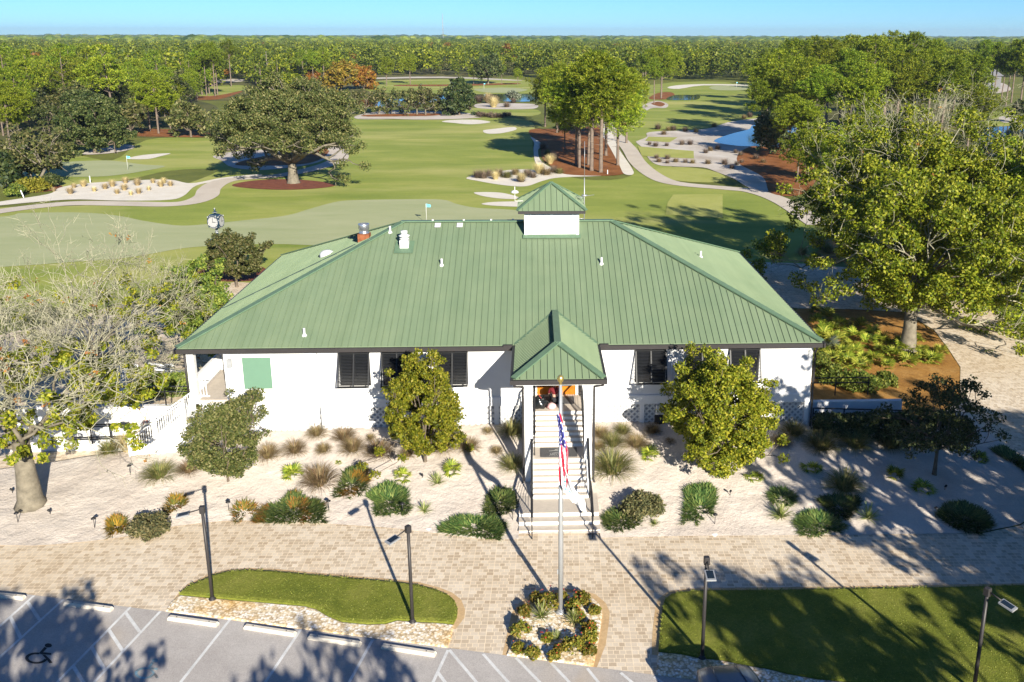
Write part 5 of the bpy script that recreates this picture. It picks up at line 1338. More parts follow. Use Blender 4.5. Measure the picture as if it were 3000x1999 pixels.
def juniper(F, label, mats=('lf_juniper',), h=.3, seed=1, dens=800, name='juniper', cat='juniper', group='creeping junipers in the sand garden', L_=.27):
    rg = np.random.default_rng(seed)
    P = [np.array(at(u, v+3)[:2]) for u, v in F]; A = np.array(P); c = A.mean(0)
    P = [c+(p-c)*1.0 for p in P]
    lo, hi = A.min(0)-.05, A.max(0)+.05; n = int(dens*np.prod(hi-lo))
    X = rg.uniform(lo, hi, (n,2)); X = X[inpoly(P, X[:,0], X[:,1])]
    # distance to the outline gives the height of the mat
    dist = np.full(len(X), 9.)
    for i in range(len(P)):
        a, b = P[i], P[(i+1) % len(P)]; ab = b-a; t = np.clip(((X-a)@ab)/(ab@ab+1e-9), 0, 1)
        dist = np.minimum(dist, np.linalg.norm(X-(a+t[:,None]*ab), axis=1))
    z0 = np.array([gh(x, y) for x, y in X])+.03
    zz = .5*h*np.clip(dist/.4, 0, 1)*rg.uniform(.0,1.0,len(X))
    base = np.stack([X[:,0], X[:,1], z0+zz], 1)
    o = X-c; az = np.arctan2(o[:,1], o[:,0])+rg.normal(0,.5,len(X))
    V, Fq = strips(rg, base, az, rg.uniform(.7,1.5,len(X)), L_*rg.uniform(.6,1.3,len(X)), .055*rg.uniform(.5,1.4,len(X)), 2, rg.uniform(0,.5,len(X)))
    V = V-np.array([c[0], c[1], 0])
    mi = None
    if len(mats) > 1:
        w_ = np.array([mathutils.noise.noise(Vector((x*1.3, y*1.3, seed))) for x, y in X]); k = (w_ > .12).astype(int)
        mi = np.tile(k, 2)
    o = link(name, np_mesh(name, V, Fq, [M[m] for m in mats], mi), None, (c[0], c[1], 0))
    return setp(o, label, cat, group)
def crop(x0, y0, pts): return [(x0+x/2.851, y0+y/2.851) for x, y in pts]
C32 = lambda p: crop(750,1000,p); C33 = lambda p: crop(1450,1050,p); C34 = lambda p: crop(2200,1050,p); C42 = lambda p: crop(750,1449,p)
juniper(C32([(930,1080),(940,1160),(910,1230),(870,1290),(830,1270),(770,1310),(740,1280),(690,1310),(650,1285),(690,1230),(720,1180),(740,1100),(850,1048),(900,1060)]), 'blue-green juniper mat with an orange dead tip on its right side', ('lf_juniper','lf_juniper_gold'), seed=21)
juniper(C32([(1120,1180),(1170,1215),(1250,1260),(1265,1330),(1280,1420),(1230,1450),(1150,1430),(1060,1460),(990,1440),(1010,1350),(930,1300),(1000,1240)]), 'blue-green juniper mat with a garden light at its lower edge', seed=22)
juniper(C32([(-15,1490),(60,1400),(120,1360),(200,1370),(290,1270),(370,1270),(390,1330),(490,1330),(570,1370),(575,1420),(540,1460),(590,1520),(400,1510),(150,1512),(0,1512)]), 'long bronze-green juniper mat along the path edge at left', ('lf_juniper','lf_juniper_bronze'), seed=23)
juniper(C32([(2000,1240),(2120,1250),(2160,1300),(2160,1390),(2100,1440),(1960,1470),(1910,1430),(1940,1360),(1950,1290)]), 'rounded green juniper beside the left wall of the bottom steps', seed=24, h=.4)
juniper(C42([(1520,300),(1600,240),(1700,185),(1830,205),(1960,190),(2080,260),(2060,310),(2030,380),(1830,345),(1620,325)]), 'long green juniper spilling over the path edge left of the steps', seed=25, h=.35)
juniper(C33([(910,1330),(1000,1270),(1100,1265),(1210,1340),(1190,1390),(1090,1430),(1000,1450),(930,1410)]), 'green juniper right of the bottom steps below the round shrub', seed=26)
juniper(C33([(1650,1070),(1790,1060),(1840,1110),(1840,1200),(1800,1260),(1830,1320),(1760,1290),(1700,1290),(1760,1350),(1690,1330),(1700,1410),(1650,1340),(1560,1390),(1610,1200),(1590,1120)]), 'trailing green juniper with ragged arms on open sand right of the steps', seed=27)
juniper(C34([(150,1150),(200,1095),(290,1100),(370,1160),(360,1220),(280,1230),(190,1220)]), 'small dark juniper in the shade above the sunlit yucca', ('lf_juniper',), seed=28)
juniper(C34([(560,1190),(640,1165),(720,1155),(890,1170),(900,1220),(850,1290),(800,1350),(720,1350),(670,1300),(640,1250)]), 'dark wedge-shaped juniper in the deep shade', ('lf_juniper',), seed=29)
juniper(C34([(370,1390),(430,1300),(520,1285),(600,1290),(680,1330),(780,1410),(740,1450),(660,1440),(600,1480),(430,1480)]), 'dark juniper at the path edge right of the sunlit yucca', ('lf_juniper',), seed=30)
juniper(C34([(1560,1310),(1650,1230),(1780,1215),(1950,1300),(2010,1400),(1900,1460),(1780,1450),(1650,1380)]), 'dark juniper at the path edge farthest right', ('lf_juniper',), seed=31, h=.45)
juniper(C34([(2000,760),(2130,750),(2260,850),(2330,930),(2300,960),(2200,880),(2060,800)]), 'dark juniper along the drive edge at far right', ('lf_juniper',), seed=32)
juniper(crop(0,1000,[(1430,1300),(1540,1305),(1550,1360),(1470,1400),(1420,1450),(1370,1440),(1400,1370)]), 'golden orange juniper under the left lamp shadow', ('lf_juniper_gold','lf_juniper_bronze'), seed=33)
juniper(crop(0,1449,[(900,240),(960,190),(1030,200),(1060,290),(1040,325),(970,310),(920,355)]), 'small golden juniper at the path edge, leftmost of the garden', ('lf_juniper_gold','lf_juniper_bronze'), seed=34)
juniper(crop(0,1449,[(1950,110),(2040,60),(2130,90),(2140,140),(2060,170),(2010,230),(1955,225)]), 'small reddish sparse juniper right of the left lamp post', ('lf_juniper_bronze',), seed=35, dens=420)
def blob_shrub(name, p, w_, h, mat, label, cat, group=None, n=1500, leaf=.07, seed=1, box=False, d_=None, up=.6, parent=None):
    rg = np.random.default_rng(seed)
    if box:
        P = rg.uniform(-.5,.5,(n,3)); ax_ = rg.integers(0,3,n); sg = np.where(rg.uniform(size=n)<.5,-.5,.5)
        k = rg.uniform(size=n) < .75
        for i in range(3): P[:,i] = np.where(k & (ax_==i), (np.abs(sg) if i == 2 else sg)*rg.uniform(.85,1.05,n), P[:,i])
        P[:,2] = (P[:,2]+.5)*h; P[:,0] *= w_; P[:,1] *= d_; P += rg.normal(0,.05,(n,3)); out = np.sign(P)*.3+np.array([0,0,.6])
    else:
        c = unit(rg.normal(size=(26,3)))*np.array([.34*w_,.34*(d_ or w_),.30*h]); c[:,2] = np.abs(c[:,2])*1.4+.22*h
        P, out = clump_points(rg, c, .22*w_, n//26, .5, .8); P[:,2] = np.maximum(P[:,2], .03)
        out = out+np.array([0,0,up])
    V, F = leaf_quads(rg, P, leaf, 1.8, out, .45)
    o = link(name, np_mesh(name, V, F, [mat]), parent, p if parent is None else None)
    return setp(o, label, cat, group) if label else o
blob_shrub('shrub', at(1880,1508), 2.0, 1.05, M['lf_rosemary'], 'rounded grey-green shrub right of the bottom steps', 'shrub', n=5200, leaf=.065, seed=41)
blob_shrub('shrub', at(437,1562), 1.75, .95, M['lf_rosemary'], 'grey-green shrub at the path edge left of the left lamp post', 'shrub', n=4200, leaf=.065, seed=42)
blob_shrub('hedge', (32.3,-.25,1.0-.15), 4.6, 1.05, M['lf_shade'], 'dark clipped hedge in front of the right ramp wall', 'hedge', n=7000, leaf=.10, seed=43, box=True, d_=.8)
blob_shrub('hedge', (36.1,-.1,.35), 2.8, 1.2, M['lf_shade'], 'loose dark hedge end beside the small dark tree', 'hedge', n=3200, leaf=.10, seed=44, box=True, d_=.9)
p = gz(488,1150,.3); blob_shrub('hedge', (p[0],p[1]+.2,.1), 2.6, 1.1, M['lf_hedge'], 'clipped green hedge behind the left ramp handrail', 'hedge', n=5200, leaf=.08, seed=45, box=True, d_=.8)
# pine straw bed plants
for i, (x, y) in enumerate([(640,1220),(745,1275),(985,1330),(1085,1385),(835,1355),(600,1420),(705,1490),(890,1405),(965,1470),(1050,1480),(1210,1440),(1540,1480),(565,1150),(935,1540),(1310,1395),(700,1215),(1150,1520),(820,1500),(560,1300),(1440,1390),(760,1180),(620,1300),(880,1290),(1120,1310),(1020,1250),(930,1200),(1240,1330),(1380,1300),(1460,1460),(1150,1420),(780,1420),(720,1340),(1330,1500),(1600,1400),(660,1120),(560,1060)]):
    u, v = 2200+x/2.851, 550+y/2.851
    o = plant('palmetto', PALM, u, v, rnd.uniform(50,84), 'low palmetto in the golden pine straw bed right of the clubhouse', 'palmetto', 'palmettos in the pine straw bed')
plant('palmetto', SILV, 2424,1030,70,'silvery palmetto against the right corner of the clubhouse','palmetto','palmettos in the pine straw bed')
for k, (u, v, w_, h) in enumerate([(2440,1120,2.2,1.3),(2520,1140,2.4,1.2),(2590,1130,1.6,1.0),(2400,1080,1.6,1.3)]):
    blob_shrub('shrub', at(u, v), w_, h, M['lf_hedge'], ['olive-green shrub at the clubhouse corner behind the right handrail','broad olive-green shrub behind the middle of the right handrail','small olive-green shrub at the right end of the handrail','taller shrub close to the right wall of the clubhouse'][k], 'shrub', 'shrubs behind the right handrail', n=2600, leaf=.09, seed=50+k)
# flag bed planting
rose_lbl = ['rose shrub at the upper left rim of the flag bed','tall rose shrub touching the flag shadow','rose shrub right behind the flagpole','red-flowered rose shrub at the left rim of the flag bed','rose shrub at the upper right of the flag bed','rose shrub just right of the flagpole','rose shrub at the right rim of the flag bed','rose shrub left of the left yucca','lowest-left rose shrub of the flag bed','rose shrub at the lower rim, second from left','rose shrub at the lower rim under the small yucca','small rose shrub below the left yucca','rose shrub between the flagpole and the right yucca','rose shrub right of the right yucca','rose shrub below the one right of the right yucca','large rose shrub below the right yucca','rose shrub at the lower right corner of the flag bed','small rose shrub in front of the small yucca']
for k, (x, y, w_) in enumerate([(350,880,110),(450,935,180),(560,862,90),(250,990,110),(720,895,140),(650,950,120),(830,975,90),(220,1155,140),(200,1295,90),(315,1340,110),(490,1360,90),(440,1205,80),(690,1035,120),(790,1135,120),(790,1205,120),(650,1280,150),(790,1315,100),(545,1295,80)]):
    u, v = 1450+x/2.851, 1449+(y+25)/2.851; p = gz(u, v); ww = w_/2.851*31/2690*1.32
    t = thing('rose_shrub', rose_lbl[k], 'shrub', (p[0],p[1],.05), 0, 'rose shrubs in the flag bed')
    blob_shrub('foliage', None, ww, ww*.75, M['lf_rose'], None, None, n=700, leaf=.06, seed=70+k, parent=t)
    rg = np.random.default_rng(170+k); m = 7
    P = rg.normal(0,1,(m,3))*np.array([ww*.25,ww*.25,.06])+np.array([0,0,ww*.68]); V, F = leaf_quads(rg, P, .055, 1.0); link('flowers', np_mesh('flowers', V, F, [M['lf_flower']]), t)
for x, y, w_, l in [(390,1100,205,'large pale yucca left of the flagpole'),(665,1130,165,'pale yucca right of the flagpole'),(520,1250,110,'small pale yucca at the front of the flag bed')]:
    plant('yucca', YUC, 1450+x/2.851, 1449+y/2.851, w_/2.851*1.2, l, 'yucca', 'yuccas in the flag bed', z=.05, hs=1.1)
# golf-course grass tufts
def tuft(u, v, wpx, kind, label, group):
    p = gz(u, v); d = (p-CAM)@BW; w_ = wpx*d/FL
    o = link('grass_tuft', GR[kind][rnd.randrange(3)], None, (p[0],p[1],.03)); o.scale = (w_*1.6,w_*1.6,w_*1.9); o.rotation_euler = (0,0,rnd.uniform(0,6.28))
    return setp(o, label, 'grass tuft', group)
for x, y in [(590,1480),(790,1460),(880,1440),(940,1420),(980,1480),(1040,1450),(1150,1410),(1280,1390),(1370,1390),(1345,1420),(1425,1415),(1245,1450),(1160,1478),(1095,1490),(700,1420),(450,1460),(1050,1390),(620,1430)]:
    tuft(x/2.851, 50+y/2.851, rnd.uniform(10,18), 'wheat', 'wheat-coloured tuft on the long white sand bunker at left', 'grass tufts on the left white sand')
for x, y in [(1850,1345),(1900,1350),(1950,1330),(2030,1330),(2100,1345),(2170,1310),(2215,1380),(2270,1320),(2000,1360)]:
    tuft(750+x/2.851, 50+y/2.851, rnd.uniform(18,28), rnd.choice(['green','purple','wheat']), 'tall tuft on the sand strip behind the cupola', 'grass tufts on the sand strip behind the cupola')
for x, y in [(30,1330),(100,1340),(170,1320),(220,1380),(320,1345),(270,1330),(370,1310),(430,1320),(490,1300),(540,1310),(400,1100),(440,1150),(460,1230),(500,1200)]:
    tuft(1450+x/2.851, 50+y/2.851, rnd.uniform(18,28), rnd.choice(['green','purple','wheat','tan']), 'tuft at the near edge of the pine straw under the tall pines', 'grass tufts by the tall pines')
for x, y in [(1350,1185),(1370,1215),(1440,1190),(1440,1225),(1510,1215),(1590,1220),(1650,1225),(1780,1230),(1920,1235),(1800,1120),(1760,1140),(1860,1110),(2010,1140),(2050,1160),(1980,1270),(2020,1240),(2060,1220),(1290,1070),(1340,1085),(1435,1080),(1560,1070),(1630,1070),(1360,940),(1450,950),(1490,950),(1590,960),(1680,965),(1830,920),(1410,985),(2080,850),(2130,840),(2180,1190),(2240,1220)]:
    tuft(1450+x/2.851, 50+y/2.851, rnd.uniform(11,18), rnd.choice(['purple','purple','tan']), 'purplish tuft on the grey waste sand by the cart path', 'grass tufts on the grey waste sand')
for x, y in [(1860,715),(1940,720),(1990,725),(1985,755),(2095,755),(2150,720)]:
    tuft(750+x/2.851, 50+y/2.851, rnd.uniform(14,26), rnd.choice(['wheat','purple']), 'tuft on the sand by the pond', 'grass tufts by the pond')
for k in range(16): tuft(1400+k*6+rnd.uniform(-3,3), 342+rnd.uniform(-3,4), 12, 'purple', 'purplish tuft in the row behind the far bunker', 'purple grass row by the far bunker')
for x, y, w_ in [(430,560,40),(540,600,46),(600,510,40),(640,540,46),(160,560,30),(240,570,34),(560,480,40)]: tuft(2200+x/2.851, 550+y/2.851, w_*.7, rnd.choice(['purple','green']), 'feathery tuft by the drive behind the clubhouse', 'grass tufts by the drive')
p = gz(92,560); blob_shrub('shrub', (p[0],p[1],.03), 4.6, 1.9, L('bright_yellow_green_leaves',(.16,.17,.015),(.26,.25,.025),(.34,.31,.04)), 'yellow-green shrub under the leaning pale-barked tree', 'shrub', n=2200, leaf=.2, seed=61)
p = gz(47,577); blob_shrub('shrub', (p[0],p[1],.03), 2.6, 2.1, M['lf_hedge'], 'upright bright green bush near the leaning white stake', 'shrub', n=1500, leaf=.14, seed=62)
p = gz(150,548); blob_shrub('shrub', (p[0],p[1],.03), 3.0, 2.2, M['lf_dark'], 'dark bush right of the yellow-green shrub', 'shrub', n=1500, leaf=.2, seed=63)
p = gz(3,552); blob_shrub('shrub', (p[0],p[1],.03), 6.0, 6.4, M['lf_magnolia'], 'tall glossy shrub cut by the left edge', 'shrub', n=3600, leaf=.32, seed=64)

# ------------------------------------------------------------------ trees
def grow(rg, h, w_, trunk=.25, limbs=5, levels=4, r0=.2, up=.10, wig=.22, el=(.35,1.1), kids_=(2,3), shift=(0,0), lean=(0,0), shrink=(.62,.85), limb_r=.62):
    """skeleton: list of (points, r_start, r_end, level) and tips; fitted to height h and width w_"""
    segs = []; tips = []
    th = trunk*h
    tp = [np.array([0,0,-.1]), np.array([lean[0]*.4,lean[1]*.4,th*.5]), np.array([lean[0],lean[1],th])]
    segs.append((tp, r0*1.15, r0*.85, 0))
    def rec(p, d, Ln, r, lev):
        pts = [p]; dd = d
        for i in range(3):
            dd = unit(dd+rg.normal(0,wig,3)+np.array([0,0,up])); p = p+dd*Ln/3; pts.append(p)
        segs.append((pts, r, r*.6, lev))
        if lev >= levels: tips.append((p, dd)); return
        for k in range(rg.integers(kids_[0], kids_[1]+1)):
            a = rg.uniform(.35,.95); az = rg.uniform(0,2*PI)
            s1 = unit(np.cross(dd, rg.normal(size=3))); e = unit(dd*math.cos(a)+s1*math.sin(a))
            rec(pts[-1] if k < 2 else pts[2], e, Ln*rg.uniform(*shrink), r*.6, lev+1)
    for i in range(limbs):
        az = 2*PI*(i+rg.uniform(-.3,.3))/limbs; e = rg.uniform(*el)
        d = np.array([math.cos(az)*math.cos(e), math.sin(az)*math.cos(e), math.sin(e)])
        rec(tp[2]-np.array([0,0,rg.uniform(0,.12*th)]), d, h*.30, r0*limb_r, 1)
    T = np.array([t[0] for t in tips]); lo, hi = np.percentile(T, 2, 0), np.percentile(T, 98, 0)
    sx = w_/(hi[0]-lo[0]); sy = w_/(hi[1]-lo[1]); sz = (h-th)/(hi[2]-th)
    cx, cy = (hi[0]+lo[0])/2, (hi[1]+lo[1])/2
    def f(p):
        q = p.copy(); k = min(1, max(0, (p[2]-th*.8)/(h*.35)))
        if p[2] > th*.7:
            q[0] = (p[0]-lean[0])*sx+lean[0]+(shift[0]-cx*sx*.8)*k; q[1] = (p[1]-lean[1])*sy+lean[1]+(shift[1]-cy*sy*.8)*k
            q[2] = th+(p[2]-th)*sz if p[2] > th else p[2]
        return q
    segs = [([f(p) for p in s[0]] if s[3] else s[0], s[1], s[2], s[3]) for s in segs]
    tips = [(f(t[0]), t[1]) for t in tips]
    return segs, tips
def wood(name, segs, mat, parent, minlev=0, maxlev=99, rmin=.012, sides=(8,6,5,4,3,3,3,3), flare=True):
    mb = MB()
    for pts, ra, rb, lev in segs:
        if not (minlev <= lev <= maxlev): continue
        n = len(pts); rad = [max(rmin, ra+(rb-ra)*i/(n-1)) for i in range(n)]
        if lev == 0 and flare:
            p0 = np.array(pts[0]); q = [p0, p0+(np.array(pts[1])-p0)*.25]+list(pts[1:]); mb.tube(q, [ra*1.55, ra*1.12, (ra+rb)/2, rb], 10)
        else: mb.tube(pts, rad, sides[min(lev,7)], 0, lev < 2)
    return mb.build(name, mat, parent)
def wood2(name, segs, mats, parent, split=2, r1=.028, r2=.012):
    mb = MB()
    for pts, ra, rb, lev in segs:
        n = len(pts); rmin = r1 if lev <= split else r2; m = 0 if lev <= split else 1
        rad = [max(rmin, ra+(rb-ra)*i/(n-1)) for i in range(n)]
        if lev == 0:
            p0 = np.array(pts[0]); q = [p0, p0+(np.array(pts[1])-p0)*.25]+list(pts[1:]); mb.tube(q, [ra*1.55, ra*1.12, (ra+rb)/2, rb], 10)
        else: mb.tube(pts, rad, (8,6,5,4,3,3,3,3)[min(lev,7)], m, lev < 2)
    return mb.build(name, mats, parent)
def leaves(name, C, rad, n, size, mat, parent, rg, aspect=1.7, up=.5, squash=.75, shell=.4, mats=None, mi=None):
    P, out = clump_points(rg, np.array(C), rad, n, shell, squash)
    V, F = leaf_quads(rg, P, size, aspect, out+np.array([0,0,up]), .45)
    return link(name, np_mesh(name, V, F, [mat]), parent)
def crown_fill(rg, h, w_, z0, n, cx=0, cy=0, inner=.55, seed=0):
    """clump centres spread through an uneven egg-shaped crown"""
    d = unit(rg.normal(size=(n,3))); r = inner+(1-inner)*rg.uniform(size=n)**.6
    wob = np.array([1+.28*mathutils.noise.noise(Vector((q[0]*1.7+seed, q[1]*1.7, q[2]*1.7))) for q in d])
    hc = (h-z0)/2; tap = 1-.18*np.clip(d[:,2], 0, 1)
    return np.stack([cx+d[:,0]*r*wob*w_/2*tap, cy+d[:,1]*r*wob*w_/2*tap, z0+hc+d[:,2]*r*wob*hc], 1)
def broad(label, p, h, w_, mat, bark='bark', seed=1, leaf=.1, n=30, trunk=.25, limbs=6, levels=4, r0=.12, rad=.35, cat='tree', name='tree', group=None, keep=1.0, up=.1, shift=(0,0), lean=(0,0), kids_=(2,3), low=None, el=(.35,1.1), rmin=.014, fill=0, fz=.12):
    rg = np.random.default_rng(seed)
    t = thing(name, label, cat, p, 0, group)
    segs, tips = grow(rg, h, w_, trunk, limbs, levels, r0, up, kids_=kids_, shift=shift, lean=lean, el=el)
    wood('trunk', segs, M[bark], t, 0, 99, rmin)
    C = [q[0] for q in tips]
    if low is not None:     # extra leaf clumps below to fill the crown
        C += [q[0]*np.array([.75,.75,1])+np.array([0,0,-low*rg.uniform(.3,1)]) for q in tips]
    C = [c for c in C if rg.uniform() < keep and c[2] > .15]
    if fill: C += list(crown_fill(rg, h*.97, w_*.93, fz*h, fill, shift[0], shift[1], seed=seed))
    leaves('crown', C, rad, n, leaf, M[mat], t, rg)
    return t
# small trees in front of the clubhouse
def base_at(u, v): return at(u, v)
p = at(669,1413); broad('grey-green small tree beside the white side stair', p, hgt(p,1165), 3.2, 'lf_olive', seed=11, leaf=.065, n=80, trunk=.10, limbs=8, levels=3, r0=.05, rad=.30, el=(.0,1.3), fill=240, fz=.06)
p = at(1246,1354); broad('bronze-green small tree in front of the windows left of the steps', p, hgt(p,1040), 3.5, 'lf_oak_bronze', seed=12, leaf=.07, n=110, trunk=.13, limbs=9, levels=3, r0=.07, rad=.30, el=(.1,1.35), fill=300, fz=.10)
p = at(2110,1377); broad('big round yellow-green tree in front of the windows right of the steps', p, hgt(p,1050), 4.7, 'lf_oak_bronze', seed=13, leaf=.075, n=110, trunk=.08, limbs=10, levels=3, r0=.08, rad=.36, el=(.0,1.3), fill=420, fz=.05)
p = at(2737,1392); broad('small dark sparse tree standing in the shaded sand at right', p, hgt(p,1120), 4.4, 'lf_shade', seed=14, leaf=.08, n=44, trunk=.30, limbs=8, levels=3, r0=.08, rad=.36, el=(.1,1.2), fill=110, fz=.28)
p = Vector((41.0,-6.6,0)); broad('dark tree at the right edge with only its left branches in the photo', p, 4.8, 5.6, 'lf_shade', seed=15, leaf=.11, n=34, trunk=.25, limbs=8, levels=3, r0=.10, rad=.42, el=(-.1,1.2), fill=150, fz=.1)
p = gz(694,841); p = Vector(p); broad('small oak beside the street clock', p, hgt(p,690), 4.5, 'lf_olive', seed=16, leaf=.12, n=80, trunk=.24, limbs=8, levels=3, r0=.10, rad=.45, fill=160, fz=.2)
p = Vector((-5.8,17.5,0)); broad('dense round bush-like tree behind the left end of the roof', p, 5.4, 4.6, 'lf_hedge', seed=17, leaf=.11, n=90, trunk=.08, limbs=9, levels=3, r0=.10, rad=.45, el=(0,1.3), fill=300, fz=.03)
# the lichen-covered oaks at left
def lichen_oak(label, p, h, w_, seed, shift, r0, leaf_keep, limbs=6, levels=6, trunk=.26, leafmat='lf_oak_bronze', zcut=(.25,.75), n=26, lean=(0,0), leaf=.12, group=None, bark='palebark', limb_r=.30, fill=0, fillz=(.3,.8), crad=.40, el=(.25,1.2), up_=.05):
    rg = np.random.default_rng(seed)
    t = thing('oak_tree', label, 'oak tree', p, 0, group)
    segs, tips = grow(rg, h, w_, trunk, limbs, levels, r0, up_, .26, el, (2,3), shift, lean, (.66,.88), limb_r)
    wood2('trunk', segs, [M[bark], M['lichen']], t, 2)
    # fine lichen twigs at the tips
    P = np.array([q[0] for q in tips]); D = np.array([q[1] for q in tips]); k = 5
    base = np.repeat(P, k, 0)+rg.normal(0,.12,(len(P)*k,3)); d = unit(np.repeat(D, k, 0)+rg.normal(0,.55,(len(P)*k,3)))
    wv = unit(np.cross(d, rg.normal(size=d.shape)))*.010; ln = rg.uniform(.2,.65,(len(d),1))
    V = np.stack([base-wv, base+wv, base+d*ln+wv*.3, base+d*ln-wv*.3], 1).reshape(-1,3)
    link('twig_tips', np_mesh('twig_tips', V, np.arange(len(V)).reshape(-1,4), [M['lichen']]), t)
    C = []
    for q in P:
        tz = q[2]/h; pr = leaf_keep*(1 if tz < zcut[0]+.1 else max(0.03, 1-(tz-zcut[0])/(zcut[1]-zcut[0])))
        nz = mathutils.noise.noise(Vector(q*.35+seed))
        if rg.uniform() < pr*(1.2+1.6*nz): C.append(q+rg.normal(0,.15,3))
    if fill:
        Q = crown_fill(rg, h*fillz[1], w_*.95, h*fillz[0], fill, shift[0], shift[1], .5, seed)
        C += [q for q in Q if mathutils.noise.noise(Vector(q*.3+seed*1.7)) > -.12]
    leaves('crown', C, crad, n, leaf, M[leafmat], t, rg, 1.5, .6)
    C2 = P[rg.uniform(size=len(P)) < .03]
    if len(C2): leaves('rusty_leaves', C2, .25, 8, leaf*.8, M['lf_red_sparse'], t, rg)
    return t
p = at(92,1480); lichen_oak('massive lichen-covered oak with its trunk in the sand at the left edge', p, 9.8, 11.4, 101, (-.3,1.2), .40, .30, 9, 6, .30, n=70, leaf=.11, fill=270, fillz=(.24,.64), crad=.36, el=(.45,1.25), up_=.11)
p = Vector((-8.5,9.5,0)); lichen_oak('second bare lichen oak behind the massive one, reaching the roof corner', p, 9.6, 11.0, 102, (1.0,.0), .32, .12, 8, 6, .2, n=50, leaf=.11, fill=70, fillz=(.2,.6), crad=.4)
# the large oaks at right
p = Vector((40.4,14.5,0)); t = lichen_oak('pale-trunked spreading oak in the golden pine straw bed', p, 11.5, 12.5, 103, (.8,0), .42, 1.0, 7, 5, .25, 'lf_oak_yellow', (.75,1.3), 150, leaf=.125, fill=560, fillz=(.22,1.0), crad=.72)
p = Vector((43.6,26,0)); t = lichen_oak('tallest oak at right with bare lichen branches at the top of its crown', p, 15.8, 17.0, 104, (1.8,0), .45, 1.0, 9, 6, .22, 'lf_oak_yellow', (.45,.95), 120, leaf=.14, fill=780, fillz=(.18,.80), crad=.8)
p = Vector((54.0,20,0)); t = lichen_oak('oak at the right edge overlapping the tallest one', p, 13.0, 14.0, 105, (0,0), .40, 1.0, 7, 5, .25, 'lf_oak_yellow', (.6,1.15), 130, leaf=.135, fill=560, fillz=(.18,1.0), crad=.8)

# broad trees on the course
def course(label, u, v, vtop, wpx, mat, seed, leaf=.35, n=22, levels=3, limbs=7, rad=.09, r0=.03, trunk=.22, bark='bark', group=None, low=.15, el=(.1,1.2), keep=1.0, lean=(0,0), name='tree', cat='tree', fill=60, fz=.22):
    p = Vector(gz(u, v)); d = (np.array(p)-CAM)@BW; w_ = wpx*d/FL; h = hgt(p, vtop)
    return broad(label, p, h, w_*.93, mat, bark, seed, leaf, n, trunk, limbs, levels, r0*h, rad*w_, cat, name, group, keep, .08, (0,0), lean, (2,3), low*h if low else None, el, .04, fill, fz)
course('great spreading live oak in the red mulch ring', 860, 537, 238, 455, 'lf_olive', 201, .17, 150, 4, 9, .05, .045, .22, 'palebark', low=None, el=(.3,1.25), name='oak_tree', cat='oak tree', fill=440, fz=.31)
course('dark rounded live oak on the left by the small path', 279, 449, 292, 205, 'lf_dark', 202, .24, 80, 3, 8, .08, .03, .12, fill=170, fz=.1)
course('leaning pale-barked tree above the yellow-green shrub', 115, 539, 375, 225, 'lf_olive', 203, .26, 22, 3, 6, .085, .025, .3, 'palebark', lean=(1.2,0), keep=.75)
course('slim tree just left of the leaning pale-barked tree', 93, 533, 420, 90, 'lf_olive', 204, .26, 18, 2, 5, .14, .02, .3, 'palebark')
course('slim tree just right of the leaning pale-barked tree', 145, 527, 405, 110, 'lf_olive', 205, .26, 18, 2, 5, .14, .02, .3, 'palebark')
course('magnolia standing alone by the pond left of the tall pines', 1346, 338, 236, 92, 'lf_magnolia', 206, .5, 40, 3, 9, .09, .03, .12, fill=140, fz=.1, el=(.1,1.4), name='magnolia_tree', cat='magnolia')
for k, (u, v) in enumerate([(1069,338),(1110,334),(1147,332),(1187,338),(1222,336),(1247,337),(1275,333)]):
    course(['greyish olive tree at the left end of the row by the pond','second olive-grey tree from the left in the row by the pond','third olive-grey tree from the left in the row by the pond','middle olive-grey tree of the row by the pond','olive-grey tree in the right half of the row by the pond','second olive-grey tree from the right in the row by the pond','olive-grey tree at the right end of the row, next to the magnolia'][k], u, v, 258+rnd.uniform(-6,10), rnd.uniform(75,105), 'lf_olive', 210+k, .38, 16, 2, 6, .14, .025, .25, 'palebark', 'olive-grey trees by the pond', keep=.85, fill=16, fz=.35)
course('small pale tree in the pond edge', 1504, 300, 268, 40, 'lf_silver', 221, .4, 10, 2, 5, .16, .02, .35, 'palebark')
course('golden cypress, left of the two autumn-coloured trees', 1000, 268, 186, 100, 'lf_gold', 222, .6, 30, 3, 7, .13, .03, .1, low=.3, el=(.2,1.4), name='cypress_tree', cat='cypress')
course('rust-orange cypress, right of the two autumn-coloured trees', 1066, 262, 199, 78, 'lf_rust', 223, .6, 30, 3, 7, .13, .03, .1, low=.3, el=(.2,1.4), name='cypress_tree', cat='cypress')
course('small rust-orange tree behind the great live oak', 916, 252, 208, 40, 'lf_rust', 224, .7, 16, 2, 6, .15, .03, .2)
course('low rounded yellow-green pine behind the great live oak', 845, 262, 222, 92, 'lf_pine2', 225, .5, 26, 3, 7, .11, .03, .1, low=.25)
course('dark round live oak on the far bank of the pond', 1430, 247, 165, 95, 'lf_dark', 226, .6, 28, 3, 7, .12, .03, .25, 'palebark', low=.2)
course('dark low tree in front of the right-hand pines by the blue pond', 2256, 452, 330, 105, 'lf_shade', 227, .34, 30, 3, 7, .13, .03, .12, low=.3)
course('small dark tree on the bank of the right-edge pond', 2983, 360, 295, 50, 'lf_shade', 228, .4, 22, 2, 6, .15, .03, .2)
course('olive oak right of the dark rounded live oak', 560, 402, 300, 120, 'lf_olive', 229, .4, 24, 3, 7, .11, .03, .2, keep=.9)
course('reddish-brown oak beside the dark rounded live oak', 385, 398, 300, 95, 'lf_olive', 230, .4, 20, 3, 6, .11, .03, .2, keep=.8)
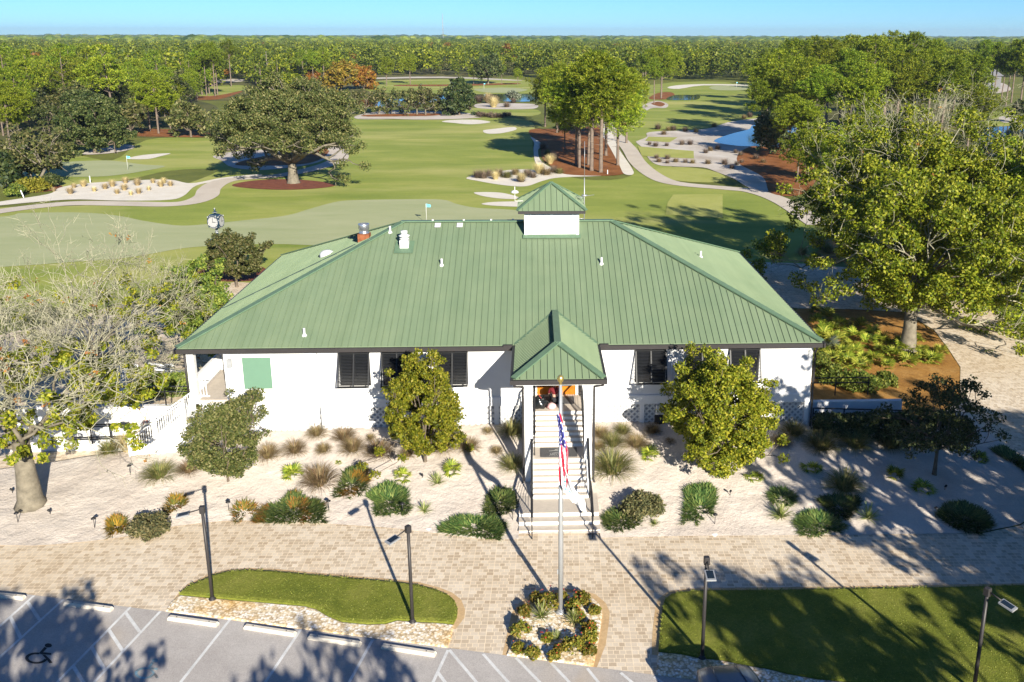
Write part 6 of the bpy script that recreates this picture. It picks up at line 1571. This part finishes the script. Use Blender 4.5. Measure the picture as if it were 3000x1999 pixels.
course('grey lichen oak in the left woods', 165, 305, 238, 150, 'lf_olive', 231, .5, 18, 3, 7, .1, .03, .2, 'palebark', keep=.7)
course('grey live oak right of the grey lichen oak in the left woods', 240, 300, 230, 110, 'lf_dark', 232, .5, 22, 3, 7, .1, .03, .2, 'palebark', keep=.9)
course('russet-topped oak in the left woods', 95, 245, 150, 85, 'lf_rust', 233, .6, 14, 3, 6, .1, .03, .3, 'palebark', keep=.6)
# pines
def pine_data(seed, h=17.0, w_=7.5, ncl=26, tufts=16, nq=8, crown=.5, L_=.55, wid=.16, rc=.2):
    """billowing crown of needle tufts on a tall trunk"""
    rg = np.random.default_rng(seed); mb = MB()
    lx, ly = rg.normal(0,.03,2)*h
    tp = lambda t: np.array([lx*t*t, ly*t*t, t*h*.95])
    mb.tube([tp(t) for t in (-.01,.02,.3,.6,.85,1)], [.34,.25,.21,.17,.10,.03], 7)
    hc = h*crown/2; cz = h-hc
    dd = unit(rg.normal(size=(ncl,3))); rr = rg.uniform(.5,.92,ncl)*(1+.25*rg.normal(size=ncl)).clip(.6,1.25)
    C = np.stack([dd[:,0]*rr*w_*.5, dd[:,1]*rr*w_*.5, cz+dd[:,2]*np.minimum(rr,.92)*hc], 1)
    C[:,0] += lx; C[:,1] += ly; C[0] = [lx,ly,h-rc*w_*.5]; C[1] = [lx*.9,ly*.9,cz]
    for c in C:
        p0 = tp(float(np.clip((c[2]-.8-rg.uniform(0,1.2))/(h*.95), .15, .98))); mb.tube([p0,(p0+c)/2-np.array([0,0,.15]),c],[.075,.05,.02],4,0,False)
    for k in range(4):
        az = rg.uniform(0,6.28); p0 = tp(rg.uniform(1-crown-.25,1-crown)); mb.tube([p0,p0+np.array([math.cos(az),math.sin(az),.2])*rg.uniform(.6,1.8)],[.05,.015],3,0,False)
    m = ncl*tufts; o = unit(rg.normal(size=(m,3))+np.array([0,0,.35])); R_ = np.repeat(rc*w_*rg.uniform(.75,1.2,ncl), tufts)[:,None]
    T = np.repeat(C, tufts, 0)+o*R_*rg.uniform(.45,1.0,(m,1))*np.array([1,1,.7])
    d = unit(np.repeat(o, nq, 0)*.9+rg.normal(0,.7,(m*nq,3))+np.array([0,0,.25])); base = np.repeat(T, nq, 0)+rg.normal(0,.08,(m*nq,3))
    ln = L_*rg.uniform(.6,1.25,(m*nq,1)); wv = unit(np.cross(d, rg.normal(size=d.shape)))*wid/2
    V = np.stack([base-wv*.5, base+d*ln*.55-wv, base+d*ln, base+d*ln*.55+wv], 1).reshape(-1,3)
    return mb, V, np.arange(len(V)).reshape(-1,4)
PINES = []
for s in range(6):
    mb, V, F = pine_data(300+s, 17, [8.2,7.2,6.2,9.0,7.4,5.8][s], [34,28,24,40,30,22][s], 28, 16, [.56,.46,.40,.66,.52,.36][s], .55, .11)
    r = thing('pine_tree', 'x', 'pine tree', (0,0,-500)); tr_ = mb.build('trunk', M['pinebark'], r); cw = link('crown', np_mesh('crown', V, F, [M['lf_pine'] if s % 3 else M['lf_pine2']]), r)
    remember(r); PINES.append(r)
_pn = [0]; protos_used = set()
def pine(label, u, v, vtop, k=None, group=None, wf=1.0, zmin=None):
    p = Vector(gz(u, v)); h = hgt(p, vtop); k = rnd.randrange(6) if k is None else k
    c = dup(PINES[k], p, rnd.uniform(0,6.28), label, (h/17*wf*rnd.uniform(.95,1.05),h/17*wf*rnd.uniform(.95,1.05),h/17))
    if group: c['group'] = group
    return c
G1 = 'tall pines in the straw bed at the centre'
for l, u, v, vt, k, wf in [('leftmost front pine of the central clump, trunk forked with a dead limb',1698,492,200,0,1.2),('pine behind the leftmost front pine of the central clump',1688,485,190,3,1.1),('thin pine in the middle of the central clump',1724,485,205,1,1.1),
    ('tallest pine of the central clump, trunk second from the front right',1733,501,158,4,1.3),('front right pine of the central clump with a straight pale trunk',1760,506,170,0,1.3),('back pine at the right of the central clump',1775,457,180,3,1.2),
    ('right outer pine of the central clump leaning over the path',1810,485,235,3,1.35),('lower pine at the left rear of the central clump',1632,390,190,3,1.2),('rear left pine of the central clump against the pond',1597,372,200,3,1.2),('yellowish pine at the rear right of the central clump',1835,420,205,3,1.2),('short bushy pine low in the central clump at left',1655,440,300,3,1.2)]:
    pine(l, u, v, vt, k, G1, wf)
G2 = 'pines around the right fairway'
for l, u, v, vt, k, wf in [('pine on the small straw mound left of the right fairway',1916,304,176,1,1.0),('taller pine standing on the mound by the small pond',1937,289,137,3,1.25),('pine at the foot of the right fairway sand',1890,262,145,4,1.1)]:
    pine(l, u, v, vt, k, G2, wf)
G3 = 'tall pines massed at the right'
R3 = [(2245,360,165,3),(2275,400,150,0),(2300,345,118,4),(2335,420,175,3),(2370,330,112,0),(2400,440,205,1),(2420,360,120,3),(2455,400,150,4),(2490,330,108,3),(2520,450,190,0),(2550,360,110,3),(2590,340,98,0),(2620,420,160,3),(2660,350,100,4),(2690,400,150,3),(2720,320,120,0),(2750,430,178,1),(2790,350,150,3),(2820,400,165,4),(2240,300,150,1),(2230,420,240,4),(2310,470,280,3),(2360,480,300,0),(2830,460,250,3)]
W3 = ['at the left end of the massed pines','in the front left of the massed pines','on the left skyline of the massed pines','in the middle left of the massed pines','on the skyline above the blue pond','low at the front of the massed pines','on the skyline left of centre','in the centre left','on the skyline near the peak','front of the centre with a bare lower trunk','just left of the highest pine','forming the highest point of the right-hand woods','in front of the highest pine','just right of the highest pine','right of centre in the second row','on the right slope of the skyline','with bare white branches above the lichen oak','on the far right slope','at the right end above the pond','at the far left edge against the fairway','overhanging the fairway sand','lowest at the left above the straw','low above the tallest oak','low at the right above the lichen branches']
for (u, v, vt, k), wd in zip(R3, W3): pine('tall pine '+wd, u, v, vt, k, G3, 1.25)
G4 = 'pines by the pond at the right edge'
for u, v, vt, k, l in [(2900,306,135,1,'bare-stemmed pine at the left of the right-edge group'),(2908,311,128,2,'twin-stemmed pine of the right-edge group'),(2932,303,165,5,'thin pine of the right-edge group'),(2946,312,150,1,'middle pine of the right-edge group'),(2962,301,120,2,'leaning pine of the right-edge group'),(2988,312,115,0,'thick pine at the very right edge'),(3015,315,110,3,'pine cut off by the right edge'),(2880,268,120,4,'pine in front of the far pale house')]:
    pine(l, u, v, vt, k, G4, 1.0)
G5 = 'pines with bare trunks on the left fairway edge'
for u, v, vt, k, l in [(593,279,160,1,'leftmost of the bare-trunked pines by the left sand patch'),(606,281,140,2,'second bare-trunked pine by the left sand patch'),(614,276,128,5,'third bare-trunked pine by the left sand patch'),(631,282,130,1,'thick bare-trunked pine by the left sand patch'),(638,279,145,2,'right-hand partner of the thick bare-trunked pine'),(678,254,120,1,'lone pine right of the bare-trunked group'),(184,228,150,5,'slim pine with a tall pale trunk in the left woods'),(212,246,160,2,'slim pine right of the other tall pale trunk in the left woods'),(250,228,130,3,'round-topped pine in the left woods'),(465,392,214,3,'broad pine standing in the straw at the left fairway end'),(440,385,235,3,'shorter pine left of the broad one in the straw'),(500,380,262,3,'low pine right of the broad one in the straw'),(30,428,245,3,'tall dark pine at the left edge'),(60,420,300,0,'lower pine right of the tall dark one at the left edge'),(88,298,205,1,'pine with a leaning trunk in the left woods'),(340,290,215,3,'yellow-green pine in the middle of the left woods'),(320,262,190,0,'pine behind the yellow-green one in the left woods'),(520,330,238,3,'dense pine above the straw bed at left'),(560,300,205,0,'dense pine left of the bare-trunked group'),(410,300,175,3,'tall dense pine in the centre of the left woods'),
    (1133,251,168,3,'pine on the far bank left of the others'),(1202,248,160,0,'pine on the far bank above the olive-grey row'),(1388,247,195,3,'low pine on the far bank behind the magnolia'),(1470,246,190,4,'pine on the far bank right of the dark live oak'),(1517,250,200,3,'broad pine on the far bank next to the central clump'),(920,255,150,1,'thin pine behind the autumn-coloured trees'),(950,240,140,0,'pine above the golden cypress'),(890,250,150,1,'thin-trunked pine left of the golden cypress')]:
    pine(l, u, v, vt, k, G5, 1.15 if k in (3,0) else .95)
for u, v, vt, k, l in [(2395,575,395,3,'bushy pine half hidden behind the left side of the tallest oak'),(2460,610,370,0,'pine hidden behind the middle of the tallest oak'),(2335,535,385,3,'low pine left of the tallest oak at the end of the cart path'),(2530,560,330,0,'pine behind the bare twigs of the tallest oak')]:
    pine(l, u, v, vt, k, 'pines behind the tallest oak', 1.4)
# dead snags
def snag(u, v, vt, label, seed):
    p = Vector(gz(u, v)); h = hgt(p, vt); rg = np.random.default_rng(seed); mb = MB()
    mb.tube([(0,0,0),(.1,0,h*.4),(-.15,.1,h*.75),(.05,0,h)],[.45,.36,.22,.06],7)
    for k in range(9):
        z = h*rg.uniform(.35,.95); a = rg.uniform(0,6.28); l_ = rg.uniform(.12,.3)*h*(1.2-z/h); mb.tube([(0,0,z),(math.cos(a)*l_*.6,math.sin(a)*l_*.6,z+l_*.25),(math.cos(a)*l_,math.sin(a)*l_,z+l_*.7)],[.13,.09,.03],4)
    o = mb.build('dead_tree', M['palebark'], None, p); setp(o, label, 'dead tree', 'bare dead trees behind the great oak')
snag(787,246,150,'bare dead trunk behind the great live oak, the taller of two',1); snag(803,240,172,'forked bare dead trunk behind the great live oak, the shorter of two',2)

# ---- woods beyond the course
LIMU = [-400,0,120,240,300,480,600,650,720,760,900,960,1090,1300,1560,1600,1700,1880,1960,2060,2230,2250,2400,2850,2870,3000,3400]
LIMV = [430,415,400,380,372,372,300,240,240,262,245,240,224,224,228,235,240,240,240,238,242,300,300,290,232,232,235]
def low_tree(seed, kind):
    """one mesh: trunk + crown, for distant trees; kind 0 pine, 1 round oak, 2 bare/grey"""
    rg = np.random.default_rng(seed)
    if kind == 0:
        mb, V, F = pine_data(seed, 17, rg.uniform(9,12), 24, 13, 6, rg.uniform(.66,.92), .9, .48, .19)
    else:
        mb = MB(); mb.tube([(0,0,-.1),(.2,0,3),(.1,.1,9)],[.35,.25,.1],5)
        for k in range(5): a = k*1.26; mb.tube([(.1,0,4),(math.cos(a)*2.5,math.sin(a)*2.5,8)],[.15,.05],3)
        C = unit(rg.normal(size=(34,3))+np.array([0,0,.5]))*np.array([4.6,4.6,3.8])+np.array([0,0,7.6]); C[:,2] = np.maximum(C[:,2], 3.5)
        P, out = clump_points(rg, C, 1.7, 70 if kind == 1 else 26, .4, .8); V, F = leaf_quads(rg, P, .48, 1.5, out+np.array([0,0,.5]), .45)
    nv = len(mb.v); tri = []
    fa = [f if len(f) == 4 else f for f in mb.f if len(f) == 4]
    VV = np.concatenate([np.array(mb.v), V]); FF = np.concatenate([np.array(fa), F+nv]); mi = np.r_[np.zeros(len(fa)), np.ones(len(F))]
    return VV, FF, mi
KIND = [0]*8+[1,1,2]
LOWD = [low_tree(400+i, k) for i, k in enumerate(KIND)]
LFM = ['lf_pine','lf_pine2','lf_pine','lf_pine2','lf_pine','forest','lf_pine','lf_pine2','lf_dark','lf_olive','lf_olive']
FINE = [pine_data(440+i, 17, 9+i % 4*.9, 26, 18, 14, .66+.035*i, .6, .17, .18) for i in range(8)]
def fine_mesh(i):
    mb, V, F = FINE[i]; fa = [f for f in mb.f if len(f) == 4]; nv = len(mb.v)
    return np_mesh('woodland_tree', np.concatenate([np.array(mb.v), V]), np.concatenate([np.array(fa), F+nv]), [M['pinebark'], M[LFM[i]]], np.r_[np.zeros(len(fa)), np.ones(len(F))])
LOWM = [np_mesh('woodland_tree', d[0], d[1], [M['pinebark'] if KIND[i] != 2 else M['palebark'], M[LFM[i]]], d[2]) for i, d in enumerate(LOWD)]
RUST = np_mesh('woodland_tree', LOWD[8][0], LOWD[8][1], [M['palebark'], M['lf_rust']], LOWD[8][2])
LOWM[:8] = [fine_mesh(i) for i in range(8)]
rg = np.random.default_rng(99); cand = []
d = 140.0
while d < 1500:
    sp = 8.5 if d < 400 else 9.5+(d-400)*.006
    half = d*.62; nn = int(2*half/sp)
    for i in range(nn):
        x = CAM[0]+d*math.sin(YAW)-half*1.0+(i+rg.uniform(-.4,.4))*sp-d*.06; y = CAM[1]+d+rg.uniform(-.5,.5)*sp
        u, v = proj((x, y, 0))
        if -250 < u < 3250 and v < np.interp(u, LIMU, LIMV)-1: cand.append((math.hypot(x-CAM[0], y-CAM[1]), x, y, u, v))
    d += sp*.92
cand.sort()
NIND = 216
iL = ['green pine in the woods at the left beyond the live oaks','green pine in the woods straight beyond the pond','green pine in the woods beyond the right fairway','green pine in the woods behind the right-edge pond']
for k, (dd, x, y, u, v) in enumerate(cand[:NIND]):
    i = int(rg.integers(0, 11)) if rg.uniform() < .75 else int(rg.integers(8, 11)); hs = rg.choice([.5,.62,.75,.86,.95],p=[.15,.25,.25,.2,.15])*rg.uniform(.93,1.06)*(1.0 if i < 8 else .8)
    o = link('pine_tree' if i < 8 else 'broadleaf_tree', LOWM[i], None, (x,y,0)); o.rotation_euler = (0,0,rg.uniform(0,6.28)); o.scale = (hs*rg.uniform(.95,1.2),hs*rg.uniform(.95,1.2),hs)
    zone = 0 if u < 800 else 1 if u < 1600 else 2 if u < 2300 else 3
    if i < 8: setp(o, iL[zone], 'pine tree', 'pine trees in the woods, zone %s' % ['left','middle','right','far right'][zone])
    else: setp(o, iL[zone].replace('green pine', 'round-crowned broadleaf tree'), 'tree', 'broadleaf trees in the woods, zone %s' % ['left','middle','right','far right'][zone])
# the rest of the woods up to 1.5 km: one mesh
Vs, Fs, Ms, off = [], [], [], 0
SUB = []
for i, dta in enumerate(LOWD):
    V, F, mi = dta; sel = np.where(mi == 1)[0]; keep = sel[::6] if KIND[i] == 0 else sel[::12]; tk = np.where(mi == 0)[0][:24]
    f = F[keep]; c = V[f].mean(1, keepdims=True); vv = (V[f]-c)*1.75+c
    SUB.append((vv.reshape(-1,3), V[F[tk]].reshape(-1,3)))
for k, (dd, x, y, u, v) in enumerate(cand[NIND:]):
    i = int(rg.integers(0, 11)); cv, tv = SUB[i]; hs = rg.uniform(.5,.95)*(1.0 if i < 8 else .85); a = rg.uniform(0,6.28); c, s = math.cos(a), math.sin(a); ws = hs*rg.uniform(.95,1.35)
    if dd > 420: tv = tv[:0]
    if dd > 800: cv = cv[: len(cv)//8*4]; cvs = 1.0; tv = tv[:0]
    for vv, m0 in ((cv, 1 if i in (0,2,4,6,5) else 2 if i in (1,3,7) else 3 if i == 8 else 4), (tv, 0)):
        if len(vv) == 0: continue
        q = np.stack([(vv[:,0]*c-vv[:,1]*s)*ws+x, (vv[:,0]*s+vv[:,1]*c)*ws+y, vv[:,2]*hs-(1.6*hs if m0 else 0)], 1)
        if rg.uniform() < .012 and m0: m0 = 5
        Vs.append(q); n = len(q)//4; Ms.append(np.full(n, m0)); off += len(q)
V = np.concatenate(Vs); F = np.arange(len(V)).reshape(-1,4)
o = link('distant_woods', np_mesh('distant_woods', V, F, [M['pinebark'],M['forest'],M['lf_pine2'],M['lf_dark'],M['lf_olive'],M['lf_rust']], np.concatenate(Ms))); setp(o, 'continuous green pine woods stretching away behind the nearer trees', 'woods', None, 'stuff')
# canopy to the horizon: domed crowns
Vs, Fs, n0 = [], [], 0
ring = np.array([(math.cos(t), math.sin(t)) for t in np.linspace(0, 2*PI, 8)[:-1]])
dome = np.concatenate([np.c_[ring*1.0, np.full(7,-.8)], np.c_[ring*.8, np.full(7,.05)], np.c_[ring*.4, np.full(7,.38)], [[0,0,.48]]])
df = [(a*7+k, a*7+(k+1)%7, a*7+7+(k+1)%7, a*7+7+k) for a in (0,1) for k in range(7)]+[(14+k,14+(k+1)%7,21,21) for k in range(7)]
DV, DF = [], []
d = 1450.0
while d < 9000:
    sp = 13+(d-1450)*.006; half = d*.62; nn = int(2*half/sp)
    x = CAM[0]-half-d*.03+(np.arange(nn)+rg.uniform(-.45,.45,nn))*sp; y = CAM[1]+d+rg.uniform(-.5,.5,nn)*sp
    r = sp*rg.uniform(.55,.95,nn); top = rg.uniform(7.0,13.5,nn)*(1+.14*np.sin(x*.004+d*.002)); top += (rg.uniform(size=nn) < .10)*rg.uniform(1,6,nn); top += .5*(d > 4000)*rg.uniform(0,9,nn)
    r *= 1+.5*(rg.uniform(size=nn) < .12); q = dome[None]*np.stack([r,r,np.minimum(r,9)],1)[:,None,:]+np.stack([x,y,top-3.5],1)[:,None,:]+rg.normal(0,.35,(nn,22,3))
    DV.append(q.reshape(-1,3)); DF.append((np.array(df)[None]+(np.arange(nn)*22+n0)[:,None,None]).reshape(-1,4)); n0 += nn*22
    d += sp*2.1
V = np.concatenate(DV); F = np.concatenate(DF)
me = bpy.data.meshes.new('far_canopy')
q3 = F[F[:,2] != F[:,3]]; t3 = F[F[:,2] == F[:,3]][:,:3]
V2 = V; me.from_pydata(V2.tolist(), [], q3.tolist()+t3.tolist()); me.materials.append(M['forest']); me.update()
o = link('far_canopy', me); setp(o, 'dark green treetop canopy running to the horizon', 'woods', None, 'stuff')
for r in PINES:           # prototypes are not part of the scene
    for c in KIDS[r.name]: bpy.data.objects.remove(c)
    bpy.data.objects.remove(r)
# ---- trees behind and beside the photographer that shade the lot and the right-hand sand
def shade_tree(label, x, y, h, w_, seed, trunk=.4, keep=.8, n=24, leaf=.24, rad=.6, r0=.3, levels=4, limbs=7):
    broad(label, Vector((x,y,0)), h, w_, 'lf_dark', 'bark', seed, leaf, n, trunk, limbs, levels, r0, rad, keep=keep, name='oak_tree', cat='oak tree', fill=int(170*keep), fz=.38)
shade_tree('oak beyond the right edge shading the middle of the right-hand sand', 38.8,-21.5,11.5,11,501, n=26)
shade_tree('oak beyond the right edge shading the clubhouse corner', 38.6,-16.3,12.6,8.6,506, n=20, keep=.7, trunk=.5)
shade_tree('far oak beyond the right edge shading the drive', 48.5,-23.5,12,12,502)
shade_tree('oak beyond the right edge shading the paving and the lawn corner', 45.0,-32.0,11.5,10,507)
shade_tree('oak below the camera shading the left parking bays', 6.5,-34.5,9.5,9,503, keep=.7, n=18)
shade_tree('oak left of the camera shading the leftmost bays', -2.0,-33.5,9.5,8,508, keep=.7, n=18)
shade_tree('oak behind the camera shading the middle parking bays', 15.5,-36.0,8.5,8,504, keep=.65, n=16)
shade_tree('oak right of the camera shading the front of the big lawn', 33.0,-35.0,10.0,10,505, keep=.75)

# ------------------------------------------------------------------ air
mb = MB(); mb.box(-7000,7100,-300,9800,-1.5,84)
hz = newmat('thin_air'); hm, hnt, hb_ = hz; hnt.nodes.remove(hb_)
pv = hnt.nodes.new('ShaderNodeVolumePrincipled'); pv.inputs['Color'].default_value = (.62,.80,1,1); pv.inputs['Density'].default_value = .00009; pv.inputs['Anisotropy'].default_value = .2
hnt.links.new(pv.outputs[0], hnt.nodes['Material Output'].inputs['Volume'])
o = mb.build('haze', hm); setp(o, 'thin blue haze over the distant woods', 'haze', None, 'stuff')
# ------------------------------------------------------------------ light, sky, camera
SUN_EL, SUN_AZ = R(21.3), R(20.5)          # sun stands behind the camera to the right
sd_ = Vector((math.sin(SUN_AZ)*math.cos(SUN_EL), -math.cos(SUN_AZ)*math.cos(SUN_EL), math.sin(SUN_EL)))
sun = bpy.data.lights.new('sun', 'SUN'); sun.energy = 4.6; sun.angle = R(.5); sun.color = (1.0,.93,.80)
so = bpy.data.objects.new('sun', sun); COL.objects.link(so); so.rotation_euler = sd_.to_track_quat('Z','Y').to_euler()
wd = bpy.data.worlds.new('World'); scene.world = wd; wd.use_nodes = True; nt = wd.node_tree
bgn = nt.nodes['Background']; sky = nt.nodes.new('ShaderNodeTexSky'); sky.sky_type = 'NISHITA'; sky.sun_disc = False
sky.sun_elevation = SUN_EL; sky.sun_rotation = math.atan2(sd_.x, sd_.y); sky.altitude = 20; sky.air_density = .7; sky.dust_density = 0; sky.ozone_density = 5.0
hs = nt.nodes.new('ShaderNodeMix'); hs.data_type = 'RGBA'; hs.blend_type = 'MULTIPLY'; hs.inputs[0].default_value = 1.0
nt.links.new(sky.outputs[0], hs.inputs[6]); hs.inputs[7].default_value = (.33,.50,.62,1)
nt.links.new(hs.outputs[2], bgn.inputs['Color']); bgn.inputs['Strength'].default_value = .092
cam = bpy.data.cameras.new('camera'); co = bpy.data.objects.new('camera', cam); COL.objects.link(co)
cam.sensor_width = 36; cam.lens = FL/3000*36; cam.shift_x = -(CX-1500)/3000; cam.shift_y = -(999.5-CY)/3000
cam.clip_start = .5; cam.clip_end = 30000
m = Matrix(((BR[0],BU[0],-BW[0],CAM[0]),(BR[1],BU[1],-BW[1],CAM[1]),(BR[2],BU[2],-BW[2],CAM[2]),(0,0,0,1)))
co.matrix_world = m
scene.camera = co
scene.view_settings.view_transform = 'Standard'; scene.view_settings.look = 'None'; scene.view_settings.exposure = 1.3; scene.view_settings.gamma = 1
scene.cycles.max_bounces = 6; scene.cycles.diffuse_bounces = 2; scene.cycles.transmission_bounces = 2; scene.cycles.transparent_max_bounces = 4
